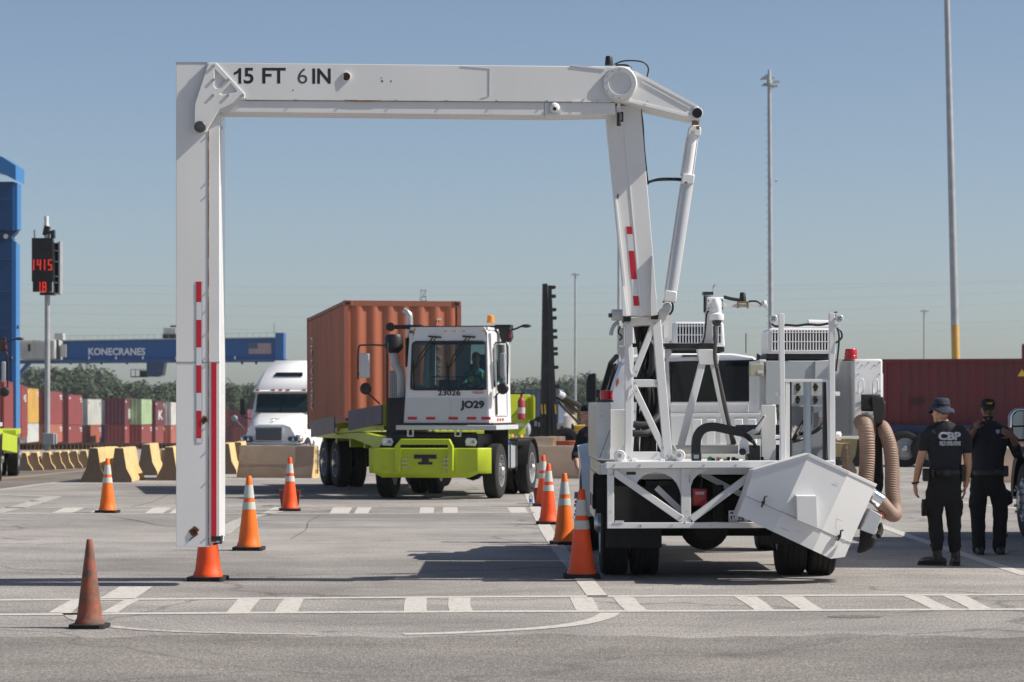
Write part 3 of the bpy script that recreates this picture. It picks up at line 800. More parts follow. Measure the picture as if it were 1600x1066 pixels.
# ------------------------------------------------------------------ light poles
def lightpole(px, ytop, D, w0, w1, label, base=None, heads=True, lean=0, zb=0, kind=0, yb=None):
    o = thing('light_pole', label, 'light pole', (P(px, 640, D).x, D, zb), 0, 'tall light poles of the yard')
    top = P(px+lean, ytop, D); bot = Vector((P(px, 640, D).x, D, zb))
    zy = top.z
    b = MB(); n = 6
    sp = Vector((top.x, D, zy))
    if base:
        zc = HC - (base-640)*D/F; t = (zc-zb)/(zy-zb)
        mid = bot.lerp(sp, t)
        q = MB(); q.cyl(bot, mid, w0, w0*.97, 20); q.build('painted_base', M('pole_yellow', (.60, .36, .09), .55, var=.08, dirt=(.25,.16,.07), damt=.3), o)
        b.cyl(mid, sp, w0*.96, w1, 20)
    else: b.cyl(bot, sp, w0, w1, 14)
    b.build('pole', GALV, o)
    if kind == 1:       # rungs up one side
        r = MB()
        z = 3.0
        while z < zy-1:
            t = (z-zb)/(zy-zb); c = bot.lerp(sp, t); rr = w0+(w1-w0)*t
            r.cyl((c.x-rr, D-.02, z), (c.x-rr-.12, D-.02, z), .014, n=5); z += .38
        r.build('climbing_rung', GALV, o)
    if heads:
        k = D/F
        h = MB()
        h.cyl(sp, sp+Vector((0,0,3*k)), w1*1.6, n=10)
        if kind == 1:
            h.bar(sp+Vector((-11*k,0,1*k)), sp+Vector((13*k,0,-1*k)), .1)
            h.build('cross_arm', GALV, o)
            for dx, dz, dy, w in ((-9, 10, -.3, 5), (-4, 15, .2, 4), (9, 4, -.3, 5), (-6, 2, .3, 4), (4, 12, .3, 4), (3, -2, .4, 4)):
                q = MB(); c = sp+Vector((dx*k, dy, dz*k)); q.prism([c+Vector((-w*1.3*k,-.3,-1.6*k)), c+Vector((w*1.3*k,-.3,-.6*k)), c+Vector((w*.8*k,-.3,2.2*k)), c+Vector((-w*.5*k,-.3,1.9*k))], (0,.5,0)); q.build('lamp_head', LGREY if dx > 0 else GREYP, o)
            q = MB(); q.cyl(sp, sp+Vector((0,0,25*k)), .16, .07, 10); q.build('finial', GALV, o)
        else:
            h.build('cross_arm', GALV, o)
            for sx in (-1, 1):
                q = MB(); c = sp+Vector((sx*4*k, 0, .5*k)); q.prism([c+Vector((-2.6*k,-.3,-.8*k)), c+Vector((2.6*k,-.3,-.8*k)), c+Vector((1.8*k,-.3,1.2*k)), c+Vector((-1.8*k,-.3,1.2*k))], (0,.6,0)); q.build('lamp_head', LGREY, o)
    return o
lightpole(899, 430, 290, .15, .10, 'thin light pole between the black mast and the scanner truck', zb=-3.5, base=645)
lightpole(967, 290, 210, .13, .10, 'grey pole mostly hidden behind the leaning boom', zb=-3.5)
lightpole(1206, 134, 150, .16, .10, 'tall light pole with a cluster of lamps and climbing rungs', zb=-2, kind=1, lean=-4)
lightpole(1444, 487, 400, .14, .12, 'smallest, farthest light pole above the dark red container', zb=-3.5)
lightpole(1497, -140, 112, .168, .10, 'big tapered pole with a yellow painted base at the right, its top out of view', base=508, lean=-21)
b = MB(); q = P(1211, 282, 149.8); b.cyl(q, q+Vector((.12,0,0)), .09, n=10); tag(b.build('pole_sensor', LGREY), 'small pale sensor clamped halfway up the tall light pole with rungs', 'sensor')
# ------------------------------------------------------------------ transmission tower and power lines
tw = thing('transmission_tower', 'grey lattice pylon top just above the brown container', 'pylon', (P(662, 640, 700).x, 700, -3.5), 0)
b = MB(); X = P(662, 640, 700).x
zt = P(0, 454, 700).z
for sx in (-1, 1):
    for sy in (-1, 1):
        b.bar((X+sx*3, 700+sy*3, -3.5), (X+sx*.7, 700+sy*.7, zt), .16)
for i in range(14):
    z0 = -3.5+(zt+3.5)*i/14; z1 = -3.5+(zt+3.5)*(i+1)/14
    h0 = 3-2.3*i/14; h1 = 3-2.3*(i+1)/14
    for sy in (-1, 1):
        b.bar((X-h0, 700+sy*h0, z0), (X+h1, 700+sy*h1, z1), .11); b.bar((X+h0, 700+sy*h0, z0), (X-h1, 700+sy*h1, z1), .11); b.bar((X-h1, 700+sy*h1, z1), (X+h1, 700+sy*h1, z1), .11)
b.build('lattice', GALV, tw)
b = MB()
for dz in (0, -1.6): b.bar((X-.9, 700, zt+dz), (X+.9, 700, zt+dz), .25)
b.build('cross_arm', GALV, tw)
LINEM = M('cable_grey', (.22, .24, .27), .6)
for i, (y0, y1, sag, Dd) in enumerate(((452, 447, 10, 620), (468, 452, 14, 640), (486, 466, 12, 660), (502, 487, 16, 640), (520, 512, 12, 660), (545, 520, 10, 680))):
    lab = ('uppermost', 'second', 'third', 'fourth', 'fifth', 'lowest')[i] + ' of the thin power lines across the sky'
    b = MB(); b.tube([P(-60+1720*t/24, y0+(y1-y0)*t/24+sag*4*(t/24)*(1-t/24)-sag, Dd+40*t/24) for t in range(25)], .017, 5)
    tag(b.build('power_line', LINEM), lab, 'power line', 'power lines across the sky')
# ------------------------------------------------------------------ far woods
LEAF = []
for i, c in enumerate(((.030, .052, .022), (.040, .066, .026), (.052, .078, .030), (.024, .042, .019))):
    LEAF.append(M('foliage', c, .8, var=.3, scale=.3))
def crown(rn, X, Y, zb, h, w, dense=1.0):
    """leaf clump quads filling an uneven crown"""
    vs, fs, mi = [], [], []
    blobs = []
    for i in range(rn.randint(9, 13)):
        t = rn.random()
        a = rn.uniform(0, 6.28); rr = w*.5*rn.uniform(.1, .8)*(1-.55*t)
        blobs.append((rr*math.cos(a), rr*math.sin(a), h*(.28+.62*t), w*rn.uniform(.16, .30)))
    for bx_, by_, bz_, br in blobs:
        for k in range(int(115*dense)):
            u = Vector((rn.gauss(0,1), rn.gauss(0,1), rn.gauss(0,1))).normalized()
            p = Vector((bx_, by_, bz_)) + u*br*rn.uniform(.5, 1.12)
            s = rn.uniform(.20, .42)
            nrm = (u + Vector((rn.uniform(-.7,.7), rn.uniform(-.7,.7), rn.uniform(-.2,.9)))).normalized()
            a = nrm.orthogonal().normalized(); c = nrm.cross(a)
            i0 = len(vs)
            vs += [p-a*s-c*s*.6, p+a*s*.8-c*s*.7, p+a*s+c*s*.6, p-a*s*.7+c*s*.8]
            fs.append((i0, i0+1, i0+2, i0+3))
            mi.append(rn.choice((0,0,1,1,2,3)))
    return vs, fs, mi
protos = []
for k in range(7):
    rn = random.Random(100+k)
    vs, fs, mi = crown(rn, 0, 0, 0, 14, 10)
    me = bpy.data.meshes.new('crown'); me.from_pydata(vs, [], fs)
    for m_ in LEAF: me.materials.append(m_)
    me.polygons.foreach_set('material_index', mi)
    t = MB(); t.tube([(0,0,-.5),(0.1,0,4),(.0,.1,8),(.1,0,12)], [.32,.25,.17,.06], 7)
    for j in range(5):
        a = rn.uniform(0,6.28); z = rn.uniform(4,9)
        t.tube([(0,0,z),(1.6*math.cos(a),1.6*math.sin(a),z+1.4),(3*math.cos(a),3*math.sin(a),z+2.2)], [.12,.08,.03], 5)
    tm = t.mesh(); tm.materials.append(M('bark', (.09,.07,.05), .9))
    protos.append((me, tm))
ridge = [(-120, 596), (20, 597), (60, 590), (90, 580), (140, 584), (178, 592), (190, 603), (215, 598), (236, 607), (260, 603), (330, 604), (368, 606), (400, 602), (470, 600), (620, 606), (780, 607), (806, 600), (830, 604), (862, 606), (890, 600), (905, 594), (930, 596), (960, 602), (1100, 606), (1300, 606), (1500, 606), (1750, 604)]
def rtop(px):
    for (a, b), (c, d) in zip(ridge, ridge[1:]):
        if a <= px <= c: return b + (d-b)*(px-a)/(c-a)
    return 606
rn = random.Random(5)
import numpy as np
AV, AF, AM = [], [], []; nv = 0
def add_tree(pr, loc, rz, sx, sz):
    global nv
    me, tm = pr
    for mesh, off in ((me, 0), (tm, 4)):
        n = len(mesh.vertices); co = np.empty(n*3, 'f'); mesh.vertices.foreach_get('co', co); co = co.reshape(-1, 3)*(sx, sx, sz)
        c, s_ = math.cos(rz), math.sin(rz)
        co = np.stack((co[:,0]*c - co[:,1]*s_, co[:,0]*s_ + co[:,1]*c, co[:,2]), 1) + loc
        AV.append(co)
        for p in mesh.polygons:
            AF.append([v+nv for v in p.vertices]); AM.append(p.material_index if off == 0 else 4)
        nv += n
for layer, (D, step, drop) in enumerate(((560, 17, 16), (600, 15, 8), (650, 12, 0))):
    px = -100.0
    while px < 1720:
        px += step*rn.uniform(.6, 1.3)
        if 470 < px < 700 and layer < 2: continue
        if 1000 < px < 1720 and layer < 2: continue
        yt = rtop(px) + drop + rn.uniform(-8, 5)
        d = D + rn.uniform(-15, 15)
        zt = HC - (yt-HZ)*d/F
        zb = -3.5 if layer == 0 else -5
        hh = max(3.5, zt - zb)
        sc = hh/13.2
        sx = max(.55, min(sc, 1.15))*rn.uniform(.85, 1.2)
        add_tree(protos[rn.randrange(7)], ((px-800)*d/F, d, zb), rn.uniform(0, 6.28), sx, sc)
me = bpy.data.meshes.new('far_woods'); me.from_pydata(np.concatenate(AV).tolist(), [], AF)
for m_ in LEAF + [M('bark', (.09,.07,.05), .9)]: me.materials.append(m_)
me.polygons.foreach_set('material_index', AM)
wood = bpy.data.objects.new('far_woods', me); COL.objects.link(wood)
tag(wood, 'far band of dark green woods behind the train and cranes', 'woods', kind='stuff')
# ------------------------------------------------------------------ yard tractor
def profile_loft(mb, outline_front, outline_back, y0, y1):
    mb.rings([[(x, y0, z) for x, z in outline_front], [(x, y1, z) for x, z in outline_back]])
WH2 = M('tractor_white', (.70, .70, .69), .38, var=.04, dirt=(.4, .37, .33), damt=.15)
PANEL = M('tractor_grey_panel', (.52, .54, .56), .4, var=.05, scale=2)
INT = M('cab_interior', (.03, .04, .045), .8)
INTL = M('cab_interior_grey', (.10, .11, .115), .8)
def yard_tractor(name, label, loc, rotz):
    o = thing(name, label, 'yard tractor', loc, rotz, 'yard tractors', local=True)
    # bumper
    b = MB()
    b.rings([[(-1.19,-1.02,.50),(-1.06,-1.14,.50),(-.9,-1.14,.42),(.8,-1.14,.42),(.98,-1.14,.50),(1.2,-.93,.50)], [(-1.19,-1.05,.56),(-1.06,-1.2,.56),(-.9,-1.2,.5),(.8,-1.2,.5),(.98,-1.2,.56),(1.2,-.95,.56)],
             [(-1.19,-1.05,.98),(-1.06,-1.2,.98),(-.9,-1.2,.98),(.8,-1.2,.98),(.98,-1.2,.98),(1.2,-.95,.98)], [(-1.17,-.85,.99),(-1.05,-.85,.99),(-.9,-.85,.99),(.8,-.85,.99),(.98,-.85,.99),(1.18,-.85,.99)]], cap=False)
    b.box(-1.1, 1.1, -.85, -.7, .5, .97)
    bu = b.build('bumper', LIME, o, bev=.012)
    b = MB()
    b.prism([(-.62,-1.30,.55),(-.52,-1.30,.52),(-.52,-1.30,1.05),(.42,-1.30,1.05),(.42,-1.30,.52),(.52,-1.30,.55),(.52,-1.30,1.02),(.45,-1.30,1.16),(-.50,-1.30,1.16),(-.62,-1.30,1.02)], (0,.10,0))
    b.build('push_bar', LIME, bu, bev=.012)
    b = MB()
    for x in (-.47, .34):
        for z in (.62, .70, .78): b.cyl((x,-1.225,z), (x,-1.2,z), .02, n=8); b.cyl((x+.06,-1.225,z), (x+.06,-1.2,z), .02, n=8)
    b.build('bolt', STEEL, bu)
    b = MB()
    b.prism([(-.26,-1.212,.86),(.18,-1.212,.86),(.18,-1.212,.78),(.06,-1.212,.78),(.03,-1.212,.80),(.03,-1.212,.72),(.10,-1.212,.72),(.10,-1.212,.67),(-.18,-1.212,.67),(-.18,-1.212,.72),(-.11,-1.212,.72),(-.11,-1.212,.80),(-.14,-1.212,.78),(-.26,-1.212,.78)], (0,.01,0))
    b.build('emblem', INK, bu)
    # chassis
    b = MB(); b.box(-.45,-.33,-.9,4.2,.72,1.0); b.box(.33,.45,-.9,4.2,.72,1.0); b.box(-.75,.75,-.6,-.2,.95,1.28); b.box(-.9,.9,-.8,1.2,.98,1.24); b.box(-.85,-.5,-.6,1.0,1.2,1.9)
    b.cyl((-1,0,.52),(1,0,.52),.09); b.cyl((-1,2.9,.52),(1,2.9,.52),.13); b.ball((0,2.9,.52),.26); b.box(-.3,.3,-.5,.5,.42,.75)
    ch = b.build('chassis', BLACKM, o)
    b = MB()
    for i in range(14): b.box(-.42+.06*i, -.39+.06*i, -.83, -.80, .98, 1.2)
    b.build('radiator_grille', BLACK, ch)
    b = MB(); b.tube(spline([(-.6,-.7,.5),(-.2,-.78,.42),(.2,-.76,.44),(.6,-.7,.5)],4), .03); b.build('hose', RUBBER, ch)
    for x in (-.84, .80):
        b = MB(); b.prism([(x-.10,-.99,1.03),(x+.08,-.99,1.02),(x+.11,-.99,1.10),(x+.08,-.99,1.17),(x-.08,-.99,1.18),(x-.11,-.99,1.12)], (0,.08,0)); hl = b.build('headlight', WHITE2, o, bev=.01)
        for dx in (-.045, .045):
            b = MB(); b.cyl((x+dx,-1.0,1.10),(x+dx,-.985,1.10),.034,n=14); b.build('lens', CHROME if dx < 0 else GREYP, hl)
    # deck
    b = MB(); b.box(-.66, 1.31, -1.03, 1.1, 1.33, 1.42); dk = b.build('deck', LGREY, o, bev=.01)
    b = MB(); b.box(-.62, 1.25, -.98, 1.0, 1.423, 1.46); b.build('deck_gasket', BLACK, dk)
    for x in (-.45, .48):
        b = MB(); b.box(x,x+.03,-.98,-.95,1.22,1.33); b.box(x+.10,x+.13,-.98,-.95,1.22,1.33); b.box(x,x+.13,-.98,-.95,1.20,1.225); b.build('step_bracket', STEEL, dk)
    # cab: walls with real openings
    zb, zc, zw0, zw1, zt = 1.462, 1.96, 2.10, 3.02, 3.30
    xl = lambda z: -.55 + .13*(z-zb)/(zt-zb); xr = lambda z: 1.22 - .06*(z-zb)/(zt-zb)
    yf = lambda z: -.95 + max(0, z-zc)*.06; yb = .82
    b = MB()
    T = .05
    fx0, fx1 = -.385, 1.09
    def quad(pts, ext): b.prism(pts, ext)
    # front: below, above, left, right of the windscreen
    def fp(x, z): return (x, yf(z), z)
    quad([fp(xl(zb)+.06,zb), fp(xr(zb)-.07,zb), fp(xr(zc)-.07,zc), fp(xl(zc)+.06,zc)], (0,T,0))
    quad([fp(xl(zc)+.06,zc), fp(xr(zc)-.07,zc), fp(xr(zw0)-.07,zw0), fp(xl(zw0)+.06,zw0)], (0,T,0))
    quad([fp(xl(zw1)+.06,zw1), fp(xr(zw1)-.07,zw1), fp(xr(zt)-.13,zt), fp(xl(zt)+.12,zt)], (0,T,0))
    quad([fp(xl(zw0)+.06,zw0), fp(fx0-.01,zw0), fp(fx0+.02,zw1), fp(xl(zw1)+.06,zw1)], (0,T,0))
    quad([fp(fx1+.01,zw0), fp(xr(zw0)-.07,zw0), fp(xr(zw1)-.07,zw1), fp(fx1-.01,zw1)], (0,T,0))
    # corner chamfers
    for xf, sg in ((xl, 1), (xr, -1)):
        off = .06 if sg > 0 else .07
        b.rings([[ (xf(z)+sg*off, yf(z), z), (xf(z), yf(z)+.10, z), (xf(z)+sg*.03, yf(z)+.13, z), (xf(z)+sg*(off+.02), yf(z)+.045, z)] for z in (zb, zc, zt-.12)])
        q = xf(zt-.12); b.rings([[(q+sg*off, yf(zt-.12), zt-.12), (q, yf(zt-.12)+.10, zt-.12), (q, .7, zt-.12)], [(q+sg*.13, yf(zt), zt), (q+sg*.12, yf(zt)+.10, zt), (q+sg*.12, .7, zt)]], closed=False, cap=False)
    # right hand side (driver): door opening with window
    def side(xf, y0, y1, z0, z1, sg): b.prism([(xf(z0), y0, z0), (xf(z0), y1, z0), (xf(z1), y1, z1), (xf(z1), y0, z1)], (sg*T,0,0))
    side(xr, -.85, yb, zb, 2.15, -1); side(xr, -.85, -.58, 2.15, 2.98, -1); side(xr, .42, yb, 2.15, 2.98, -1); side(xr, -.85, yb, 2.98, zt-.12, -1)
    side(xl, -.85, yb, zb, 2.2, 1); side(xl, -.85, -.6, 2.2, 2.98, 1); side(xl, .5, yb, 2.2, 2.98, 1); side(xl, -.85, yb, 2.98, zt-.12, 1)
    # rear with two windows, roof, floor
    b.box(-.5, 1.2, yb-T, yb-.002, zb, 2.2); b.box(-.42, 1.17, yb-T, yb-.002, 3.0, zt-.06); b.box(-.5, -.30, yb-T, yb-.002, 2.2, 3.0); b.box(.12, .42, yb-T, yb-.002, 2.2, 3.0); b.box(.95, 1.2, yb-T, yb-.002, 2.2, 3.0)
    b.prism([(-.42,-.83,zt),(1.10,-.83,zt),(1.10,yb,zt),(-.42,yb,zt)], (0,0,-.05)); b.box(-.5,1.17,-.85,yb,zb+.01,zb+.06)
    cab = b.build('cab', WH2, o, ang=25)
    b = MB(); b.rings([[(-.49,-.958,1.475),(.40,-.958,1.475),(.40,-.958,1.94),(-.46,-.958,1.94)],[(-.49,-.95,1.475),(.40,-.95,1.475),(.40,-.95,1.94),(-.46,-.95,1.94)]]); b.box(.415,1.11,-.958,-.951,1.475,1.94); b.build('service_panel', PANEL, cab)
    b = MB()
    for i in range(9):
        z = 1.49+.055*i
        for x in (-.47, .385, .43, 1.095): b.cyl((x,-.965,z), (x,-.955,z), .008, n=6)
    for i in range(26):
        b.cyl((-.49+.063*i,-.965,1.482),(-.49+.063*i,-.955,1.482),.009,n=6)
    b.build('rivet', STEEL, cab)
    b = MB(); b.prism([(fx0,yf(zw0)-.004,zw0+.04),(fx0+.06,yf(zw0)-.005,zw0),(fx1-.06,yf(zw0)-.005,zw0),(fx1,yf(zw0)-.004,zw0+.05),(fx1-.02,yf(zw1)-.004,zw1-.05),(fx1-.07,yf(zw1)-.004,zw1),(fx0+.08,yf(zw1)-.004,zw1),(fx0+.02,yf(zw1)-.004,zw1-.05)], (0,.012,0)); ws = b.build('windscreen', GLT, cab)
    b = MB()
    cs = [(fx0,zw0+.04),(fx0+.06,zw0),(fx1-.06,zw0),(fx1,zw0+.05),(fx1-.02,zw1-.05),(fx1-.07,zw1),(fx0+.08,zw1),(fx0+.02,zw1-.05)]
    b.tube([(x, yf(z)-.008, z) for x, z in cs+[cs[0]]], .016, 6); b.build('rubber_seal', BLACK, ws)
    b = MB(); b.prism([(1.185,-.57,2.16),(1.185,.42,2.16),(1.165,.42,2.97),(1.165,-.57,2.97)], (.006,0,0)) if False else b.box(1.17,1.176,-.57,-.25,2.16,2.97); b.build('door_window', GLT, cab)
    b = MB(); b.tube([(1.225,-.60,1.6),(1.20,-.60,3.0),(1.195,.44,3.0),(1.225,.44,1.6),(1.226,-.60,1.6)], .012, 5); b.build('door_outline', PANEL, cab)
    b = MB(); b.prism([(1.232,-.70,1.62),(1.232,-.62,1.62),(1.222,-.62,2.0),(1.222,-.70,2.0)], (.02,0,0)); b.build('door_handle', BLACK, cab)
    b = MB(); b.prism([(1.205,-.76,2.15),(1.205,-.66,2.15),(1.17,-.66,2.9),(1.17,-.74,2.9)], (.012,0,0)); b.build('quarter_window', GLD, cab)
    for i in range(3):
        b = MB(); b.box(1.224,1.228,-.55+.25*i,-.43+.25*i,1.50,1.55); b.build('red_reflector', REDT, cab)
    for x in (-.44,-.08,.36,.72,1.0):
        b = MB(); b.box(x-.0,x+.18,-.966,-.957,1.525,1.578); b.build('red_reflector', REDT, cab)
    for x in (-.34,.28,.46,.64,1.02):
        b = MB(); b.box(x-.02,x+.025,-.89,-.86,3.21,3.235); b.build('marker_lamp', AMBER, cab)
    # wipers
    for x in (-.32, .35):
        b = MB(); b.tube([(x+.35,-.885,3.10),(x+.10,-.925,2.75),(x-.02,-.93,2.45)], .013, 6); b.tube([(x+.43,-.885,3.12),(x+.20,-.925,2.78),(x+.0,-.93,2.48)], .010, 6); b.bar((x-.03,-.945,2.62),(x+.0,-.955,2.12),.018,.02); b.bar((x+.27,-.90,3.12),(x+.52,-.90,3.1),.03,.03)
        b.build('wiper', BLACK, cab)
    # inside
    b = MB(); b.prism([(-.40,-.8,2.02),(1.12,-.8,2.06),(1.12,-.35,2.14),(-.40,-.35,2.14)], (0,0,-.3)); b.build('dashboard', INT, cab)
    b = MB(); b.box(.42,.95,.10,.60,1.75,1.92); b.box(.45,.92,.48,.62,1.9,2.62); b.box(.55,.82,.5,.6,2.62,2.80); b.build('seat', INT, cab, bev=.04)
    b = MB(); b.box(.02,.28,-.3,.2,1.6,2.3); b.bar((.28,-.72,2.0),(.12,.05,2.55),.05); b.build('console', INT, cab)
    b = MB(); b.tube([(.70+.20*math.cos(a), -.42+.06*math.sin(a), 2.26+.12*math.sin(a)) for a in [i*math.pi/10 for i in range(21)]], .018, 6); b.build('steering_wheel', BLACK, cab)
    b = MB(); b.box(-.35,1.1,.6,.605,2.35,2.37); b.build('guard_rail', BLACK, cab)
    b = MB(); b.box(-.45,1.12,-.80,.8,3.18,3.24); b.box(-.38,.95,.74,.76,3.0,3.05); b.build('headliner', INTL, cab)
    # markings
    text('number', '23026', INK, cab, (.15,-.956,1.985), .44, .11, bold=.018, depth=.004)
    text('lettering', 'JO29', INK, cab, (.59,-.962,1.70), .47, .19, bold=.048, depth=.004)
    text('maker_lettering', 'TICO', M('maker_red', (.5,.06,.02), .5), cab, (.82,-.955,2.02), .23, .04, bold=.03, depth=.004)
    # roof rack
    b = MB(); b.box(-.95,-.35,-.15,-.03,3.29,3.37); b.box(-.35,1.2,-.12,-.03,3.305,3.345); b.box(-.30,1.2,.2,.3,3.305,3.345); b.box(1.1,1.42,-.2,.05,3.28,3.36)
    b.prism([(1.18,-.28,3.30),(1.42,-.28,3.30),(1.45,-.28,3.12),(1.40,-.28,3.02),(1.25,-.28,3.02),(1.22,-.28,3.12)], (0,.22,0))
    rk = b.build('roof_rack', BLACK, o, bev=.01)
    b = MB(); b.tube(spline([(1.42,-.2,3.25),(1.55,-.2,3.29),(1.62,-.2,3.32),(1.75,-.2,3.33)],4), .018, 6); b.ball((1.72,-.2,3.33), .06, 1.8, 1, .6); b.build('side_lamp', BLACK, rk)
    b = MB(); b.box(1.405,1.455,-.3,-.26,3.10,3.18); b.build('tail_lens', REDL, rk)
    b = MB(); b.cyl((-.98,-.2,3.33),(-.98,-.12,3.33),.085,n=16); b.build('work_lamp', BLACK, rk)
    b = MB(); b.lathe((.99,-.05,3.40),(0,0,1),[(.08,0),(.08,.03),(.07,.035),(.065,.13),(.045,.15),(.001,.15)],18); b.build('beacon', AMBER, rk)
    # mirrors
    for sx, x0 in ((-1,-.98),(1,1.36)):
        m_ = MB()
        if sx < 0:
            m_.tube([(-.86,-.9,1.50),(-.86,-.9,3.0)], .025, 6); m_.tube(spline([(-.86,-.9,2.95),(-1.3,-.95,2.96),(-1.42,-.95,2.88),(-1.43,-.95,2.3)],4), .018, 6); m_.tube([(-1.0,-.95,1.83),(-1.30,-.95,2.1)], .018, 6); m_.tube([(-1.43,-.95,2.4),(-1.30,-.95,2.42)], .015, 6)
            mx0, mx1, cxx = -1.40, -1.20, -1.27
        else:
            m_.tube(spline([(1.2,-.6,3.0),(1.38,-.75,3.0),(1.47,-.78,2.92),(1.47,-.78,2.2)],4), .018, 6); m_.tube([(1.22,-.78,1.95),(1.38,-.8,2.12)], .016, 6)
            mx0, mx1, cxx = 1.34, 1.43, 1.40
        fr = m_.build('mirror_arm', BLACK, o)
        b = MB(); b.box(mx0, mx1, -.97 if sx<0 else -.84, -.90 if sx<0 else -.74, 2.33, 2.80); b.build('mirror', LGREY if sx < 0 else GREYP, fr, bev=.02)
        yy = -.98 if sx < 0 else -.88
        b = MB(); b.lathe((cxx, yy, 2.12), (0,-1,0), [(.11,-.03),(.115,0),(.09,.035),(.03,.05),(.001,.05)], 22); b.build('convex_mirror', BLACK, fr)
    # exhaust, air cleaner, guard
    b = MB(); b.tube(spline([(-.78,-.1,1.5),(-.78,-.1,2.2),(-.80,-.1,2.45),(-.90,-.15,2.62),(-.92,-.15,2.9)],6), .085, 14); b.build('intake_duct', LGREY, o)
    b = MB(); b.lathe((-.90,-.2,2.90),(0,0,1),[(.09,-.08),(.15,-.02),(.18,.02),(.18,.22),(.15,.28),(.001,.29)],24); b.build('air_cleaner', BLACK, o)
    b = MB(); b.tube(spline([(-.66,.1,1.5),(-.66,.1,2.8),(-.66,.1,3.45),(-.68,.1,3.58),(-.78,.1,3.66)],5), .065, 14); b.build('exhaust_pipe', STEEL, o)
    b = MB(); b.cyl((-.66,.1,2.55),(-.66,.1,3.12),.09,n=16); b.build('exhaust_shield', BLACKM, o)
    b = MB(); b.box(-1.12,-.86,.3,.34,1.6,2.5)
    b.build('guard_panel', LGREY, o)
    b = MB()
    for i in range(6):
        for j in range(20): b.box(-1.10+.04*i,-1.083+.04*i,.294,.299,1.63+.043*j,1.653+.043*j)
    b.build('guard_hole', DARK, o)
    b = MB(); b.box(-.98,-.6,-.5,.4,1.2,1.95); b.cyl((-.85,-.55,1.55),(-.85,-.5,1.55),.12); b.bar((-.75,-.52,1.3),(-.65,-.52,1.9),.06); b.build('engine_block', BLACKM, o)
    # fuel / battery box and wings
    b = MB(); b.box(.75,1.16,.85,1.75,.55,1.02); b.build('battery_box', GREYP, o, bev=.03)
    b = MB(); b.box(1.162,1.18,.95,1.0,.5,1.08); b.box(1.162,1.18,1.55,1.6,.5,1.08); b.build('strap', BLACK, o)
    b = MB(); b.tube(spline([(1.0,.8,1.18),(1.05,1.1,1.12),(1.08,1.4,1.0)],4), .05); b.build('blue_hose', M('hose_blue', (.02,.08,.3), .5), o)
    for s in (-1, 1):
        b = MB()
        for rr in (.60,):
            rg = []
            for i in range(13):
                a = R(8 + 164*i/12)
                rg.append([(s*.50, 2.9-rr*math.cos(a), .53+rr*math.sin(a)), (s*1.27, 2.9-rr*math.cos(a), .53+rr*math.sin(a)), (s*1.27, 2.9-(rr+.02)*math.cos(a), .53+(rr+.02)*math.sin(a)), (s*.50, 2.9-(rr+.02)*math.cos(a), .53+(rr+.02)*math.sin(a))])
            b.rings(rg)
        b.box(min(s*.6,s*1.26), max(s*.6,s*1.26), 1.3, 2.5, 1.10, 1.13)
        b.box(min(s*.72,s*1.2), max(s*.72,s*1.2), .62, .66, .5, 1.35)
        b.build('mudguard', BLACKM, o)
        wheel(o, (s*1.06, 0, .53), .53, .29, (s,0,0), M('alloy_rim', (.26,.26,.255), .5, metal=.3, dirt=(.1,.09,.08), damt=.5), dish=.02)
        wheel(o, (s*1.11, 2.9, .53), .53, .27, (s,0,0), GALV, dish=.16)
        wheel(o, (s*.79, 2.9, .53), .53, .27, (s,0,0), WSTEEL, dish=.16, hub=False)
    # fire extinguisher on the cab back corner
    b = MB(); b.lathe((1.34,1.25,1.52),(0,0,1),[(.06,0),(.075,.02),(.075,.36),(.05,.42),(.025,.44),(.025,.5)],16); fe = b.build('fire_extinguisher', M('extinguisher_red', (.33,.035,.045), .5), o)
    b = MB(); b.lathe((1.34,1.25,1.52),(0,0,1),[(.077,.12),(.077,.24)],16,cap=False); b.build('label_band', M('pale_label', (.5,.42,.42), .5), fe)
    b = MB(); b.bar((1.34,1.25,2.02),(1.42,1.22,2.05),.03); b.build('valve', BLACK, fe)
    # fifth wheel
    b = MB(); b.cyl((0,2.5,1.05),(0,2.5,1.16),.45,n=24); b.build('fifth_wheel', BLACKM, o)
    return o
YT = yard_tractor('yard_tractor', 'white yard tractor with lime green bumper and lettering JO29, facing the camera', (-1.375, 53.6, 0), R(-11.4))
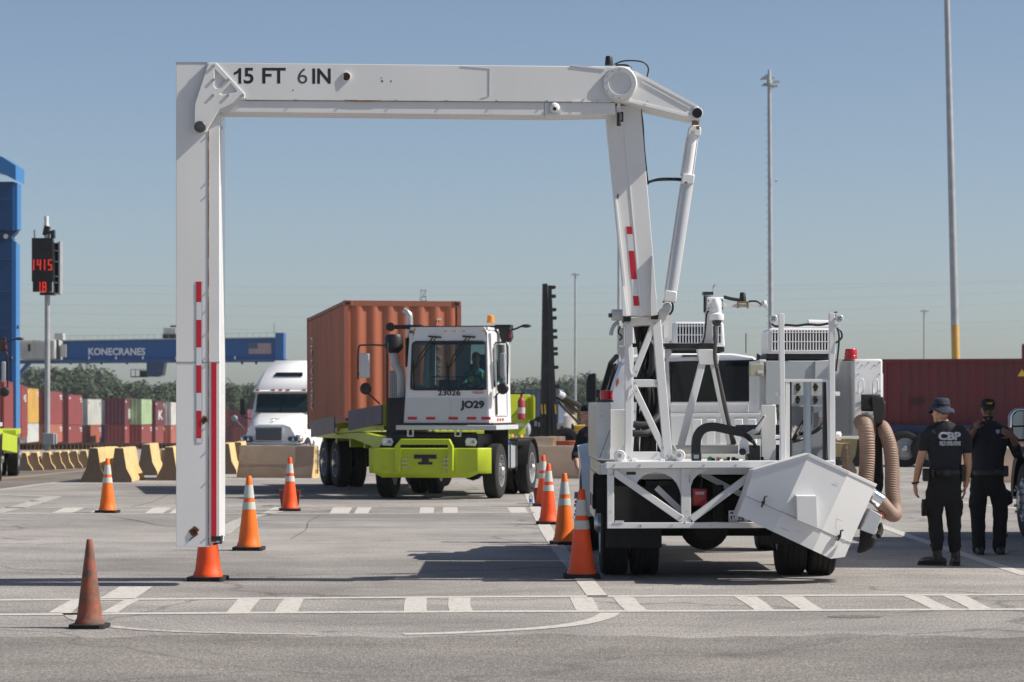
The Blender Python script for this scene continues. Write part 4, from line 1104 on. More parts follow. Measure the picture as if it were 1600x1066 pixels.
# ------------------------------------------------------------------ its trailer
def yard_trailer(label, loc, rot):
    """origin: middle of the deck front edge on the ground, length along +y"""
    o = thing('yard_trailer', label, 'trailer', loc, rot, 'lime green yard trailers', local=True)
    b = MB(); b.box(-1.32,1.32,1.9,7.6,1.08,1.22); b.box(-.6,-.4,-.3,7.6,.68,1.08); b.box(.4,.6,-.3,7.6,.68,1.08)
    for y in (2.6,4.0,5.4,6.8): b.box(-1.3,1.3,y,y+.14,.9,1.08)
    b.build('deck', LIME, o, bev=.01)
    b = MB(); b.prism([(-1.0,1.9,1.22),(-.75,-1.2,1.30),(.75,-1.2,1.30),(1.0,1.9,1.22)], (0,0,-.12)); b.prism([(-1.35,1.8,1.07),(-.9,-.9,1.22),(-.55,-.9,1.22),(-.8,1.8,1.07)], (0,0,-.42)); b.prism([(1.35,1.8,1.07),(.9,-.9,1.22),(.55,-.9,1.22),(.8,1.8,1.07)][::-1], (0,0,-.42))
    b.build('gooseneck', LIME, o, bev=.01)
    PUR = M('plate_grey', (.13, .115, .15), .55, var=.15, scale=1.2, dirt=(.2,.18,.2), damt=.4)
    cr_, sr_ = math.cos(rot), math.sin(rot)
    def wl(p): d = Vector(p) - Vector(loc); return Vector((d.x*cr_ + d.y*sr_, -d.x*sr_ + d.y*cr_, p[2]))
    # flared side plates beside the load
    for (xa, ta, ba, Da), (xb, tb, bb, Db) in (((596, 632.5, 662, 53.9), (544, 642, 673, 55.25)), ((522, 650, 676, 57.0), (485.5, 657.5, 683.5, 60.8))):
        q = [wl(P(xa, ta, Da)), wl(P(xa, ba, Da)), wl(P(xb, bb, Db)), wl(P(xb, tb, Db))]
        b = MB(); b.prism(q, (.03, 0, 0)); p = b.build('guide_plate', PUR, o)
        g = wl(P(xa, ta, Da)) - wl(P(xa, ba, Da)); c0 = wl(P(xa, ba, Da))
        b = MB(); b.prism([c0+g*.98+Vector((.035,.0,0)), c0+Vector((.035,.0,-.05)), c0+Vector((.42,.0,-.05)), c0+Vector((.42,.0,.08)), c0+g*.98+Vector((.10,.0,0))], (0,.03,0)); b.build('guide_gusset', LIME, p)
    b = MB()
    q = [wl(P(x, y, D_)) for x, y, D_ in ((522, 671, 57.2), (600, 664, 54.2), (600, 672, 54.2), (522, 677, 57.2))]; b.prism(q, (.12,.1,0))
    q = [wl(P(x, y, D_)) for x, y, D_ in ((524, 677, 57.3), (566, 676, 55.6), (602, 684, 54.4), (598, 698, 54.4), (587, 700, 54.6), (545, 683, 56.6))]; b.prism(q, (.15,.1,0))
    b.build('side_beam', LIME, o)
    b = MB(); b.prism([wl(P(x, y, 56.9)) for x, y in ((523.5, 669), (532, 669), (532, 674), (523.5, 674.5))], (0,-.02,0)); pp_ = b.build('reflector_strip', WHTT, o)
    b = MB(); b.prism([wl(P(x, y, 56.87)) for x, y in ((527, 669.2), (534, 669.2), (534, 674), (527, 674.2))], (0,-.02,0)); b.build('reflector_strip', REDT, o)
    b = MB(); x = 1.62; b.prism([(x-.55,.3,1.40),(x-.02,.3,1.40),(x+.10,.3,1.55),(x+.10,.3,1.97),(x+.04,.3,2.03),(x-.55,.3,2.03)][::-1], (0,.06,0)); b.prism([(x+.06,.29,1.50),(x+.1,.29,1.55),(x+.1,.29,1.97),(x+.06,.29,2.02)], (0,-.2,0)); b.prism([(x-.5,.26,1.22),(x-.05,.26,1.2),(x-.08,.26,1.75),(x-.5,.26,1.46)], (0,.02,0)); p = b.build('guide_plate', LIME, o, bev=.008)
    b = MB(); b.box(x-.5,x-.10,.23,.255,1.36,1.44); b.build('reflector_strip', WHTT, p)
    b = MB(); b.box(x-.42,x-.28,.222,.229,1.365,1.435); b.build('reflector_strip', REDT, p)
    b = MB(); b.box(-.55,.55,5.5,6.6,.45,.7); b.cyl((-1,5.6,.53),(1,5.6,.53),.09); b.cyl((-1,6.8,.53),(1,6.8,.53),.09); b.build('bogie', BLACKM, o)
    for s in (-1, 1):
        for y in (5.6, 6.8):
            for x in (1.16, .82): wheel(o, (s*x, y, .53), .53, .29, (s,0,0), GALV, dish=.14, hub=(x > 1))
    return o
TRL = yard_trailer('lime green trailer with dark side plates carrying the brown container', (-1.15, 56.25, 0), R(16))
# the pair at the left frame edge
YT2 = copy_tree(YT); YT2.location = (-12.95, 62.6, 0); YT2.rotation_euler = (0,0,R(9)); YT2['label'] = 'yard tractor cut by the left frame edge, only a mirror and wheels showing'
TR2 = copy_tree(TRL); TR2.location = (-13.2, 65.6, 0); TR2.rotation_euler = (0,0,R(9)); TR2['label'] = 'lime green trailer corner and wheels at the left frame edge'
for c in list(TR2.children):
    if c.name.startswith('guide_plate') and c.data.vertices[0].co.x > 0.6:
        for g in list(c.children): bpy.data.objects.remove(g)
        bpy.data.objects.remove(c)
for c in list(YT2.children):
    if c.name.startswith('fire_ext'):
        for g in list(c.children): bpy.data.objects.remove(g)
        bpy.data.objects.remove(c)
# ------------------------------------------------------------------ highway truck
def highway_truck():
    D = 102.0; s = F/D
    o = thing('highway_truck', 'white highway truck with tall roof fairing waiting behind the tan barrier', 'truck', (P(441, 640, D).x, D, -.33), R(-9), local=True)
    W = WHITE2
    b = MB()     # hood
    b.rings([[(-1.0,-1.7,.62),(-.98,-1.75,1.0),(-.72,-1.72,1.42),(-.45,-1.68,1.50),(.45,-1.68,1.50),(.72,-1.72,1.42),(.98,-1.75,1.0),(1.0,-1.7,.62)],
             [(-1.13,-1.0,.62),(-1.13,-1.0,1.05),(-.90,-1.0,1.6),(-.6,-1.0,1.72),(.6,-1.0,1.72),(.90,-1.0,1.6),(1.13,-1.0,1.05),(1.13,-1.0,.62)],
             [(-1.16,0,.8),(-1.16,0,1.2),(-1.02,0,1.82),(-.8,0,1.93),(.8,0,1.93),(1.02,0,1.82),(1.16,0,1.2),(1.16,0,.8)]])
    b.build('hood', W, o, ang=50)
    b = MB(); b.box(-.60,.46,-1.80,-1.72,.88,1.42); gr = b.build('grille_frame', CHROME, o, bev=.03)
    b = MB(); b.box(-.56,.42,-1.83,-1.79,.92,1.38); b.build('grille_mesh', M('grille_grey', (.10,.105,.12), .5, metal=.5, var=.3, scale=40), gr)
    b = MB(); b.tube(spline([(-1.22,-1.55,.70),(-.9,-1.85,.62),(0,-1.9,.60),(.9,-1.85,.62),(1.22,-1.55,.70)],5), .16, 8); b.build('bumper', M('bumper_dark', (.03,.04,.06), .4), o)
    for sx in (-1, 1):
        b = MB(); b.ball((sx*.86,-1.60,.98), .25, 1.25, .7, .68, 3); h = b.build('headlight', CHROME, o)
        for dx in (-.13, .09):
            b = MB(); b.lathe((sx*(.86+dx*1),-1.775,.98),(0,-1,0),[(.085,0),(.085,.02),(.06,.03),(.001,.03)],16); b.build('lens', M('lens_dark', (.05,.055,.06), .1), h)
        b = MB(); b.ball((sx*1.08,-1.52,.98), .12, .8, .8, 1.1); b.build('turn_signal', AMBER, h)
        wheel(o, (sx*1.05,-.75,.52), .52, .28, (sx,0,0), CHROME)
        b = MB(); b.prism([(sx*1.16,.3,.5),(sx*1.16,3.2,.5),(sx*1.20,3.2,1.0),(sx*1.20,.3,1.0)], (-sx*.2,0,0)); b.build('side_fairing', W, o, bev=.04)
        wheel(o, (sx*1.05,4.2,.52), .52, .28, (sx,0,0), CHROME)
    b = MB()     # cab + sleeper
    zr = 3.90
    b.rings([[(-1.16,0,.95),(-1.16,0,1.85),(-1.12,.02,1.95),(1.12,.02,1.95),(1.16,0,1.85),(1.16,0,.95)], [(-1.18,.35,.8),(-1.17,.35,2.0),(-1.08,.40,2.72),(1.08,.40,2.72),(1.17,.35,2.0),(1.18,.35,.8)], [(-1.2,3.0,.8),(-1.2,3.0,2.0),(-1.18,3.0,2.9),(1.18,3.0,2.9),(1.2,3.0,2.0),(1.2,3.0,.8)]])
    b.build('cab', W, o, ang=30)
    b = MB()
    rg = []
    for y, z, w, t in ((.20,2.72,1.13,.06),(.25,2.95,1.12,.2),(.55,3.28,1.09,.3),(.95,3.60,1.03,.45),(1.4,zr-.10,.96,.5),(1.9,zr,.92,.5),(3.0,zr-.02,.9,.5)):
        rg.append([(-w,y,2.70),(-w,y,2.70+(z-2.70)*.45),(-w*.93,y,2.70+(z-2.70)*.8),(-w*.78,y,z),(w*.78,y,z),(w*.93,y,2.70+(z-2.70)*.8),(w,y,2.70+(z-2.70)*.45),(w,y,2.70)])
    b.rings(rg); b.build('roof_fairing', W, o, ang=60)
    b = MB(); b.prism([(-.45,.50,3.30),(-.40,.64,3.44),(.62,.64,3.44),(.66,.50,3.30)], (0,.05,-.01)); b.build('roof_window', GLD, o, bev=.03)
    b = MB(); b.prism([(-1.00,-.012,1.97),(1.00,-.012,1.97),(1.02,.33,2.64),(-1.02,.33,2.64)], (0,-.03,0)); w_ = b.build('windscreen', M('windscreen_dark', (.012,.028,.03), .08), o)
    b = MB(); b.bar((0,-.07,1.95),(0,.29,2.66),.03); b.bar((-1.02,-.05,1.96),(1.02,-.05,1.96),.03); b.build('windscreen_trim', BLACK, w_)
    b = MB(); b.prism([(-1.12,.10,2.70),(1.12,.10,2.70),(1.10,.30,2.78),(-1.10,.30,2.78)], (0,0,.03)); b.build('sun_visor', W, o)
    for x in (-.98,-.38,-.10,.18,.80):
        b = MB(); b.box(x-.07,x+.07,.12,.2,2.74,2.80); b.build('marker_lamp', M('marker_dull', (.45,.10,.05), .4), o)
    for sx in (-1, 1):
        b = MB(); b.tube([(sx*1.15,.3,2.55),(sx*1.50,.1,2.55),(sx*1.55,.1,1.8),(sx*1.1,.2,1.65)], .02, 6); a_ = b.build('mirror_arm', BLACK, o)
        b = MB(); b.box(sx*1.52-.10,sx*1.52+.10,.02,.12,1.85,2.45); b.build('mirror', BLACK, a_, bev=.03)
        b = MB(); b.lathe((sx*1.60,-.85,1.72),(0,-1,0),[(.12,-.03),(.12,0),(.08,.04),(.001,.05)],16); b.tube([(sx*1.1,-.8,1.2),(sx*1.58,-.83,1.7)], .012, 5); b.build('hood_mirror', GREYP, a_)
    b = MB(); b.cyl((.0,-1.42,1.635),(0,-1.40,1.66),.05,n=12); b.box(-.16,.16,-1.13,-1.10,1.70,1.72); b.build('hood_badge', CHROME, o)
    return o
highway_truck()
# ------------------------------------------------------------------ mast machine
Dm = 100.0
mm = thing('container_handler', 'yellow container handler with a tall black mast standing behind the barriers', 'container handler', (P(870, 640, Dm).x, Dm, 0), 0)
MB_ = M('mast_black', (.016,.017,.02), .6, var=.3, scale=.8, dirt=(.06,.06,.07), damt=.4)
b = MB(); b.pp([(847.5, 443.5), (855.5, 443), (857, 560), (852, 700), (843, 700), (846, 560)], Dm-.4, .35); b.pp([(856.5, 446), (862, 446), (866, 560), (872, 700), (864, 700), (860, 560)], Dm-.4, .35)
b.pp([(856, 446), (861, 447), (863, 600), (866, 700), (853, 700), (856, 560)], Dm+.4, .3)
b.build('mast', MB_, mm)
b = MB(); b.pbar(857.3, 455, 860, 700, 1.6, Dm-.55, .1); b.pbar(849, 450, 846, 700, 1.2, Dm-.55, .1); b.build('chain', M('chain_grey', (.05,.05,.055), .5, metal=.5), mm)
for y in (449, 463, 484, 497, 517, 527, 545, 553, 574, 604):
    x = 861 + (y-446)*.035
    b = MB(); b.pbox(x, x+4.5, y-2.6, y+2.6, Dm-.3, .3); b.cyl(P(x+4.5, y, Dm-.3), P(x+4.5, y, Dm), .07, n=12); b.build('mast_lug', MB_, mm)
b = MB()
for y in (470, 500, 530, 560, 590, 620, 650): b.pbox(853, 862+(y-446)*.03, y, y+2.2, Dm-.2, .15)
b.build('cross_rail', MB_, mm)
b = MB(); b.pp([(828, 655), (846, 650), (862, 652), (864, 694), (828, 694)], Dm-.3, .6); b.pbox(812, 830, 680, 686, Dm-.2, .3); b.pbox(831, 834, 648, 690, Dm-.5, .2); b.pbox(856, 859, 648, 690, Dm-.5, .2); b.build('carriage', BLACKM, mm)
b = MB(); b.pbox(835, 839, 658, 666, Dm-.36, .05); b.pbox(841, 844, 660, 667, Dm-.36, .05); b.build('carriage_lamp', LGREY, mm)
for x in (846, 851, 867.5):
    b = MB(); b.pbar(x, 632, x+1.2, 647, 2.2, Dm-.62, .06); b.build('yellow_guard', YEL, mm)
b = MB(); b.tube([P(871, 614, Dm), P(905, 634, Dm+1)], .10, 10); b.tube([P(871, 621, Dm+.3), P(905, 645, Dm+1.2)], .07, 10); b.tube([P(872, 628, Dm+.3), P(905, 662, Dm+1)], .05, 8); b.build('tilt_cylinder', BLACKM, mm)
b = MB(); b.tube([P(871, 614, Dm-.02), P(880, 619, Dm+.2)], .13, 10); b.build('cylinder_head', LGREY, mm)
b = MB(); b.pp([(869, 676), (880, 671), (896, 670), (898, 665), (925, 664), (925, 700), (869, 700)], Dm+.5, 3); b.build('body', YEL, mm, bev=.03)
b = MB(); b.pp([(874, 676), (876, 666), (880, 666), (881, 676)], Dm+.4, .2); b.pp([(892, 672), (893, 662), (896, 662), (897, 672)], Dm+.4, .2); b.build('body_lamp', BLACK, mm)
q = P(883, 640, Dm-.1); wheel(mm, (q.x, Dm-.1, .52), .55, .4, (0,-1,0), DARK, hub=False)
# small things round it
def simple_bollard(px, yt, D, label, mat, r=.09):
    o = thing('bollard', label, 'bollard', (P(px,640,D).x, D, 0), 0, 'yellow bollards', local=True)
    zt = HC-(yt-HZ)*D/F
    b = MB(); b.lathe((0,0,0),(0,0,1),[(r,0),(r,zt-.04),(r*.7,zt),(.001,zt+.01)],14); b.build('post', mat, o)
    b = MB(); b.cyl((0,0,0),(0,0,.03),r*1.8,n=14); b.build('base_plate', GALV, o)
simple_bollard(798.5, 664, 75, 'tall yellow bollard just right of the yard tractor cab', YEL, .075)
simple_bollard(813, 677, 80, 'short orange yellow bollard between the yard tractor and the black mast', YEL, .085)
tk = thing('steel_tank', 'grey horizontal tank between the lime trailer plate and the mast', 'tank', (P(812,640,95).x, 95, 0), 0)
b = MB(); b.lathe(P(797, 671, 95), (1,0,0), [(.001,-.1),(.15,-.08),(.24,0),(.24,.62),(.15,.7),(.001,.72)], 20); b.build('tank_body', GREYP, tk)
b = MB(); b.box(P(800,640,95).x, P(801,640,95).x+.06, 94.9, 95.1, 0, .85); b.box(P(814,640,95).x, P(814,640,95).x+.08, 94.9, 95.1, 0, .85); b.build('leg', BLACKM, tk)
D = 92.0
for px, w, lab, mat in ((848, 1.5, 'low tan barrier under the black mast', CONC2), (863.5, .3, 'narrow yellow barrier end under the black mast', CONC)):
    barrier((P(px, 640, D).x, D, 0), R(90), w, lab, mat=mat, loop=False, seed=int(px))
def plastic_barrier(px, w, label, mat):
    o = thing('plastic_barrier', label, 'barrier', (P(px,640,88).x, 88, 0), R(88), 'orange plastic barriers', local=True)
    b = MB(); L = w
    pr = [(.25,0),(.25,.2),(.12,.42),(.12,.68),(.18,.70),(.18,.72)]
    pts = [(x,z) for x,z in pr]+[(-x,z) for x,z in pr[::-1]]
    b.rings([[(x,-L/2+L*i/3,z) for x,z in pts] for i in range(4)]); b.build('barrier_body', mat, o, bev=.02)
    b = MB(); b.box(.12,.26,-L/4,L/4,.45,.55); b.build('fork_slot', DARK, o)
plastic_barrier(879, .42, 'dull red plastic barrier in front of the yellow handler wheel', M('red_plastic', (.42,.09,.05), .6, var=.15))
plastic_barrier(893.5, .22, 'orange plastic barrier next to the dull red one', M('orange_plastic', (.62,.17,.07), .6, var=.15))
ct = thing('storage_tank', 'pale round tank in the distance right of the black mast', 'tank', (P(883,640,230).x, 230, -3.5), 0)
b = MB(); q = P(883, 648, 230); b.lathe((q.x, 230, -3.5), (0,0,1), [(.85,0),(.85,q.z+3.5-.1),(.7,q.z+3.5),(.001,q.z+3.6)], 24); b.build('tank_shell', M('pale_tank', (.42,.40,.36), .7), ct)
b = MB(); b.cyl((q.x,230,q.z+.0),(q.x,230,q.z+.35),.2,n=12); b.build('hatch', GALV, ct)
# red stack beyond the right container
container('shipping_container', 'small far red container showing above the right end of the dark red one', P(1611, 566, 150), R(-11), 12, 1.0, 1.0, C_DKR, None, 'containers behind the mast machine', False)
# ------------------------------------------------------------------ scanner truck with its inspection boom
T = thing('scanner_truck', 'white inspection truck seen from behind with a tall folding gantry boom reaching left', 'truck', (2.1, 29.5, 0), 0)
P = PT
DB = 27.30                      # front plane of the boom
# boom: vertical detector leg
b = MB(); b.pbox(275, 326, 98, 855, DB+.04, .42); b.pbox(326, 343, 176, 848, DB+.04, .42); leg = b.build('detector_leg', WHITE, T, bev=.004)
b = MB(); b.pbox(324.9, 326.1, 205, 852, DB+.035, .02); b.build('rusty_seam', RUST, leg)
JG = M('joint_grey', (.25,.24,.23), .7, var=.3, scale=20)
b = MB(); b.pbox(274.8, 343.2, 565.4, 566.6, DB+.036, .02); b.build('panel_joint', JG, leg)
b = MB(); b.pbox(274.7, 326, 97.4, 98.6, DB+.036, .4); b.build('top_seam', JG, leg)
for y0, y1 in ((440, 472), (500, 543), (571, 614), (642, 685)):
    b = MB(); b.pbox(306.8, 314.5, y0, y1, DB+.034, .02); b.build('red_tape', REDT, leg)
for y0, y1 in ((472, 500), (543, 571), (614, 642), (685, 692)):
    b = MB(); b.pbox(306.8, 314.5, y0+.1, y1-.1, DB+.0345, .02); b.build('white_tape', WHTT, leg)
b = MB(); b.pbox(305.6, 316.6, 440, 692.5, DB+.037, .02); b.build('tape_backing', M('tape_backing', (.40,.42,.44), .5), leg)
b = MB(); b.pbox(330.2, 338.2, 566.8, 847, DB+.034, .03); b.build('red_strip', REDT, leg)
b = MB(); b.pbox(343.0, 345.8, 176, 840, DB+.16, .36); b.build('side_strip', WHITE2, leg)
b = MB()
for y in (212, 284, 304, 455, 483, 519, 556, 568, 665, 704, 752, 838): b.cyl(P(324.6, y, DB+.04), P(324.6, y, DB+.026), .008, n=8)
b.build('bolt', STEEL, leg)
def rusthole(px, py, r):
    b = MB()
    n = 18; rn = random.Random(int(px))
    rim = [P(px + r*1.0*math.cos(i*6.283/n)*rn.uniform(.7, 1.2), py + r*math.sin(i*6.283/n)*rn.uniform(.7, 1.25), DB+.036) for i in range(n)]
    b.prism(rim, (0, .01, 0)); d = b.build('rust_patch', RUST, leg)
    b = MB(); c = P(px, py, DB+.036); b.lathe(c, (0,-1,0), [(r*.0035,0),(r*.0042,.012),(r*.0028,.012),(r*.0024,.001),(.001,.001)], 14); b.build('rusty_stub', RUSTD, d)
rusthole(303.5, 831, 7.5); rusthole(319.5, 656, 6)
b = MB(); b.pbar(296, 845, 303, 838, 1.2, DB+.03, .02); b.pbox(330, 345, 838, 845, DB+.03, .2); b.pbar(333, 851, 345, 846, 4, DB+.05, .1); b.pbox(338, 346, 822, 850, DB+.2, .1); b.build('latch', BLACKM, leg)
b = MB(); b.pbox(341, 344.4, 178, 204, DB+.2, .06); b.ball(P(344.2, 200, DB+.22), .022, 1, 1, 1.4); b.build('latch_spring', BLACK, leg)
# corner plate with cut-outs
b = MB(); b.pp([(325.5, 98), (337.5, 98), (383, 147), (382, 153.5), (342.5, 172), (325.5, 199), (322, 206.5), (314, 209), (306, 206), (303.6, 199), (304, 163)], DB-.02, .055); cp = b.build('corner_plate', WHITE, T, bev=.006)
ct_ = MB()
for pl in ([(335,108),(352,125),(340,137),(337,137.5),(334,134)], [(360,130),(369,141),(367,144),(347,148),(343,146)]):
    ct_.pp(pl, DB-.05, .055)
co_ = ct_.build('cutter', None)
bo = cp.modifiers.new('cut', 'BOOLEAN'); bo.object = co_; bo.operation = 'DIFFERENCE'; bo.solver = 'EXACT'
cp.modifiers.move(1, 0)
co_.location = -Vector(T.location)*0 + Vector((0, 0, 0))
dg = bpy.context.evaluated_depsgraph_get()
nm_ = bpy.data.meshes.new_from_object(cp.evaluated_get(dg)); cp.modifiers.clear()
nm_.materials.clear(); nm_.materials.append(WHITE); nm_.polygons.foreach_set('use_smooth', [False]*len(nm_.polygons)); cp.data = nm_
bpy.data.objects.remove(co_)
b = MB()
for x, y in ((334,103),(333.5,124.7),(356.7,125),(333,149),(356.3,149),(379,149)): b.cyl(P(x,y,DB-.02), P(x,y,DB-.036), .014, n=8)
b.build('bolt', STEEL, cp)
b = MB(); b.lathe(P(312.8,198.6,DB-.02), (0,-1,0), [(.058,0),(.058,.02),(.05,.026),(.03,.026),(.03,.04),(.016,.042),(.016,.05),(.001,.05)], 24); b.build('pivot_pin', M('pin_grey', (.12,.125,.13), .45, metal=.6, var=.2), cp)
# horizontal beam
b = MB(); b.pp([(323, 98), (985, 104.5), (985, 160.2), (323, 156.5)], DB, .5); bm_ = b.build('beam', WHITE, T, bev=.005)
b = MB(); b.pp([(342.5, 157), (850, 159.5), (850, 180.5), (343, 175)], DB+.012, .46); b.pp([(850.6, 159.5), (961, 160), (961, 178.5), (850.6, 180.7)], DB+.012, .46); lo = b.build('lower_channel', WHITE, bm_, bev=.004)
b = MB(); b.pp([(383, 156), (961, 159.6), (961, 160.6), (383, 157)], DB-.003, .02); b.build('seam_line', M('seam_dirt', (.16,.14,.12), .8, var=.5, scale=6), bm_)
b = MB(); b.pp([(543, 156.4), (596, 157), (594, 158.6), (560, 159), (544, 158)], DB-.0045, .004); b.build('rust_streak', RUST, bm_)
b = MB()
for i in range(9): b.cyl(P(384+78.5*i, 155.3+.42*i, DB), P(384+78.5*i, 155.3+.42*i, DB-.012), .008, n=8)
b.build('bolt', STEEL, bm_)
b = MB(); b.pbar(720, 104, 765, 107.5, 1.1, DB-.004, .01); b.pbar(765, 107.5, 764.6, 150, 1.1, DB-.0045, .01); b.pbar(764.6, 150, 752, 153.5, 1.1, DB-.004, .01); b.build('weld_bead', M('weld_grey', (.50,.50,.49), .5), bm_)
b = MB(); b.pbar(893, 102, 945, 108, 2.2, DB-.008, .02); b.pbar(893, 158.4, 955, 158.8, 2.6, DB-.008, .02); b.build('weld_bead', WHITE, bm_)
b = MB(); c = P(541, 120, DB); b.lathe(c, (0,-1,0), [(.047,-.02),(.047,.018),(.040,.020),(.038,-.0),(.038,-.015)], 24, cap=False); q = b.build('lifting_hole', WHITE2, bm_)
b = MB(); b.cyl(c+Vector((0,-.002,0)), c+Vector((0,-.0035,0)), .039, n=24); b.build('hole_inside', RUSTD, q)
b = MB()
for x, y, r in ((597,127,.012),(611,127,.009),(458,141,.007),(596,122,.006)): b.cyl(P(x,y,DB), P(x,y,DB-.002), r, n=9)
b.build('paint_chip', M('chip_grey', (.22,.22,.22), .8), bm_)
s_ = DB/F*.979
RT8 = (P(600,100,DB)-P(400,100,DB)).normalized()
b = MB(); b.prism([P(x, y, DB-.0014) for x, y in ((372.5,131),(377,131),(377,106.5),(373.4,106.5),(371.5,109.5),(368.5,112),(365.5,113.2),(365.5,117.5),(369.5,116),(372.5,113.8))], (0,.002,0)); b.build('lettering', INK, bm_)
text('lettering', '5 FT', INK, bm_, P(381, 131, DB), 65.5*s_, 25*s_, right=RT8, bold=.02, depth=.0012)
text('lettering', '6', INKG, bm_, P(465, 131, DB), 15.5*s_, 24.5*s_, right=RT8, depth=.0012)
text('lettering', 'IN', INK, bm_, P(488, 131, DB), 29*s_, 24*s_, right=RT8, bold=.025, depth=.0012)
b = MB(); c = P(866.5, 168.5, DB+.012); b.pbox(857, 876, 161.5, 177, DB+.004, .02); cam_ = b.build('camera_recess', LGREY, lo)
b = MB(); b.lathe(c, (0,-1,0), [(.052,0),(.05,.02),(.035,.045),(.001,.06)], 20); b.build('camera_dome', WHITE2, cam_)
b = MB(); b.cyl(c+Vector((0,-.05,-.014)), c+Vector((0,-.062,-.018)), .018, n=12); b.build('camera_lens', BLACK, cam_)
# hub and tail arm
b = MB(); b.lathe(P(968.5, 131, DB), (0,-1,0), [(.171,-.1),(.171,.04),(.158,.055),(.115,.055),(.11,.042),(.001,.042)], 48); hb = b.build('hub_cover', WHITE, T, ang=28)
b = MB()
for i in range(12):
    a = i*math.pi/6; b.cyl(P(968.5+22.5*math.cos(a), 131+22.5*math.sin(a), DB-.055), P(968.5+22.5*math.cos(a), 131+22.5*math.sin(a), DB-.063), .009, n=8)
b.build('bolt', STEEL, hb)
b = MB(); b.pp([(972, 104), (992, 112), (1092, 167), (1097, 176), (1092, 187), (1080, 185.5), (970, 160)], DB+.015, .46); ta = b.build('tail_arm', WHITE, T, bev=.006)
b = MB(); b.pp([(993, 111), (1091, 165), (1089, 168.5), (993, 117)], DB+.005, .03); b.pp([(985, 156), (1081, 180), (1080, 184), (984, 160)], DB+.005, .03); b.pp([(1003, 127), (1078, 168), (1077.5, 169.5), (1003, 129)], DB+.007, .03); b.build('arm_rib', WHITE2, ta)
b = MB(); b.lathe(P(1089, 177, DB+.015), (0,-1,0), [(.060,0),(.060,.02),(.052,.024),(.045,.004),(.001,.004)], 28); b.build('pin_collar', WHITE, ta)
b = MB(); b.cyl(P(1089, 177, DB+.009), P(1089, 177, DB-.012), .044, n=24); b.build('pivot_pin', BLACK, ta)
b = MB(); b.lathe(P(951.5, 102.5, DB+.2), (0,0,1), [(.042,0),(.040,.03),(.034,.085),(.03,.093),(.001,.095)], 18); b.build('antenna', BLACK, bm_)
b = MB(); b.tube(spline([P(960,101,DB+.2),P(972,96,DB+.2),P(990,95,DB+.2),P(1006,98,DB+.2),P(1013,107,DB+.22),P(1011,120,DB+.25)],5), .008, 6); b.tube(spline([P(963,102,DB+.2),P(978,102,DB+.15),P(986,106,DB+.1)],4), .010, 6); b.build('cable', BLACK, bm_)
# upright boom
DU = DB+.16
b = MB(); b.pp([(946, 165), (1001, 165), (1028, 492), (979, 494), (960.5, 311)], DU, .36); up = b.build('upright', WHITE, T, bev=.005)
b = MB(); b.pp([(960.3, 312), (963.5, 311), (983, 494), (978, 494)], DU-.035, .1); b.pp([(971.5, 449), (974.5, 447), (979.5, 494), (973, 494)], DU-.09, .06); b.pp([(1018.5, 399), (1020.5, 399), (1027.5, 492), (1017, 494), (1016.5, 470)], DU-.04, .05); b.build('flange', WHITE, up, bev=.003)
b = MB(); b.pbar(976, 200, 1003, 494, 1.3, DU-.006, .02); b.build('ridge', WHITE2, up)
def tline(y): return 983.5 + (y-360)*(994.0-983.5)/(470-360)
for y0, y1, w in ((354, 366, 8.5), (392, 436.5, 8.8), (462.5, 478, 8.8)):
    b = MB(); b.pp([(tline(y0)-w/2, y0), (tline(y0)+w/2, y0), (tline(y1)+w/2, y1), (tline(y1)-w/2, y1)], DU-.004, .01); b.build('red_tape', REDT, up)
for y0, y1, w in ((366, 392, 8.6), (436.5, 462.5, 8.6)):
    b = MB(); b.pp([(tline(y0)-w/2, y0), (tline(y0)+w/2, y0), (tline(y1)+w/2, y1), (tline(y1)-w/2, y1)], DU-.0035, .01); b.build('white_tape', WHTT, up)
b = MB(); b.pbox(964.5, 969.5, 161, 178, DU-.12, .05); b.pbox(963.5, 971, 178, 187, DU-.12, .05); b.build('hinge_bracket', WHITE, up)
b = MB(); b.cyl(P(967, 176, DU-.14), P(967, 197, DU-.14), .022, n=12); b.pbox(969, 974, 175, 190, DU-.1, .04); b.build('sensor', BLACKM, up)
b = MB(); b.tube(spline([P(1001,172,DU+.1),P(1004,195,DU+.05),P(1006,230,DU+.05),P(1010,270,DU+.05),P(1012,288,DU+.1)],6), .012, 6); b.build('cable', BLACK, up)
b = MB(); b.pbox(964.5, 966.5, 304, 310, DU-.01, .02); b.build('paint_chip', INKG, up)
# hydraulic cylinder
DC = DB+.2
b = MB(); b.tube([P(1082, 212, DC), P(1047, 462, DC)], .052, 20); hy = b.build('hydraulic_cylinder', WHITE2, T)
b = MB(); b.tube([P(1074.5, 279, DC), P(1047, 462, DC)], .064, 20); b.build('barrel', M('silver_paint', (.56,.57,.59), .35, metal=.3, var=.05), hy)
for pl, h_ in (([(1064.5, 287), (1066.5, 271), (1086, 273), (1083.5, 288)], .08), ([(1036.5, 470), (1039.5, 453), (1058, 456), (1056.5, 473)], .08), ([(1074.5, 211), (1076.5, 199), (1082, 195.5), (1091, 195.5), (1096, 201), (1094.5, 213)], .07)):
    b = MB(); b.pp(pl, DC-h_, 2*h_); b.build('clamp', WHITE, hy, bev=.01)
b = MB(); b.cyl(P(1086, 197, DC), P(1088, 186, DC), .036, n=16); b.cyl(P(1087, 193, DC-.06), P(1087, 193, DC+.06), .03, n=10); b.build('rod_eye', M('bronze_metal', (.20,.15,.10), .5, metal=.6, var=.3), hy)
b = MB()
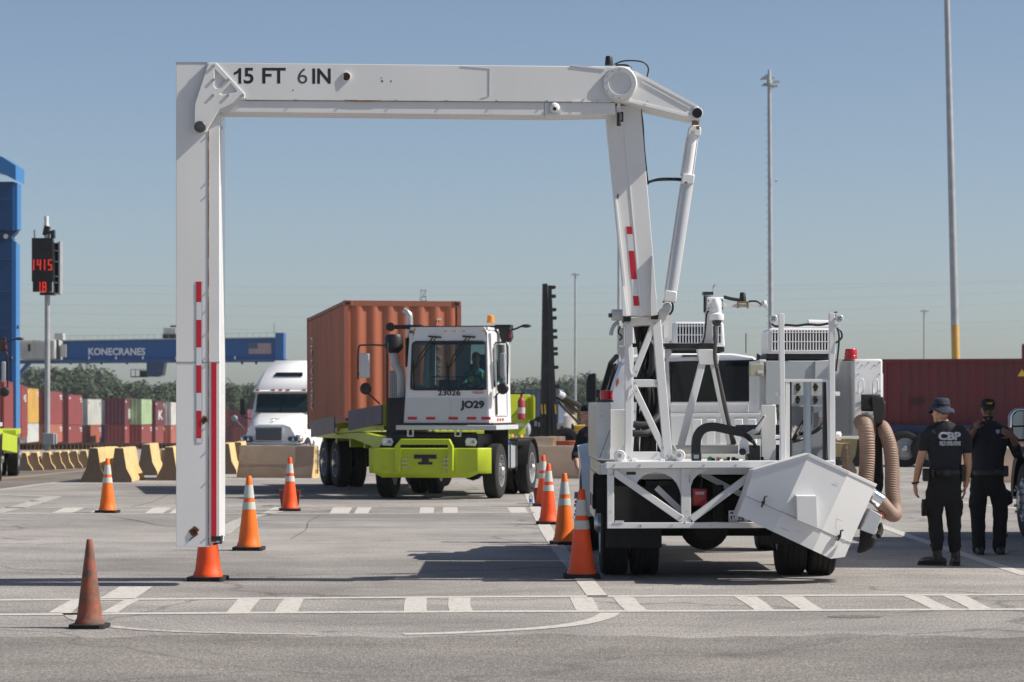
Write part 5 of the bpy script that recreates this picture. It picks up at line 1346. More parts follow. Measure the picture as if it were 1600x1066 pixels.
for dx in (-9.2, 9.2): b.tube([P(1082+dx*.9, 214, DC-.02), P(1073+dx, 275, DC-.02)], .009, 6); b.tube([P(1073+dx, 288, DC-.02), P(1048+dx, 455, DC-.02)], .008, 6)
b.build('tie_rod', WHITE, hy)
b = MB(); b.tube(spline([P(1012,286,DU+.1),P(1025,282,DC),P(1050,281,DC),P(1066,282,DC)],5), .011, 6); b.tube(spline([P(1012,284.5,DU+.15),P(1030,279.5,DC+.05),P(1052,279,DC+.05),P(1066,279.5,DC+.05)],5), .009, 6); b.build('hose', BLACK, hy)
# ---- tower under the boom
DT = 27.62
b = MB()
b.pbar(982.3, 497, 982.3, 722, 11.5, DT, .11); b.pbar(1025, 494, 1044.5, 720, 14, DT, .11)
b.pp([(976, 503), (986, 498), (1018, 493), (1030, 500), (1030, 507), (990, 509), (976, 510)], DT+.002, .5)
b.pbar(1021, 508, 990, 588, 9.5, DT+.004, .10); b.pbox(986, 1034, 593, 605, DT+.006, .10); b.pbar(990, 604, 1042, 712, 10, DT+.004, .10); b.pbox(988, 1040, 706, 719, DT+.008, .10)
b.pbar(985, 500, 985, 722, 10, DT+.95, .1); b.pbar(1030, 497, 1043, 720, 11, DT+.95, .1)
b.pp([(1018, 506), (1030, 484), (1046, 470), (1050, 478), (1034, 512)], DT+.01, .10)
tw_ = b.build('tower_frame', WHITE, T, bev=.006)
for x, y in ((974.8, 491), (1017.8, 487.5)):
    b = MB(); b.pbox(x, x+11, y, y+11.5, DT-.06, .5); b.build('tube_end', BLACK, tw_, bev=.005)
b = MB(); b.pbar(982, 540, 984.5, 578, 1.4, DT-.008, .02); b.pbar(984.5, 578, 988, 588, 1.4, DT-.0085, .02); b.pbar(984, 606, 980.5, 625, 1.4, DT-.008, .02); b.build('weld_bead', WHITE2, tw_)
for x, y in ((968.5, 712), (1061.5, 711.5)):
    b = MB(); b.lathe(P(x, y, DT-.06), (0,-1,0), [(.050,-.06),(.058,-.02),(.058,.03),(.05,.045),(.02,.045),(.018,.06),(.001,.06)], 24); r_ = b.build('roller', WHITE2, tw_)
    b = MB(); b.pp([(x-3, y-4), (x+8 if x < 1000 else x-12, y-20), (x+12 if x < 1000 else x-8, y-18), (x+3, y+4)], DT+.02, .03); b.build('roller_bracket', WHITE, r_)
    b = MB(); b.cyl(P(x,y,DT-.12), P(x,y,DT-.135), .022, n=8); b.build('nut', STEEL, r_)
b = MB()
for x in (974, 990, 1034, 1052): b.pbox(x-3, x+5, 717, 721.5, DT-.03, .12)
b.build('foot_clamp', WHITE2, tw_, bev=.005)
# motor and bracket left of the tower
b = MB(); b.cyl(P(956, 492.5, DT+.2), P(972, 492.5, DT+.2), .058, n=20); b.build('motor', WSTEEL, tw_)
b = MB(); b.cyl(P(951, 493, DT+.2), P(957, 493, DT+.2), .022, n=12); b.build('motor_cap', INKG, tw_)
b = MB(); b.tube(spline([P(966,503,DT+.2),P(960,508,DT+.2),P(956,516,DT+.2),P(954.5,524,DT+.2)],4), [.02]*13, 8); b.build('lever', LGREY, tw_)
b = MB(); b.pbox(967, 975, 512, 540, DT+.3, .1); b.pp([(965, 542), (977, 541), (977, 570), (972, 566)], DT+.35, .08); b.build('mounting_bracket', WHITE, tw_)
b = MB(); b.tube(spline([P(969,510,DT+.25),P(966,520,DT+.2),P(972,526,DT+.2),P(968,532,DT+.2)],4), .008, 6); b.build('cable', BLACK, tw_)
b = MB(); b.lathe(P(1042, 480.5, DT-.02), (0,-1,0), [(.045,-.05),(.045,.03),(.026,.034),(.024,.05),(.001,.05)], 20); b.build('pivot', STEEL, tw_)
b = MB(); b.tube(spline([P(1036,472,DT-.03),P(1042,469,DT-.05),P(1050,473,DT-.03),P(1051,484,DT),P(1046,492,DT)],4), .012, 6); b.build('hose', BLACK, tw_)
b = MB(); b.pbox(1037, 1044, 502, 528, DT+.15, .1); b.build('valve_block', WHITE, tw_)
b = MB(); b.pbox(1034, 1050, 494, 534, DT+.4, .06); b.build('cylinder_lug', WHITE, tw_)
# hose bundle inside the tower
rn = random.Random(3)
b = MB(); b.pp([(990, 511), (1020, 509), (1014, 560), (998, 560)], DT+.55, .05); b.build('mast_core', DARK, tw_)
b = MB()
for i in range(15):
    x0 = 998+rn.uniform(0, 20); x1 = 992+rn.uniform(0, 40)
    b.tube(spline([P(x0, 512, DT+.4), P(x0+rn.uniform(-4,10), 560, DT+.4+rn.uniform(-.1,.2)), P(1004+rn.uniform(-6,18), 610, DT+.4+rn.uniform(-.1,.2)), P(x1+rn.uniform(-4,8), 665, DT+.45), P(x1, 716, DT+.5)], 6), rn.choice((.012,.016,.022,.03)), 7)
b.build('hose_bundle', RUBBER, tw_)
b = MB(); b.tube(spline([P(990,663,DT+.25),P(1008,664,DT+.25),P(1024,655,DT+.3),P(1030,640,DT+.35),P(1028,600,DT+.4),P(1020,545,DT+.4)],6), .038, 10); b.tube(spline([P(988,677,DT+.22),P(1008,677,DT+.22),P(1020,671,DT+.3)],6), .036, 10); b.tube(spline([P(1012,530,DT+.35),P(1019,545,DT+.3),P(1018,575,DT+.3),P(1010,588,DT+.4)],6), .035, 10); b.build('thick_hose', M('dark_hose', (.035,.036,.04), .55, var=.15), tw_)
# ---- rear frame
DF = 27.5
b = MB(); b.pp([(947, 722), (1199, 720), (1305, 720), (1305, 731), (1199, 731), (947, 732.5)], DF-.05, .2); fr = b.build('rear_rail', WHITE, T, bev=.006)
b = MB(); b.pbox(949, 959.5, 732.5, 826, DF, .08); b.pbox(1064.5, 1079.5, 732, 820, DF+.01, .08); b.pp([(949, 817), (1300, 816), (1300, 825), (949, 826)], DF-.004, .08); b.pbar(958, 737, 1066, 812, 11, DF+.004, .07); b.pbar(1080, 812, 1184, 735, 11, DF+.004, .07); b.pbox(1290, 1300, 732, 820, DF+.003, .08)
ff = b.build('rear_frame', WHITE, fr, bev=.005)
def arch(x0, x1, side, ytop):
    """gusset with a round cut"""
    pts = [(x0, ytop), (x1, ytop)]
    return pts
b = MB()
gp1 = [(959.5, 733), (1064.5, 733), (1064.5, 778), (1062, 766), (1057, 755), (1049, 746), (1038, 740.5), (1025, 738), (1013, 740), (1003, 745), (996, 753), (995, 761), (959.5, 737)]
b.pp(gp1, DF+.05, .012)
gp2 = [(1079.5, 733), (1110, 733), (1100, 737), (1090, 742), (1083, 750), (1079.5, 760)]
b.pp(gp2, DF+.05, .012); b.build('gusset', WHITE, ff)
b = MB(); b.pbox(979, 993.5, 737.5, 742, DF+.045, .01); b.build('plate_tag', INK, ff)
b = MB(); b.pbox(961, 975, 813.5, 816.5, DF-.012, .01); b.pbox(1026, 1038, 809, 813, DF+.7, .01); b.build('small_label', LGREY, ff)
# inside of the rear
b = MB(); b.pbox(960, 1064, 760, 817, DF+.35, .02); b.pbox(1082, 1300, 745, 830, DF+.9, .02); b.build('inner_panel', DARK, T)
b = MB(); b.pbar(1026, 762, 1066, 800, 9, DF+.3, .06); b.pbox(990, 1060, 742, 749, DF+.5, .06); b.pbar(1092, 738, 1165, 776, 9, DF+.5, .06); b.build('inner_brace', WSTEEL, T)
b = MB(); b.pbox(1010, 1058, 752, 760, DF+.45, .15); b.pbox(1030, 1046, 752, 768, DF+.4, .1); b.build('latch_box', BLACKM, T)
def taillight(x0):
    b = MB(); b.pbox(x0, x0+21.5, 765, 790.5, DF+.20, .06); t = b.build('tail_light', REDL, T, bev=.015)
    b = MB(); b.pbox(x0+4, x0+17.5, 768.5, 773, DF+.196, .005); b.build('reverse_lens', M('clear_lens', (.55,.42,.42), .2), t)
    b = MB(); b.pbox(x0-1.5, x0+23, 763.5, 792, DF+.225, .05); b.build('housing', BLACK, t, bev=.01)
    b = MB(); b.tube(spline([P(x0+12,764,DF+.23),P(x0+14,750,DF+.2),P(x0+11,740,DF+.1),P(x0+10,733,DF+.06)],4), .007, 5); b.build('cable', BLACK, t)
taillight(1082.5); taillight(1262)
b = MB(); b.pbox(1138.5, 1169, 798, 816.5, DF+.1, .006); pl = b.build('licence_plate', WHTT, T)
text('plate_lettering', 'ZB', M('plate_blue', (.03,.04,.12), .5), pl, P(1152, 814.5, DF+.1), 11*DF/F, 6*DF/F, bold=.03, depth=.003)
b = MB()
for x, y, w, h in ((1141,800.5,6,2.5),(1150.5,800.5,4,3),(1142,806,2,5),(1146.5,805.5,1.5,4)): b.pbox(x, x+w, y, y+h, DF+.096, .004)
b.build('plate_print', INK, pl)
# deck and underbody
b = MB(); b.box(.90, 3.35, DF+.45, 31.2, 1.06, 1.16); b.build('deck', WSTEEL, T)
b = MB(); b.box(1.55, 1.68, 27.9, 35.2, .70, .95); b.box(2.55, 2.68, 27.9, 35.2, .70, .95); b.box(1.2, 3.0, 29.4, 31.0, .5, 1.0)
b.cyl((1.0, 28.72, .50), (3.3, 28.72, .50), .10); b.lathe((2.0, 28.4, .52), (0,1,0), [(.001,-.16),(.14,-.14),(.24,-.02),(.26,.2),(.2,.4),(.001,.42)], 24); b.rings([[(1.45+.1*i, 28.6, .62-.22*math.sin(math.pi*i/12)), (1.45+.1*i, 28.7, .62-.22*math.sin(math.pi*i/12)), (1.45+.1*i, 28.7, .70), (1.45+.1*i, 28.6, .70)] for i in range(13)])
b.box(1.30,1.36,28.3,28.4,.40,.62); b.box(1.2,1.5,28.4,28.6,.42,.62); b.box(2.05,2.15,27.95,28.1,.55,.95)
b.build('underbody', DARK, T)
for x0, x1, y1 in ((946, 1034, 856), (1206, 1300, 850)):
    b = MB(); b.pbox(x0, x1, 806, y1, DF+.47, .015); b.build('mudflap', RUBBER, T)
RIM = M('white_rim', (.55,.55,.55), .45, metal=.2)
for x, hub in ((1.06, True), (1.375, False)): wheel(T, (x, 28.72, .53), .53, .295, (-1,0,0), RIM, dish=.14, hub=hub)
for x, hub in ((3.21, True), (2.90, False)): wheel(T, (x, 28.72, .53), .53, .295, (1,0,0), RIM, dish=.14, hub=hub)
wheel(T, (.98, 33.75, .51), .51, .29, (-1,0,0), BLACKM, dish=-.04); wheel(T, (3.13, 33.75, .51), .51, .29, (1,0,0), RIM, dish=.0)
# left service box and skirts
b = MB(); b.box(.865, 1.015, 28.3, 31.1, 1.20, 1.795); sb = b.build('side_locker', WSTEEL, T, bev=.006)
b = MB(); b.box(.860, .864, 28.34, 31.05, 1.24, 1.76); b.build('polished_side', STEEL, sb)
b = MB(); b.bar(P(937, 716, 28.29), P(953, 672, 28.29), .012, .01); b.cyl(P(940, 650, 28.3), P(940, 650, 28.29), .008, n=8); b.build('gas_strut', GREYP, sb)
b = MB(); b.pbox(941, 949, 704, 717, 28.22, .07); b.pbox(947, 953, 709, 718, 28.2, .06); b.build('hinge', WSTEEL, sb)
b = MB(); b.lathe((.975, 28.42, 1.795), (0,0,1), [(.075,0),(.075,.02),(.062,.024),(.001,.024)], 20); bc = b.build('beacon_base', INKG, sb)
b = MB(); b.lathe((.975, 28.42, 1.82), (0,0,1), [(.066,0),(.068,.03),(.064,.04),(.066,.05),(.066,.09),(.06,.097),(.001,.10)], 24); b.build('beacon_lens', REDL, bc)
b = MB(); b.box(1.02, 1.2, 28.9, 31, 1.2, 1.72); b.build('inner_locker', WHITE, T, bev=.006)
b = MB(); b.box(.885, .90, 28.02, 31.1, 1.055, 1.185); b.box(.88, .90, 29.4, 31.1, .56, 1.05); sk = b.build('side_skirt', STEEL, T, bev=.004)
for i in (0, 1):
    b = MB(); b.box(.868, .88, 29.8+i*.7, 29.84+i*.7, .66, .80); b.build('skirt_handle', BLACK, sk)
for x0, y in ((.86, 28.72), (3.0, 28.72)):
    b = MB(); rg = []
    for i in range(13):
        a = R(12+156*i/12); rg.append([(x0, y-.62*math.cos(a), .53+.62*math.sin(a)), (x0+.45, y-.62*math.cos(a), .53+.62*math.sin(a)), (x0+.45, y-.635*math.cos(a), .53+.635*math.sin(a)), (x0, y-.635*math.cos(a), .53+.635*math.sin(a))])
    b.rings([[(p[0], p[1], min(p[2], 1.045)) for p in r] for r in rg]); b.build('wheel_arch', DARK, T)
# right hand skirt
b = MB(); b.box(3.33, 3.35, 29.4, 31.1, .56, 1.05); b.build('side_skirt', STEEL, T)
# ---- cab
P = P0
DCb = 31.25
cx = P(1078, 640, DCb).x
sil = [(945, 690), (941, 660), (943, 632), (950, 626), (958, 598), (968, 570), (984, 556), (1010, 552), (1146, 552), (1178, 557), (1190, 568), (1199, 598), (1207, 626), (1213, 632), (1215, 660), (1211, 690)]
b = MB(); 
r0 = [P(x, y, DCb) for x, y in sil]
def shr(pts, y, k, dz): return [Vector((cx+(p.x-cx)*k, y, p.z+dz)) for p in pts]
b.rings([shr(r0, DCb+.02, .97, -.02), r0 and shr(r0, DCb+.08, 1, 0), shr(r0, DCb+1.0, 1.0, .02), shr(r0, DCb+1.7, .97, -.05)])
cb = b.build('cab', WHITE2, T, ang=30)
b = MB(); b.box(cx-.97, cx+.97, DCb-.0, DCb+2.0, .75, 1.72); b.build('cab_lower', WHITE2, cb, bev=.05)
b = MB(); b.pp([(1049, 565), (1187, 562), (1188, 627), (1049, 628.5)], DCb-.012, .05); b.pp([(985, 566), (1047, 565), (1047, 628.5), (985, 628.5)], DCb-.012, .05); rw = b.build('rear_window', GLD, cb, bev=.01)
b = MB(); b.pp([(1047.3, 563), (1048.8, 563), (1048.8, 629), (1047.3, 629)], DCb-.02, .03); b.build('window_rubber', BLACK, rw)
b = MB(); b.pbox(1066, 1091, 554.5, 559.5, DCb-.01, .03); b.build('brake_light', INKG, cb)
b = MB(); b.pp([(1183, 552), (1189, 556), (1185, 568), (1181, 566)], DCb-.03, .06); b.build('roof_lamp', M('lamp_dark', (.02,.03,.05), .2), cb)
b = MB(); b.cyl(P(1165.5, 552, DCb+.8), P(1165.5, 521, DCb+.8), .006, n=6); b.build('antenna', BLACK, cb)
# left side glass and sticker
b = MB(); b.prism([(cx-.955, DCb+.25, 1.80), (cx-.955, DCb+1.5, 1.80), (cx-.82, DCb+1.35, 2.25), (cx-.82, DCb+.3, 2.25)], (-.018, 0, 0)); sd = b.build('side_window', GLD, cb)
b = MB(); b.tube([(cx-.98, DCb+1.62, 1.80), (cx-.85, DCb+1.4, 2.27), (cx-.80, DCb+.9, 2.34)], .03, 6); b.build('window_pillar', BLACK, sd)
b = MB(); b.prism([P(962, 596, DCb-.0), P(966, 590, DCb), P(967, 598, DCb), P(963, 606, DCb)], (0,.01,0)); b.build('sticker', M('sticker_orange', (.5,.14,.06), .5), cb)
# ribbed wall of the load bed
b = MB(); b.pbox(1048, 1200, 631, 697, DCb-.35, .1); bw = b.build('bed_wall', WHITE, T)
b = MB()
for x in (1082, 1103, 1124, 1146, 1167): 
    b.rings([[P(x,653,DCb-.352),P(x+16,653,DCb-.352),P(x+16,694,DCb-.352),P(x,694,DCb-.352)],[P(x+2,655.5,DCb-.375),P(x+14,655.5,DCb-.375),P(x+14,692,DCb-.375),P(x+2,692,DCb-.375)]])
b.pbox(1048, 1200, 646, 649, DCb-.37, .03); b.pbox(1048, 1200, 629.5, 632.5, DCb-.37, .1); b.pbox(1168, 1170, 630, 644, DCb-.37, .03)
b.build('wall_rib', WHITE, bw, bev=.004)
b = MB(); b.tube([P(1050, 702.5, 28.6), P(1153, 702.5, 28.6)], .044, 16); b.build('canvas_roll', M('cream_roll', (.66,.64,.56), .6), T)
# hood, wings, mirror
b = MB(); b.rings([[(cx-.9, DCb+1.9, 1.1), (cx+.9, DCb+1.9, 1.1), (cx+.9, DCb+1.9, 1.68), (cx-.9, DCb+1.9, 1.68)], [(cx-.85, DCb+3.3, 1.0), (cx+.85, DCb+3.3, 1.0), (cx+.8, DCb+3.3, 1.55), (cx-.8, DCb+3.3, 1.55)]]); b.box(cx-.95, cx+.95, DCb+1.8, DCb+3.5, .6, 1.15); b.build('hood', WHITE2, T, bev=.05)
for s in (-1, 1):
    b = MB(); rg = []
    for i in range(15):
        a = R(-6+190*i/14); ro = .66; x = 2.055+s*1.12
        rg.append([(2.055+s*.75, 33.75-ro*math.cos(a), .56+ro*.95*math.sin(a)), (x+s*.10-s*.04*abs(math.cos(a)), 33.75-ro*math.cos(a), .56+ro*.93*math.sin(a)), (x+s*.14-s*.05*abs(math.cos(a)), 33.75-(ro+.09)*math.cos(a), .50+(ro+.12)*math.sin(a)), (2.055+s*.75, 33.75-(ro+.10)*math.cos(a), .60+(ro+.14)*math.sin(a))])
    b.rings(rg); b.build('wing', M('wing_white', (.66,.67,.69), .3, coat=.3) if s < 0 else WHITE2, T)
b = MB(); b.box(.98, 1.2, 31.3, 33.0, .38, .46); b.build('running_board', BLACK, T)
b = MB(); b.prism([P(916,628,33.2), P(916,600,33.2), P(919,587,33.2), P(925,583.5,33.2), P(932,583,33.2), P(932,628,33.2)], (0,.14,0)); mi = b.build('mirror', BLACK, T, bev=.015)
b = MB(); b.bar(P(930, 615, 33.25), P(948, 618, 33.25), .05, .1); b.build('mirror_arm', BLACK, mi)
b = MB(); b.prism([P(1224,628,33.2), P(1224,600,33.2), P(1232,584,33.2), P(1239,587,33.2), P(1240,628,33.2)], (0,.14,0)); mi = b.build('mirror', BLACK, T, bev=.015)
P = PT
# ---- frame bar with roof air conditioner and camera post
def ac_unit(x0, x1, y0, y1, D, dep, black):
    t = (x1-x0)*.06
    b = MB()
    f = [(x0+t*.3, y1), (x1-t*.0, y1), (x1-t*.5, y0+3), (x1-t*1.0, y0), (x0+t, y0), (x0+t*.5, y0+3)]
    b.rings([[P(x, y, D) for x, y in f], [P(x, y, D)+Vector((0, dep*.8, .0)) for x, y in f], [P((x-(x0+x1)/2)*.85+(x0+x1)/2, y, D)+Vector((0, dep, -.05 if y < y1-5 else 0)) for x, y in f]])
    u = b.build('air_conditioner', WHITE2, T, bev=.02)
    b = MB(); b.pbox(x0+t*1.0+2, x1-t-1, y0+3.5, y1-5, D-.004, .01); b.build('vent_dark', DARK, u)
    b = MB(); n = int((x1-x0)/5.3); X0 = x0+t+3; W_ = (x1-x0-2*t-4)/n
    for i in range(n+1): b.pbox(X0+i*W_-.95, X0+i*W_+.95, y0+3.3, y1-4.5, D-.016, .016)
    ym = (y0+y1)/2+1
    b.pbox(X0-1, X0+n*W_+1, ym-.7, ym+.7, D-.018, .016); b.pbox(X0-1, X0+n*W_+1, y0+5.8, y0+7.2, D-.0185, .016); b.pbox(X0-1, X0+n*W_+1, y1-6, y1-4, D-.018, .016)
    b.build('vent_slat', WHITE2, u)
    b = MB(); b.pbox(x0+1, x1-1, y1, y1+black, D+.01, dep*.9); b.build('mounting_base', BLACK, u, bev=.008)
    return u
P = P0
ac_unit(1050, 1133, 503, 542, 31.5, 1.0, 8)
P = PT
b = MB(); b.pbox(988, 1118, 536.5, 542.5, 28.0, .10); b.pbox(1040, 1115, 542.5, 545, 28.0, .3); b.build('cross_bar', BLACKM, T)
b = MB(); b.pp([(1040, 545), (1048, 545), (1050, 552), (1045, 560), (1050, 700), (1040, 700)], 28.05, .08); b.pp([(1088, 546), (1113, 546), (1124, 556), (1122, 570), (1093, 570), (1091, 558)], 27.99, .06); b.pbar(1098, 566, 1064, 697, 11, 28.0, .08); b.pbar(1115, 566, 1143, 697, 11, 28.002, .08); b.pp([(1035, 560), (1092, 557), (1092, 563), (1035, 565)], 28.06, .06); af = b.build('a_frame', WHITE, T, bev=.005)
b = MB(); b.pp([(1102, 460), (1113, 460), (1113, 520), (1115, 537), (1092, 538), (1098, 528), (1102, 512)], 28.1, .10); ps = b.build('camera_post', WHITE, T, bev=.005)
b = MB(); b.pbox(1099, 1114.5, 456, 460.5, 28.05, .2); b.pbox(1100, 1102, 462, 488, 28.08, .1); b.build('solar_cap', M('cap_blue_black', (.02,.025,.05), .4), ps)
b = MB(); b.pbox(1104.5, 1131, 464.5, 487, 28.02, .08); cbk = b.build('camera_bracket', WHITE2, ps, bev=.01)
b = MB()
for x, y in ((1107,470),(1128.5,470),(1107,482),(1128.5,482)): b.cyl(P(x,y,28.02), P(x,y,28.012), .008, n=8)
b.build('bolt', INKG, cbk)
b = MB(); b.tube(spline([P(1119,476,28.02),P(1119,473,27.95),P(1120,474,27.88),P(1120.5,480,27.85),P(1120.5,490,27.85)],5), [.05]*10+[.045]*11, 14); b.lathe(P(1120,501,27.85), (0,0,1), [(.001,0),(.070,.004),(.073,.02),(.073,.062),(.05,.075),(.04,.085),(.001,.085)], 24); b.build('camera_body', WHITE2, cbk)
b = MB(); b.lathe(P(1120,501,27.85), (0,0,-1), [(.05,0),(.05,.012),(.043,.035),(.025,.055),(.001,.06)], 20); b.build('camera_dome', M('dome_smoke', (.04,.042,.045), .08), cbk)
b = MB(); b.pp([(1131, 474), (1150, 475), (1190, 476), (1190, 479.5), (1152, 480.5), (1131, 479.5)], 28.05, .05); arm = b.build('antenna_arm', WHITE, ps)
b = MB(); b.lathe(P(1160.5, 472, 28.07), (0,0,1), [(.037,0),(.036,.02),(.030,.09),(.026,.097),(.001,.10)], 18); b.build('antenna', BLACK, arm)
b = MB(); b.pbox(1153, 1171, 471, 473.5, 28.0, .12); b.pbox(1153, 1155, 471, 481, 27.99, .14); b.pbox(1168, 1170, 471, 481, 27.99, .14); b.build('antenna_clamp', M('brass', (.30,.21,.09), .5, metal=.4), arm)
b = MB(); b.lathe(P(1190, 476, 28.07), (1,0,0), [(.001,-.02),(.02,-.01),(.045,.025),(.04,.05),(.001,.06)], 18); b.build('gps_antenna', WHITE2, arm)
b = MB(); b.tube(spline([P(1131,464,28.0),P(1142,467,28.0),P(1155,469,28.0)],4), .018, 7); b.tube(spline([P(1170,471,28.0),P(1182,471,28.0),P(1190,476,28.0)],4), .010, 6); b.build('cable', BLACK, arm)
b = MB(); b.cyl(P(1114.5,462,28.1), P(1114.5,447,28.1), .006, n=6); b.tube([P(1114.5,449,28.1), P(1117.5,445,28.1)], .009, 6); b.build('whip_antenna', GALV, ps)
b = MB(); b.tube(spline([P(1107,486,27.95),P(1104,492,27.98),P(1103,505,27.98),P(1101,525,27.99),P(1098,536,27.99)],5), .009, 6); b.build('cable', BLACK, ps)
b = MB(); b.tube(spline([P(1117,510,27.95),P(1118,530,27.93),P(1117,556,27.93),P(1121,580,27.93),P(1132,630,27.93),P(1141,670,27.93),P(1148,694,27.95)],6), .021, 10); b.build('conduit', M('conduit_grey', (.07,.065,.06), .6), ps)
b = MB(); b.tube(spline([P(1120,575,27.90),P(1128,620,27.90),P(1138,665,27.90),P(1144,694,27.92)],6), .012, 8); b.build('cable', BLACK, ps)
# ---- drag chain and bits on the deck
b = MB(); b.rings([[Vector((p.x-.045*n_.x, 27.9, p.z-.045*n_.z)), Vector((p.x+.045*n_.x, 27.9, p.z+.045*n_.z)), Vector((p.x+.045*n_.x, 28.02, p.z+.045*n_.z)), Vector((p.x-.045*n_.x, 28.02, p.z-.045*n_.z))] for p, n_ in [(q, Vector((-(d.z), 0, d.x)).normalized()) for q, d in (lambda L_: [(L_[i], L_[min(i+1, len(L_)-1)]-L_[max(i-1, 0)]) for i in range(len(L_))])(spline([P(1087,716,27.9),P(1087,695,27.9),P(1090,680,27.9),P(1099,670,27.9),P(1114,667,27.9),P(1135,671,27.9),P(1160,676,27.9)],6))]]); dc = b.build('drag_chain', BLACK, T)
b = MB(); b.pbox(1081, 1096, 708, 720.5, 27.8, .08); b.build('chain_end', INKG, dc, bev=.006)
b = MB(); b.pbox(1084, 1092, 711, 717, 27.79, .012); b.build('end_label', WHTT, dc)
b = MB()
for k_ in range(5): b.tube(spline([P(1158,674+k_,27.9+k_*.02),P(1170,680+k_*2,27.9),P(1178,690+k_,27.92),P(1182-k_*2,700,27.95)],5), .009, 6)
b.build('cable', BLACK, dc)
b = MB(); rn = random.Random(11)
for i in range(26):
    x = rn.uniform(1100, 1198); w = rn.uniform(2, 7); h = rn.uniform(2, 7); b.pbox(x, x+w, 721-h, 721, rn.uniform(27.7, 28.4), .08)
b.pbox(1168, 1188, 696, 721, 28.1, .3)
b.build('hydraulic_fittings', BLACKM, T, bev=.004)
b = MB(); b.pp([(1105, 721), (1106, 716), (1110, 713), (1112, 719), (1110, 721)], 27.72, .05); b.build('green_cap', M('cap_green', (.02,.30,.10), .5), T)
b = MB(); b.pbox(1120, 1127, 715, 718, 27.75, .05); b.pbox(1131, 1136, 717, 720, 27.72, .05); b.build('yellow_fitting', YEL, T)
b = MB(); b.pp([(1156, 706), (1156, 693), (1159, 687), (1164, 685), (1169, 690), (1171, 709), (1156, 711)], 27.8, .05); b.build('bracket_plate', WSTEEL, T)
b = MB(); b.lathe(P(1160, 706, 27.78), (0,-1,0), [(.035,0),(.035,.04),(.001,.05)], 16); b.build('valve_knob', BLACK, T)
# small fixings, stickers and stains
SM = []
b = MB()
for x, y in ((982,505),(982,715),(1024,505),(1043,713),(992,599),(1026,599),(1036,700),(994,612),(1014,517),(994,581)): b.cyl(P(x,y,DT-.004), P(x,y,DT-.018), .010, n=8)
b.build('bolt', STEEL, tw_)
b = MB()
for x, y in ((954,742),(954,800),(1072,742),(1072,800),(1150,727),(1100,727),(1050,727),(1000,727),(960,727),(1000,821),(1050,821),(1110,821)): b.cyl(P(x,y,DF-.05 if y < 730 else DF-.004), P(x,y,DF-.064 if y < 730 else DF-.016), .009, n=8)
b.build('bolt', STEEL, fr)
STAIN = M('rust_stain', (.50,.44,.37), .7, var=.25, scale=25)
b = MB()
for x, y, w, h, D_ in ((1088,197,5,5,DC-.082),(1070,284,4,3,DC-.082)): b.pbox(x, x+w, y, y+h, D_, .003)
b.build('rust_mark', RUST, hy)
b = MB()
for x, y, w, h in ((958,734,1.2,9),(1001,820,1,4),(1069,815,1.5,3),(1077,742,1,12)): b.pbox(x, x+w, y, y+h, DF-.006, .003)
b.build('rust_mark', RUST, ff)
# ---- right hand equipment: enclosure, lift mast, cabinet
DE = 28.25
b = MB(); b.pp([(1197, 564), (1276, 564), (1276, 632), (1197, 632)], DE, 1.5); b.pp([(1273, 564.2), (1306, 562), (1306, 681), (1273, 681)], DE-.03, 1.5); en = b.build('equipment_box', LGREY, T, bev=.008)
b = MB(); b.pp([(1197.5, 564.6), (1274, 564.6), (1272, 600), (1267, 631), (1197.5, 631.5)], DE-.008, .02); b.build('box_door', M('door_grey', (.40,.43,.44), .4, var=.03), en)
b = MB(); b.pbox(1186, 1197, 562, 640, DE+.1, 1.2); b.build('box_side', WHITE, en, bev=.008)
ac_unit(1197, 1306, 513, 553, DE+.12, .9, 9)
b = MB(); b.tube([P(1262, 504.5, DE+.3), P(1297, 505.5, DE+.3)], .035, 12); b.pp([(1226, 511), (1300, 508), (1300, 512), (1226, 513.5)], DE+.2, .3); b.build('top_tray', WHITE, T, bev=.005)
b = MB(); b.tube(spline([P(1206,506,DE),P(1213,510,DE),P(1228,508,DE),P(1245,509,DE),P(1262,507,DE),P(1280,508,DE),P(1297,505,DE)],5), .013, 7); b.tube(spline([P(1306,494,DE-.1),P(1303,489,DE-.1),P(1308,488,DE-.1)],4), .008, 6); b.build('cable', BLACK, T)
b = MB(); b.pbox(1172, 1193, 568.5, 588, DE-.05, .15); jb = b.build('junction_box', M('beige_box', (.40,.38,.28), .5), T, bev=.006)
b = MB(); b.pbox(1184, 1192, 579, 583.5, DE-.056, .01); b.build('box_label', WHTT, jb)
DM = 27.55
for x0, x1, yt, yb in ((1217.5, 1226.3, 490, 726), (1296.3, 1305.3, 489, 730)):
    b = MB(); b.pp([(x0, yt), (x1-1, yt), (x1+1.5 if x0 < 1250 else x1, yb), (x0+2.5 if x0 < 1250 else x0, yb)], DM, .10); b.build('mast_rail', WHITE, T, bev=.004)
for cx_, x0 in ((1208.5, 1213), (1311.5, 1305)):
    b = MB(); b.pbox(min(cx_,x0)-.5, max(cx_,x0)+1.5, 496, 500, DM+.05, .03); wl_b = b.build('lamp_bracket', INKG, T)
    b = MB(); b.lathe(P(cx_, 498, DM), (0,-1,0), [(.036,-.05),(.041,-.01),(.041,.02),(.036,.024),(.001,.02)], 8); w_ = b.build('work_lamp', WHITE2, wl_b)
    b = MB()
    for dx, dy in ((-2,-2),(2,-2),(-2,2),(2,2),(0,0)): b.cyl(P(cx_+dx,498+dy,DM-.022), P(cx_+dx,498+dy,DM-.03), .009, n=8)
    b.build('led', GREYP, w_)
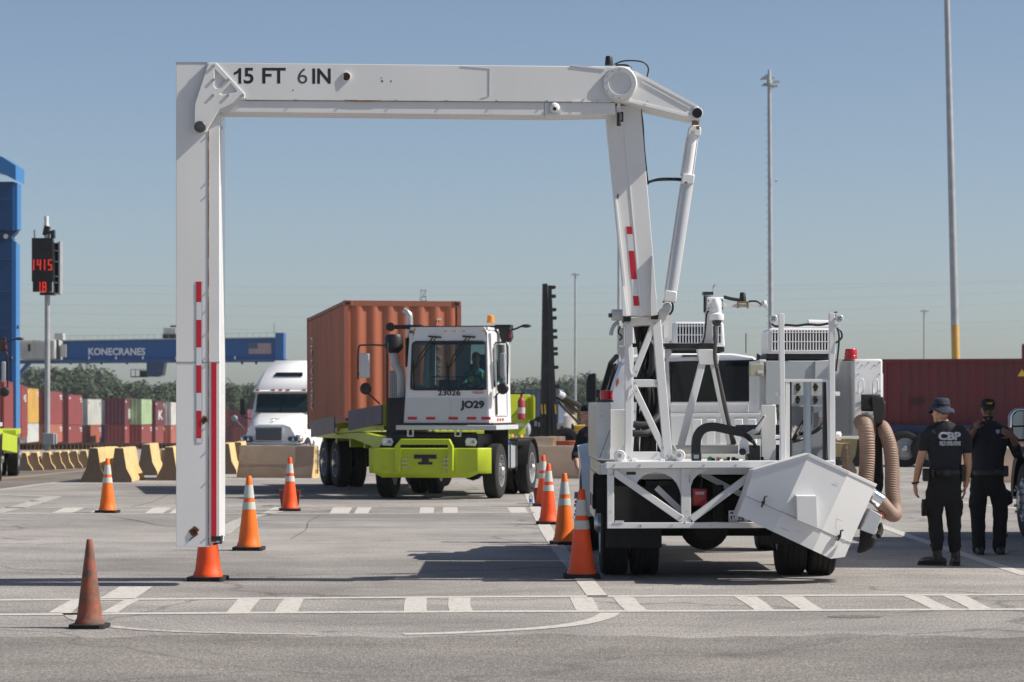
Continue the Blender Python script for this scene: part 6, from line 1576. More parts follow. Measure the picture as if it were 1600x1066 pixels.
b = MB(); b.tube(spline([P(1307,512,DM+.05),P(1314,518,DM+.05),P(1315,528,DM+.05),P(1306,536,DM+.1)],5), .010, 6); b.tube(spline([P(1308,512,DM),P(1311,525,DM),P(1310,545,DM),P(1306,580,DM+.1)],5), .010, 6); b.build('cable', BLACK, T)
b = MB(); b.pbox(1306, 1312, 507, 512, DM, .08); b.build('cable_gland', WHITE2, T)
# inner lift frame
b = MB(); b.pbox(1227.5, 1234, 594, 726, DM+.02, .12); b.pp([(1291, 594), (1297.5, 594), (1299, 726), (1294, 726)], DM+.02, .12); b.pbox(1227, 1298, 592.5, 597, DM+.015, .14); b.build('lift_frame', WHITE, T, bev=.003)
b = MB(); b.pbox(1234, 1237, 597, 726, DM+.04, .08); b.pbox(1286.5, 1291.5, 597, 726, DM+.04, .08); b.build('slide_track', BLACK, T)
b = MB(); b.tube([P(1261.5, 596, DM+.1), P(1261.5, 720, DM+.1)], .040, 20); b.build('lift_cylinder', M('cylinder_blue_grey', (.36,.42,.46), .35, var=.03), T)
b = MB(); b.pbox(1240, 1284, 598, 618, DM+.3, .05); b.pbox(1237, 1290, 633, 635, DM+.22, .12); b.pbox(1240, 1250, 600, 617, DM+.2, .06); b.pbox(1273, 1283, 600, 617, DM+.2, .06); b.build('carriage', LGREY, T)
for x, y in ((1247, 605), (1274, 605), (1246, 625), (1274, 625)):
    b = MB(); b.cyl(P(x-3.5, y, DM+.17), P(x+3.5, y, DM+.17), .018, n=10); b.cyl(P(x, y-6, DM+.19), P(x, y+6, DM+.19), .018, n=10); b.build('bolt_head', M('bolt_olive', (.07,.065,.05), .5, metal=.5), T)
b = MB(); b.pbox(1237, 1290, 636, 664, DM+.9, .1); b.build('cross_panel', GREYP, T)
b = MB(); b.pp([(1246, 668), (1290, 664), (1290, 726), (1237, 726), (1237, 690)], DM+.5, .1); b.build('back_panel', GREYP, T)
b = MB(); b.pbox(1271, 1279, 645, 672, DM+.35, .1); b.pbox(1279, 1287, 643, 651, DM+.3, .08); b.pp([(1239,704),(1247,702),(1250,712),(1240,716)], DM+.25, .1); b.pp([(1278,708),(1284,702),(1290,704),(1288,716),(1276,716)], DM+.25, .1); b.build('pipe_fitting', M('fitting_blue_grey', (.30,.33,.35), .5), T)
b = MB(); b.pbox(1280, 1287, 652, 656, DM+.3, .06); b.build('copper_fitting', M('copper', (.35,.20,.12), .5), T)
b = MB(); b.tube(spline([P(1256,658,DM+.3),P(1248,672,DM+.25),P(1240,687,DM+.2),P(1246,680,DM+.3),P(1256,677,DM+.3),P(1270,676,DM+.3),P(1282,668,DM+.3),P(1288,660,DM+.35)],6), .020, 9); b.tube(spline([P(1238,690,DM+.25),P(1250,687,DM+.25),P(1256,684,DM+.3)],5), .018, 8); b.build('hose', BLACK, T)
b = MB(); b.pbox(1212, 1218.5, 688, 695, DM, .1); b.pbox(1212, 1218.5, 613, 619, DM+.02, .06); b.pbox(1306, 1312.5, 612, 618.5, DM+.02, .08); b.build('stop_block', WHITE2, T)
b = MB(); b.lathe(P(1311, 681, DM+.05), (1,0,0), [(.001,-.03),(.035,-.03),(.04,.0),(.03,.02),(.001,.02)], 14); b.pbox(1308, 1314, 674, 688, DM+.04, .05); b.build('side_lamp', WHITE2, T)
b = MB(); b.pbox(1306, 1313, 714, 720, DM+.05, .1); b.pbox(1306, 1316, 720, 727, DM+.1, .08); b.build('latch', BLACKM, T)
# left struts of the mast
b = MB(); b.pbox(1190, 1212, 633, 724, DE-.15, .10); b.pp([(1160, 686), (1186, 676), (1197, 650), (1193, 648), (1182, 668), (1158, 682)], DE-.25, .06); b.pbox(1172, 1218, 680, 686, DE-.1, .10); b.build('mast_support', WHITE, T, bev=.004)
b = MB(); b.bar(P(1178, 672, DE-.26), P(1194, 650, DE-.26), .012, .01); b.build('slot', INKG, T)
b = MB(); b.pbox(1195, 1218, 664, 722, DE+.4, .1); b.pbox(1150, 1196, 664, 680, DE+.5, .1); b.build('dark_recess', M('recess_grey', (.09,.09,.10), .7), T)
# white cabinet at the far right and the grey drum beside it
DK = 28.0
b = MB(); b.tube([P(1323, 562, DK+.5), P(1323, 681, DK+.5)], .17, 28); b.pbox(1300, 1322, 562, 681, DK+.35, .6); b.build('drum', M('drum_grey', (.50,.50,.50), .45, var=.04), T)
b = MB(); b.pp([(1334, 563), (1337, 561), (1376, 561), (1378.8, 564), (1378.8, 680), (1334, 680)], DK+.06, 1.3); ca = b.build('side_cabinet', WHITE, T, bev=.01)
b = MB(); b.pbox(1335.5, 1377, 563, 653, DK+.045, .03); b.build('cabinet_cover', WHITE2, ca, bev=.004)
b = MB()
for x, y in ((1340,567),(1347,571),(1357,567),(1366,571),(1374,567),(1341,585),(1374,585),(1341,612),(1375,611),(1348,646),(1365,647)): b.cyl(P(x,y,DK+.045), P(x,y,DK+.036), .006, n=6)
b.build('screw', INKG, ca)
for x in (1341, 1363.5):
    b = MB(); b.tube(spline([P(x,616,DK+.03),P(x,600,DK-.01),P(x+3,594,DK-.015),P(x+7.5,594,DK-.015),P(x+8,610,DK-.015),P(x+3,615,DK+.03)],4), .008, 7); b.build('handle', WHITE2, ca)
b = MB(); b.pbox(1378.8, 1380, 584, 655, DK+.3, .3); b.build('cabinet_hinge', WHITE2, ca)
b = MB(); b.lathe((P(1323.5,0,DK+.5).x, DK+.5, P(0,561.5,DK+.5).z), (0,0,1), [(.085,-.0),(.083,.01),(.066,.016),(.001,.016)], 20); bc = b.build('beacon_base', INKG, T)
b = MB(); b.lathe((P(1323.5,0,DK+.5).x, DK+.5, P(0,559,DK+.5).z), (0,0,1), [(.066,0),(.068,.03),(.062,.04),(.065,.05),(.063,.10),(.058,.107),(.001,.11)], 24); b.build('beacon_lens', REDL, bc)
# black duct
b = MB(); b.rings([[P(1345,616,DK-.06),P(1375,616,DK-.06),P(1375,644,DK-.06),P(1345,643,DK-.06)], [P(1346,617,DK-.12),P(1377,617,DK-.12),P(1374,640,DK-.12),P(1362,640,DK-.12)]]); b.rings([[P(1362,620,DK-.05),P(1380,620,DK-.05),P(1380,620,DK-.2),P(1362,620,DK-.2)], [P(1364,640,DK-.05),P(1383,634,DK-.05),P(1383,634,DK-.2),P(1364,640,DK-.2)], [P(1366,662,DK-.05),P(1379,662,DK-.05),P(1379,662,DK-.18),P(1366,662,DK-.18)]]); b.pp([(1376,622),(1385,630),(1382,637),(1376,640)], DK-.1, .12)
b.build('duct_elbow', BLACK, T, bev=.008)
def ribbed_hose(pts, r, mat, name, parent, pitch=.026):
    P3 = spline(pts, 14)
    # resample evenly
    d = [0]
    for a, c in zip(P3, P3[1:]): d.append(d[-1]+(c-a).length)
    n = int(d[-1]/pitch*4); out, rr = [], []
    j = 0
    for i in range(n+1):
        t = d[-1]*i/n
        while j < len(d)-2 and d[j+1] < t: j += 1
        f = (t-d[j])/max(1e-6, d[j+1]-d[j]); out.append(P3[j].lerp(P3[j+1], f))
        rr.append(r*(1 + (0, .035, .05, .0)[i % 4] - (.06 if i % 4 == 0 else 0)))
    b = MB(); b.tube(out, rr, 22); return b.build(name, mat, parent, ang=75)
ribbed_hose([P(1346,668,DK+.25), P(1346,660,DK+.05), P(1351,664,DK-.18), P(1354,680,DK-.26), P(1355,710,DK-.28), P(1354,735,DK-.3), P(1352,762,DK-.35)], .078, HOSE, 'air_hose', T)
ribbed_hose([P(1374,672,DK+.1), P(1378,668,DK-.05), P(1384,678,DK-.16), P(1391,700,DK-.24), P(1394,730,DK-.32), P(1394,765,DK-.42), P(1397,790,DK-.5), P(1398,803,DK-.62), P(1392,803,DK-.72), P(1384,794,DK-.78), P(1371,779,DK-.85)], .072, HOSE, 'air_hose', T)
b = MB(); b.tube(spline([P(1374,660,DK-.1),P(1372,690,DK-.12),P(1370,720,DK-.15),P(1372,748,DK-.2),P(1374,770,DK-.4)],5), [.03,.03,.03,.03,.03,.035,.045,.05,.055,.058,.06,.06,.06,.06,.06,.06,.05,.05,.04,.03,.02], 12); b.build('black_sleeve', M('sleeve_black', (.012,.012,.013), .8, bump=.6, bscale=14), T)
# ---- tilted faceted hood
DH = 26.75
A = Vector((1155, 806)); U = Vector((.905, .425)); V = Vector((.425, -.905))
def L(u, v, d=0.0):
    q = A + U*u + V*v
    return P(q.x, q.y, DH + d) if False else P(q.x, q.y, DH) + Vector((0, d, 0))
hoodm = M('hood_white', (.69, .69, .685), .4, var=.025, scale=2, dirt=(.45,.42,.38), damt=.12)
# front outline points with their setback d (centre facet nearest)
bot = [(0, 0, .17), (59, 0, .0), (127, 0, .0), (161, 0, .14), (181, 12, .19)]
sm = [(-2, 33, .17), (59, 33.5, .0), (127, 34.5, .0), (180, 36, .19)]
topv = [(-7, 74, .20), (59, 134, .05), (127, 135, .05), (178, 136, .21)]
b = MB()
bv = [b.bm.verts.new(L(*p)) for p in bot]; sv = [b.bm.verts.new(L(*p)) for p in sm]; tv = [b.bm.verts.new(L(*p)) for p in topv]
b.face([bv[0], bv[1], sv[1], sv[0]]); b.face([bv[1], bv[2], sv[2], sv[1]]); b.face([bv[2], bv[3], bv[4], sv[3], sv[2]])
b.face([sv[0], sv[1], tv[1], tv[0]]); b.face([sv[1], sv[2], tv[2], tv[1]]); b.face([sv[2], sv[3], tv[3], tv[2]])
back = .62
ring_f = [bv[0], bv[1], bv[2], bv[3], bv[4], sv[3], tv[3], tv[2], tv[1], tv[0], sv[0]]
ring_b = [b.bm.verts.new((v.co.x, DH+back+.25, v.co.z)) for v in ring_f]
for i in range(len(ring_f)):
    j = (i+1) % len(ring_f); b.face([ring_f[i], ring_f[j], ring_b[j], ring_b[i]])
b.face(ring_b[::-1])
hd = b.build('detector_hood', hoodm, T, ang=8)
b = MB()
seam = [L(u, v, d-.003) for u, v, d in sm]
for a, c in zip(seam, seam[1:]): b.bar(a, c, .006, .006, up=(0,1,0))
b.build('lid_seam', M('seam_grey', (.28,.28,.28), .7), hd)
b = MB()   # lid overhang at the top right and left
for (u0, d0), (u1, d1), v0, v1 in (((59, .05), (127, .05), 134, 135), ((127, .05), (178.5, .21), 135, 136)):
    b.rings([[L(u0,v0+1.2,d0-.012), L(u0,v0-4,d0-.012), L(u0,v0-4,d0+.02), L(u0,v0+1.2,d0+.5)], [L(u1,v1+1.2,d1-.012), L(u1,v1-4,d1-.012), L(u1,v1-4,d1+.02), L(u1,v1+1.2,d1+.4)]])
b.rings([[L(-7.5,75,.19), L(-6.5,71,.19), L(-6.5,71,.22), L(-7.5,75,.5)], [L(59,135.2,.038), L(59,130,.038), L(59,130,.07), L(59,135.2,.5)]])
b.build('lid_rim', hoodm, hd, bev=.003)
b = MB()
f0 = [(68,52),(93,42),(108,68),(84,80)]
f0 = []
for x, y in ((1242.5, 773.5), (1274.5, 773.5), (1276, 826), (1243.5, 812.5)): 
    q = Vector((x, y)) - A; f0.append((q.dot(U), q.dot(V)))
mid = (sum(p[0] for p in f0)/4, sum(p[1] for p in f0)/4)
def dc_(u, v): return .0 + max(0, (v-33.5)/100*.05)
b.rings([[L(u, v, dc_(u, v)+.01) for u, v in f0], [L(mid[0]+(u-mid[0])*.94, mid[1]+(v-mid[1])*.94, -.10) for u, v in f0]])
b.build('beam_block', hoodm, hd, ang=8)
def handle(px, py, d, big):
    b = MB(); q = P(px, py, DH)+Vector((0, d, 0))
    b.tube([q+Vector((-.012,0,-.05)), q+Vector((-.01,-.05,-.035)), q+Vector((.004,-.06,.0)), q+Vector((.012,-.05,.045)), q+Vector((.035,-.03,.05))], .010, 8); b.cyl(q+Vector((.0,.02,-.01)), q+Vector((.0,-.05,-.01)), .016, n=10)
    b.build('toggle_latch', BLACK, hd)
handle(1193, 784, .06, 0); handle(1313, 837, .10, 1)
b = MB()
for x, y in ((1292,836),(1300,841),(1321,848)): q = P(x,y,DH); b.box(q.x-.02, q.x+.02, q.y+.07, q.y+.12, q.z-.012, q.z+.012)
b.build('lid_hinge', hoodm, hd)
# pipe stub, plate and black bag at its right side
b = MB(); b.cyl(P(1362,774,DH+.35), P(1376,783,DH+.35), .075, n=22); b.build('hose_collar', CHROME, hd)
b = MB(); b.prism([P(1361,796,DH+.2), P(1379,806,DH+.2), P(1366,836,DH+.2), P(1344,828,DH+.2)], (0,.35,0)); b.build('outlet_box', M('outlet_grey', (.50,.52,.54), .4), hd, bev=.006)
b = MB(); b.prism([P(1357,795,DH+.4), P(1380,801,DH+.4), P(1383,812,DH+.4), P(1362,806,DH+.4)], (0,.1,0)); b.build('gasket', M('gasket_orange', (.40,.12,.05), .6), hd)
b = MB(); rg = []
for t, (xc, yc, w) in enumerate(((1356, 830, 13), (1357, 838, 14.5), (1354, 850, 12), (1347, 859, 7), (1341, 864, 2.5))):
    c = P(xc, yc, DH+.38); r_ = w*DH/F
    rg.append([c + Vector((r_*math.cos(a)*.95, .15*math.sin(a)*(w/14), -r_*math.cos(a)*.35)) for a in [i*math.pi/8 for i in range(16)]])
b.rings(rg); b.tube(spline([P(1372,838,DH+.35),P(1376,828,DH+.4),P(1374,818,DH+.42)],4), .03, 8); b.build('canvas_bag', M('bag_black', (.018,.016,.017), .85, var=.3, bump=.8, bscale=20), hd)
SCUFF = M('scuff_grey', (.45,.44,.42), .7, var=.3, scale=30)
b = MB()
for u, v, w, h in ((66,10,16,.8),(90,16,9,.6),(20,50,7,.7),(34,92,10,.6),(112,110,9,.6),(140,60,12,.7),(150,20,8,.8)):
    d_ = (.17*(59-u)/59 if u < 59 else (.19*(u-127)/53 if u > 127 else 0)) + max(0, (v-33.5)/100*.045)
    b.prism([L(u,v,d_-.0035), L(u+w,v+h*1.5,d_-.0035), L(u+w,v+h*2.3,d_-.0035), L(u,v+h,d_-.0035)], (0,.002,0))
b.build('scuff', SCUFF, hd)
# hangers that carry the hood
b = MB(); b.box(P(1225,0,DH).x, P(1225,0,DH).x+.1, DH+.5, 27.7, 1.05, 1.15); b.box(P(1290,0,DH).x, P(1290,0,DH).x+.1, DH+.5, 27.7, .95, 1.05); b.build('hood_bracket', WSTEEL, T)

P = P0
# ------------------------------------------------------------------ second truck beside the officers
T2 = thing('service_truck', 'dark service truck cut by the right frame edge, its mirror and front wheel showing', 'truck', (8.2, 33, 0), 0)
b = MB(); b.box(6.93, 9.3, 29.75, 35.2, 1.0, 3.55); b.build('box_body', WHITE, T2, bev=.03)
b = MB(); b.box(7.05, 9.2, 35.3, 37.0, .8, 2.5); b.prism([(7.05,37.0,.8),(7.05,38.6,.8),(7.05,38.6,1.5),(7.05,37.0,1.75)], (2.15,0,0)); cbm = M('truck_maroon', (.10,.012,.02), .3, coat=.5); b.build('cab', cbm, T2, bev=.05)
b = MB(); b.box(7.0, 9.2, 29.9, 38.6, .5, .8); b.build('chassis', BLACKM, T2)
wheel(T2, (7.02, 37.1, .50), .50, .29, (-1,0,0), GREYP, dish=-.05)
for x in (7.05, 7.37): wheel(T2, (x, 31.2, .50), .50, .28, (-1,0,0), GREYP, dish=.1)
b = MB(); rg = []
for i in range(13):
    a = R(-4+188*i/12); rg.append([(6.86, 37.1-.58*math.cos(a), .54+.58*math.sin(a)), (7.3, 37.1-.58*math.cos(a), .54+.58*math.sin(a)), (7.3, 37.1-.68*math.cos(a), .54+.70*math.sin(a)), (6.84, 37.1-.66*math.cos(a), .54+.68*math.sin(a))])
b.rings(rg); b.build('wing', BLACK, T2)
Dm2 = 36.3
b = MB(); b.prism([P(x, y, Dm2) for x, y in ((1578,668),(1578,650),(1582,643),(1590,638),(1612,637),(1614,690),(1590,690),(1581,680))], (0,.16,0)); mr = b.build('mirror', M('mirror_shell', (.10,.012,.02), .3), T2, bev=.015)
b = MB(); b.prism([P(x, y, Dm2-.012) for x, y in ((1582,662),(1583,650),(1590,643),(1611,642),(1611,664),(1583,665))], (0,.012,0)); b.prism([P(x, y, Dm2-.012) for x, y in ((1583,668),(1611,667),(1611,686),(1592,686),(1584,678))], (0,.012,0)); b.build('mirror_glass', M('mirror_glass', (.55,.6,.6), .03, metal=1, var=.02), mr)
b = MB(); b.tube([P(x, y, Dm2-.01) for x, y in ((1580,668),(1580.5,650),(1584,644),(1590,640.5),(1612,640))], .016, 6); b.build('chrome_edge', CHROME, mr)
b = MB(); b.bar(P(1610, 660, Dm2+.1), P(1650, 662, Dm2+.1), .06, .08); b.build('mirror_arm', BLACK, mr)
b = MB(); b.box(7.0, 8.1, 29.72, 29.748, 1.12, 3.42); b.build('rear_door', LGREY, T2, bev=.01)
b = MB(); b.box(8.13, 9.23, 29.72, 29.748, 1.12, 3.42); b.build('rear_door', LGREY, T2, bev=.01)
for x in (7.95, 8.24):
    b = MB(); b.cyl((x, 29.68, 1.2), (x, 29.68, 3.35), .018, n=8); b.build('lock_rod', STEEL, T2)
for x in (7.05, 9.0):
    b = MB(); b.box(x, x+.18, 29.70, 29.76, .86, .97); b.build('tail_light', REDL, T2, bev=.01)
b = MB(); b.box(6.98, 9.25, 29.62, 29.74, .52, .66); b.build('rear_bumper', GREYP, T2, bev=.01)
# ------------------------------------------------------------------ people
def remesh(mb, voxel, smooth=2, tex=None):
    me = mb.mesh(ang=0)
    o = bpy.data.objects.new('tmp', me); COL.objects.link(o)
    m = o.modifiers.new('r', 'REMESH'); m.mode = 'VOXEL'; m.voxel_size = voxel
    if smooth:
        s = o.modifiers.new('s', 'SMOOTH'); s.iterations = smooth; s.factor = .5
    dg = bpy.context.evaluated_depsgraph_get()
    r = bpy.data.meshes.new_from_object(o.evaluated_get(dg))
    bpy.data.objects.remove(o); bpy.data.meshes.remove(me)
    if tex:
        amp, sc, zs = tex
        for v in r.vertices:
            n = mnoise.noise(Vector((v.co.x*sc, v.co.y*sc, v.co.z*sc*zs)) + Vector((7, 3, 1)))
            n += .5*mnoise.noise(Vector((v.co.x*sc*2.3, v.co.y*sc*2.3, v.co.z*sc*zs*2.3)))
            v.co += v.normal*n*amp
    for p in r.polygons: p.use_smooth = True
    return r
def link(me, name, mat, parent):
    me.name = name; me.materials.clear(); me.materials.append(mat)
    o = bpy.data.objects.new(name, me); COL.objects.link(o); o.parent = parent; return o
def limb(b, pts, n=14):
    """pts: (x,y,z,r) chain with round ends"""
    P3 = [Vector(p[:3]) for p in pts]; rs = [p[3] for p in pts]
    b.tube(P3, rs, n)
    for p, r in zip(P3, rs): b.ball(p, r*.995)
def stack(b, rows, n=24):
    """rows: z, cx, cy, rx, ry"""
    b.rings([[(cx+rx*math.copysign(abs(math.cos(a))**.85, math.cos(a)), cy+ry*math.copysign(abs(math.sin(a))**.85, math.sin(a)), z) for a in [2*math.pi*i/n for i in range(n)]] for z, cx, cy, rx, ry in rows])
def hand(b, w, d, palm_n, curl=.5, s=1.0, thumb=None):
    """hand from wrist w pointing along d; palm_n = palm normal; five separate fingers"""
    w, d, pn = Vector(w), Vector(d).normalized(), Vector(palm_n).normalized()
    side = d.cross(pn).normalized()
    pn = side.cross(d).normalized()
    L = .085*s
    b.rings([[w + d*t*L + side*sx*wd*s + pn*sy*.013*s for sx, sy in ((-1,-1),(1,-1),(1.05,0),(1,1),(-1,1),(-1.05,0))] for t, wd in ((-.15,.026),(.25,.034),(.7,.041),(1.02,.040))])
    for i, (o, ln) in enumerate(((-.030,.066),(-.010,.076),(.010,.070),(.029,.054))):
        p = w + d*L*.95 + side*o*s; dr = (d + side*o*2).normalized(); pts = [(*p, .0088*s)]
        c = curl*(1+.12*i)
        for k, f in enumerate((.45, .32, .26)):
            dr = (dr + pn*c*(.55+.25*k)).normalized(); p = p + dr*ln*f*s; pts.append((*p, (.0083, .0077, .0066)[k]*s))
        limb(b, pts, 10)
    ts = thumb or -1
    p = w + d*L*.25 + side*ts*.030*s; dr = (d*.75 + side*ts*.7 + pn*.35).normalized(); pts = [(*p, .013*s)]
    for k, f in enumerate((.034, .030, .022)):
        p = p + dr*f*s; pts.append((*p, (.0115, .010, .0082)[k]*s)); dr = (dr + d*.25 + pn*.18).normalized()
    limb(b, pts, 10)
def head(b, c, f, r=1.0):
    """head centre c, facing angle f about z (0 = +y, away from the camera)"""
    c = Vector(c); rot = Matrix.Rotation(f, 4, 'Z')
    def q(x, y, z): return c + rot @ Vector((x*r, y*r, z*r))
    rows = []
    for z, rx, ry, cy in ((-.125,.030,.035,.045),(-.112,.045,.050,.036),(-.09,.058,.068,.020),(-.06,.066,.084,.006),(-.02,.072,.094,.0),(.03,.075,.098,-.004),(.07,.070,.092,-.006),(.10,.054,.072,-.008),(.118,.030,.042,-.008),(.124,.008,.01,-.008)):
        rows.append([q(rx*math.cos(a), cy+ry*math.sin(a), z) for a in [2*math.pi*i/24 for i in range(24)]])
    b.rings(rows)
    # nose, brows, lips, chin, ears
    b.rings([[q(-.008,.088,.012), q(.008,.088,.012), q(.007,.100,.010), q(-.007,.100,.010)], [q(-.019,.080,-.036), q(.019,.080,-.036), q(.013,.116,-.030), q(-.013,.116,-.030)], [q(-.012,.080,-.044), q(.012,.080,-.044), q(.009,.106,-.042), q(-.009,.106,-.042)]])
    b.tube([q(-.046,.078,.022), q(-.02,.096,.026), q(.02,.096,.026), q(.046,.078,.022)], .011*r, 8)
    b.tube([q(-.024,.086,-.062), q(0,.096,-.060), q(.024,.086,-.062)], .0065*r, 8); b.tube([q(-.022,.084,-.073), q(0,.094,-.074), q(.022,.084,-.073)], .007*r, 8)
    b.ball(q(0,.078,-.102), .022*r)
    for s in (-1, 1):
        b.ball(q(s*.077,-.008,-.012), .030*r, .38, .62, 1.05)
        b.ball(q(s*.040,.070,-.030), .024*r)
    return q
def boots(o, a, ankle, toe, mat):
    """boot from the shin down"""
    b = MB(); a = Vector(ankle); d = Vector((toe[0]-a.x, toe[1]-a.y, 0)).normalized(); L = .185
    limb(b, [(a.x, a.y, .30, .058), (a.x, a.y, .16, .052), (a.x-d.x*.01, a.y-d.y*.01, .075, .053)])
    heel = Vector((a.x, a.y, 0)) - d*.07
    limb(b, [(heel.x, heel.y, .048, .045), (a.x+d.x*.05, a.y+d.y*.05, .052, .050), (a.x+d.x*L*.75, a.y+d.y*L*.75, .045, .047), (a.x+d.x*L, a.y+d.y*L, .036, .036)])
    me = remesh(b, .008, 2)
    for v in me.vertices: v.co.z = max(v.co.z, .004)
    bt = link(me, 'boot', mat, o)
    s = MB(); side = Vector((-d.y, d.x, 0))
    pts = []
    for t, w in ((-.10,.028),(-.06,.044),(.04,.046),(.12,.053),(.19,.044),(.22,.022)):
        pts.append((t, w))
    c = Vector((a.x, a.y, 0)); ol = [c+d*t+side*w for t, w in pts] + [c+d*t-side*w for t, w in pts[::-1]]
    s.prism(ol, (0,0,.024)); s.build('sole', BLACK, bt)
BOOT = M('black_leather', (.012,.012,.013), .45, var=.2)
BELT = M('black_belt', (.008,.008,.009), .5, var=.2)

def officer_back():
    D = F*HC/(884-HZ) + .02; X = (1470-800)*D/F; s = F/D
    o = thing('person', 'man in slate blue bucket hat and dark CBP lettered t-shirt, seen from behind', 'person', (X, D, 0), 0, local=True)
    def x(px): return (px-1470)/s
    def z(py): return (884-py)/s
    # skin: head, neck, arms, hands
    b = MB()
    hc = (x(1471), .03, z(643))
    head(b, hc, R(38))
    limb(b, [(x(1474), -.01, z(659), .058), (x(1475), -.02, z(668), .062), (x(1476), -.01, z(680), .07)])
    limb(b, [(x(1449), 0, z(678), .058), (x(1444), .0, z(700), .052), (x(1437), -.01, z(722), .043), (x(1435.5), .02, z(732), .043), (x(1433), .05, z(748), .034), (x(1431.5), .07, z(757), .028)])
    hand(b, (x(1431.5), .075, z(758)), (.10, .22, -1), (1, .2, 0), .32, 1.02, thumb=-1)
    limb(b, [(x(1506), 0, z(680), .058), (x(1510), .0, z(700), .054), (x(1512), -.02, z(724), .044), (x(1512), .0, z(734), .043), (x(1511), .04, z(750), .034), (x(1510), .06, z(760), .028)])
    hand(b, (x(1510), .065, z(761)), (-.12, .2, -1), (-1, .2, 0), .32, 1.02, thumb=1)
    limb(b, [(x(1476), 0, z(690), .10), (x(1476), 0, z(735), .10)])
    link(remesh(b, .0055, 1), 'body', SKIN, o)
    # hair under the hat
    b = MB(); b.ball(Vector(hc)+Vector((.0,-.012,.035)), .092, .86, 1.0, .80, 3); b.build('hair', M('dark_hair', (.02,.014,.01), .8), o)
    # hat
    b = MB(); c = Vector(hc)+Vector((0,-.005,.045)); rg = []
    for zz, r0, wv in ((-.052,.145,.022),(-.036,.140,.016),(-.010,.105,.003),(.012,.100,0),(.07,.094,.0),(.098,.080,0),(.104,.05,0),(.105,.002,0)):
        rg.append([c + Vector((r0*math.cos(a)*(1.0 if r0 < .11 else 1.02), r0*math.sin(a)*1.12, zz + wv*math.sin(2*a+.7) + wv*.6*math.sin(5*a))) for a in [2*math.pi*i/36 for i in range(36)]])
    b.rings(rg, cap=False); ht = b.build('bucket_hat', HATC, o, ang=70)
    sm = ht.modifiers.new('t', 'SOLIDIFY'); sm.thickness = .006
    b = MB(); rg = []
    for zz in (.014, .034): rg.append([c + Vector((.1015*math.cos(a), .1015*1.12*math.sin(a), zz)) for a in [2*math.pi*i/36 for i in range(36)]])
    b.rings(rg, cap=False); b.build('hat_band', NAVY, ht)
    # shirt
    b = MB()
    stack(b, [(z(748), x(1476), .0, .165, .115), (z(735), x(1476), .0, .172, .122), (z(712), x(1476), -.005, .185, .120), (z(692), x(1477), -.012, .208, .122), (z(678), x(1477), -.012, .218, .115), (z(668), x(1477), -.008, .190, .095), (z(662), x(1476), -.004, .110, .078), (z(658.5), x(1475), -.004, .072, .070)])
    limb(b, [(x(1456), -.01, z(675), .080), (x(1447), -.005, z(684), .080), (x(1443), .0, z(699), .071)])
    limb(b, [(x(1498), -.01, z(675), .080), (x(1507), -.005, z(684), .080), (x(1511), .0, z(702), .071)])
    sh = link(remesh(b, .009, 3, (.013, 8, .5)), 'shirt', NAVY, o)
    # lettering wraps the back of the shirt: letters laid along the curve
    TXT = M('shirt_lettering', (.42,.44,.48), .7, var=.25, scale=30)
    from mathutils.bvhtree import BVHTree
    bvh = BVHTree.FromPolygons([v.co.copy() for v in sh.data.vertices], [list(p.vertices) for p in sh.data.polygons])
    def back_text(s_, x0, x1, y0, y1, bold, name):
        t = text(name, s_, TXT, sh, (x(x0), -.5, z(y1)), x(x1)-x(x0), z(y0)-z(y1), bold=bold, depth=.002)
        bm = bmesh.new(); bm.from_mesh(t.data)
        bmesh.ops.subdivide_edges(bm, edges=bm.edges, cuts=2)
        for v in bm.verts:
            h = bvh.ray_cast(Vector((v.co.x, -1, v.co.z)), Vector((0, 1, 0)))
            fr = v.co.y < -.501
            v.co.y = (h[0].y if h[0] else -.1) - (.005 if fr else .003)
        bm.to_mesh(t.data); bm.free()
    back_text('CBP', 1463.5, 1499, 675, 688, .05, 'lettering')
    back_text('FIELD OPERATIONS', 1465.5, 1498.5, 689.5, 696.5, .05, 'lettering')
    # trousers
    b = MB()
    stack(b, [(z(733), x(1476), .0, .175, .125), (z(742), x(1476), .0, .182, .135), (z(765), x(1475), -.005, .188, .14), (z(782), x(1474), .0, .17, .12), (z(790), x(1474), 0, .12, .09)])
    limb(b, [(x(1462), 0, z(768), .105), (x(1460), .01, z(788), .098), (x(1461.5), .015, z(812), .082), (x(1463), -.005, z(832), .078), (x(1463.5), -.005, z(850), .074), (x(1463.5), 0, z(856), .070)])
    limb(b, [(x(1489), 0, z(768), .102), (x(1490.5), .01, z(788), .092), (x(1491), .015, z(812), .078), (x(1492), -.005, z(832), .074), (x(1492.5), -.005, z(850), .072), (x(1492.5), 0, z(857), .068)])
    b.box(x(1441), x(1447), -.05, .08, z(806), z(780)); b.box(x(1500), x(1504), -.05, .08, z(806), z(782))
    link(remesh(b, .010, 3, (.017, 7, 1.0)), 'trousers', TROU, o)
    boots(o, None, (x(1464), .0, 0), (x(1437), .10), BOOT); boots(o, None, (x(1493), .0, 0), (x(1494), 1), BOOT)
    # belt, pouches, watch
    b = MB(); stack(b, [(z(741), x(1476), .0, .192, .142), (z(735), x(1476), .0, .190, .140)], 28); bl = b.build('belt', BELT, o)
    for px0, px1, y0, y1, yy in ((1441, 1452, 732, 752, -.05), (1453, 1457, 733, 746, -.13), (1470, 1482, 733, 744, -.15), (1500, 1507, 726, 752, -.06), (1460, 1464, 736, 742, -.145)):
        b = MB(); b.box(x(px0), x(px1), yy-.03, yy+.05, z(y1), z(y0)); b.build('pouch', BELT, bl, bev=.012)
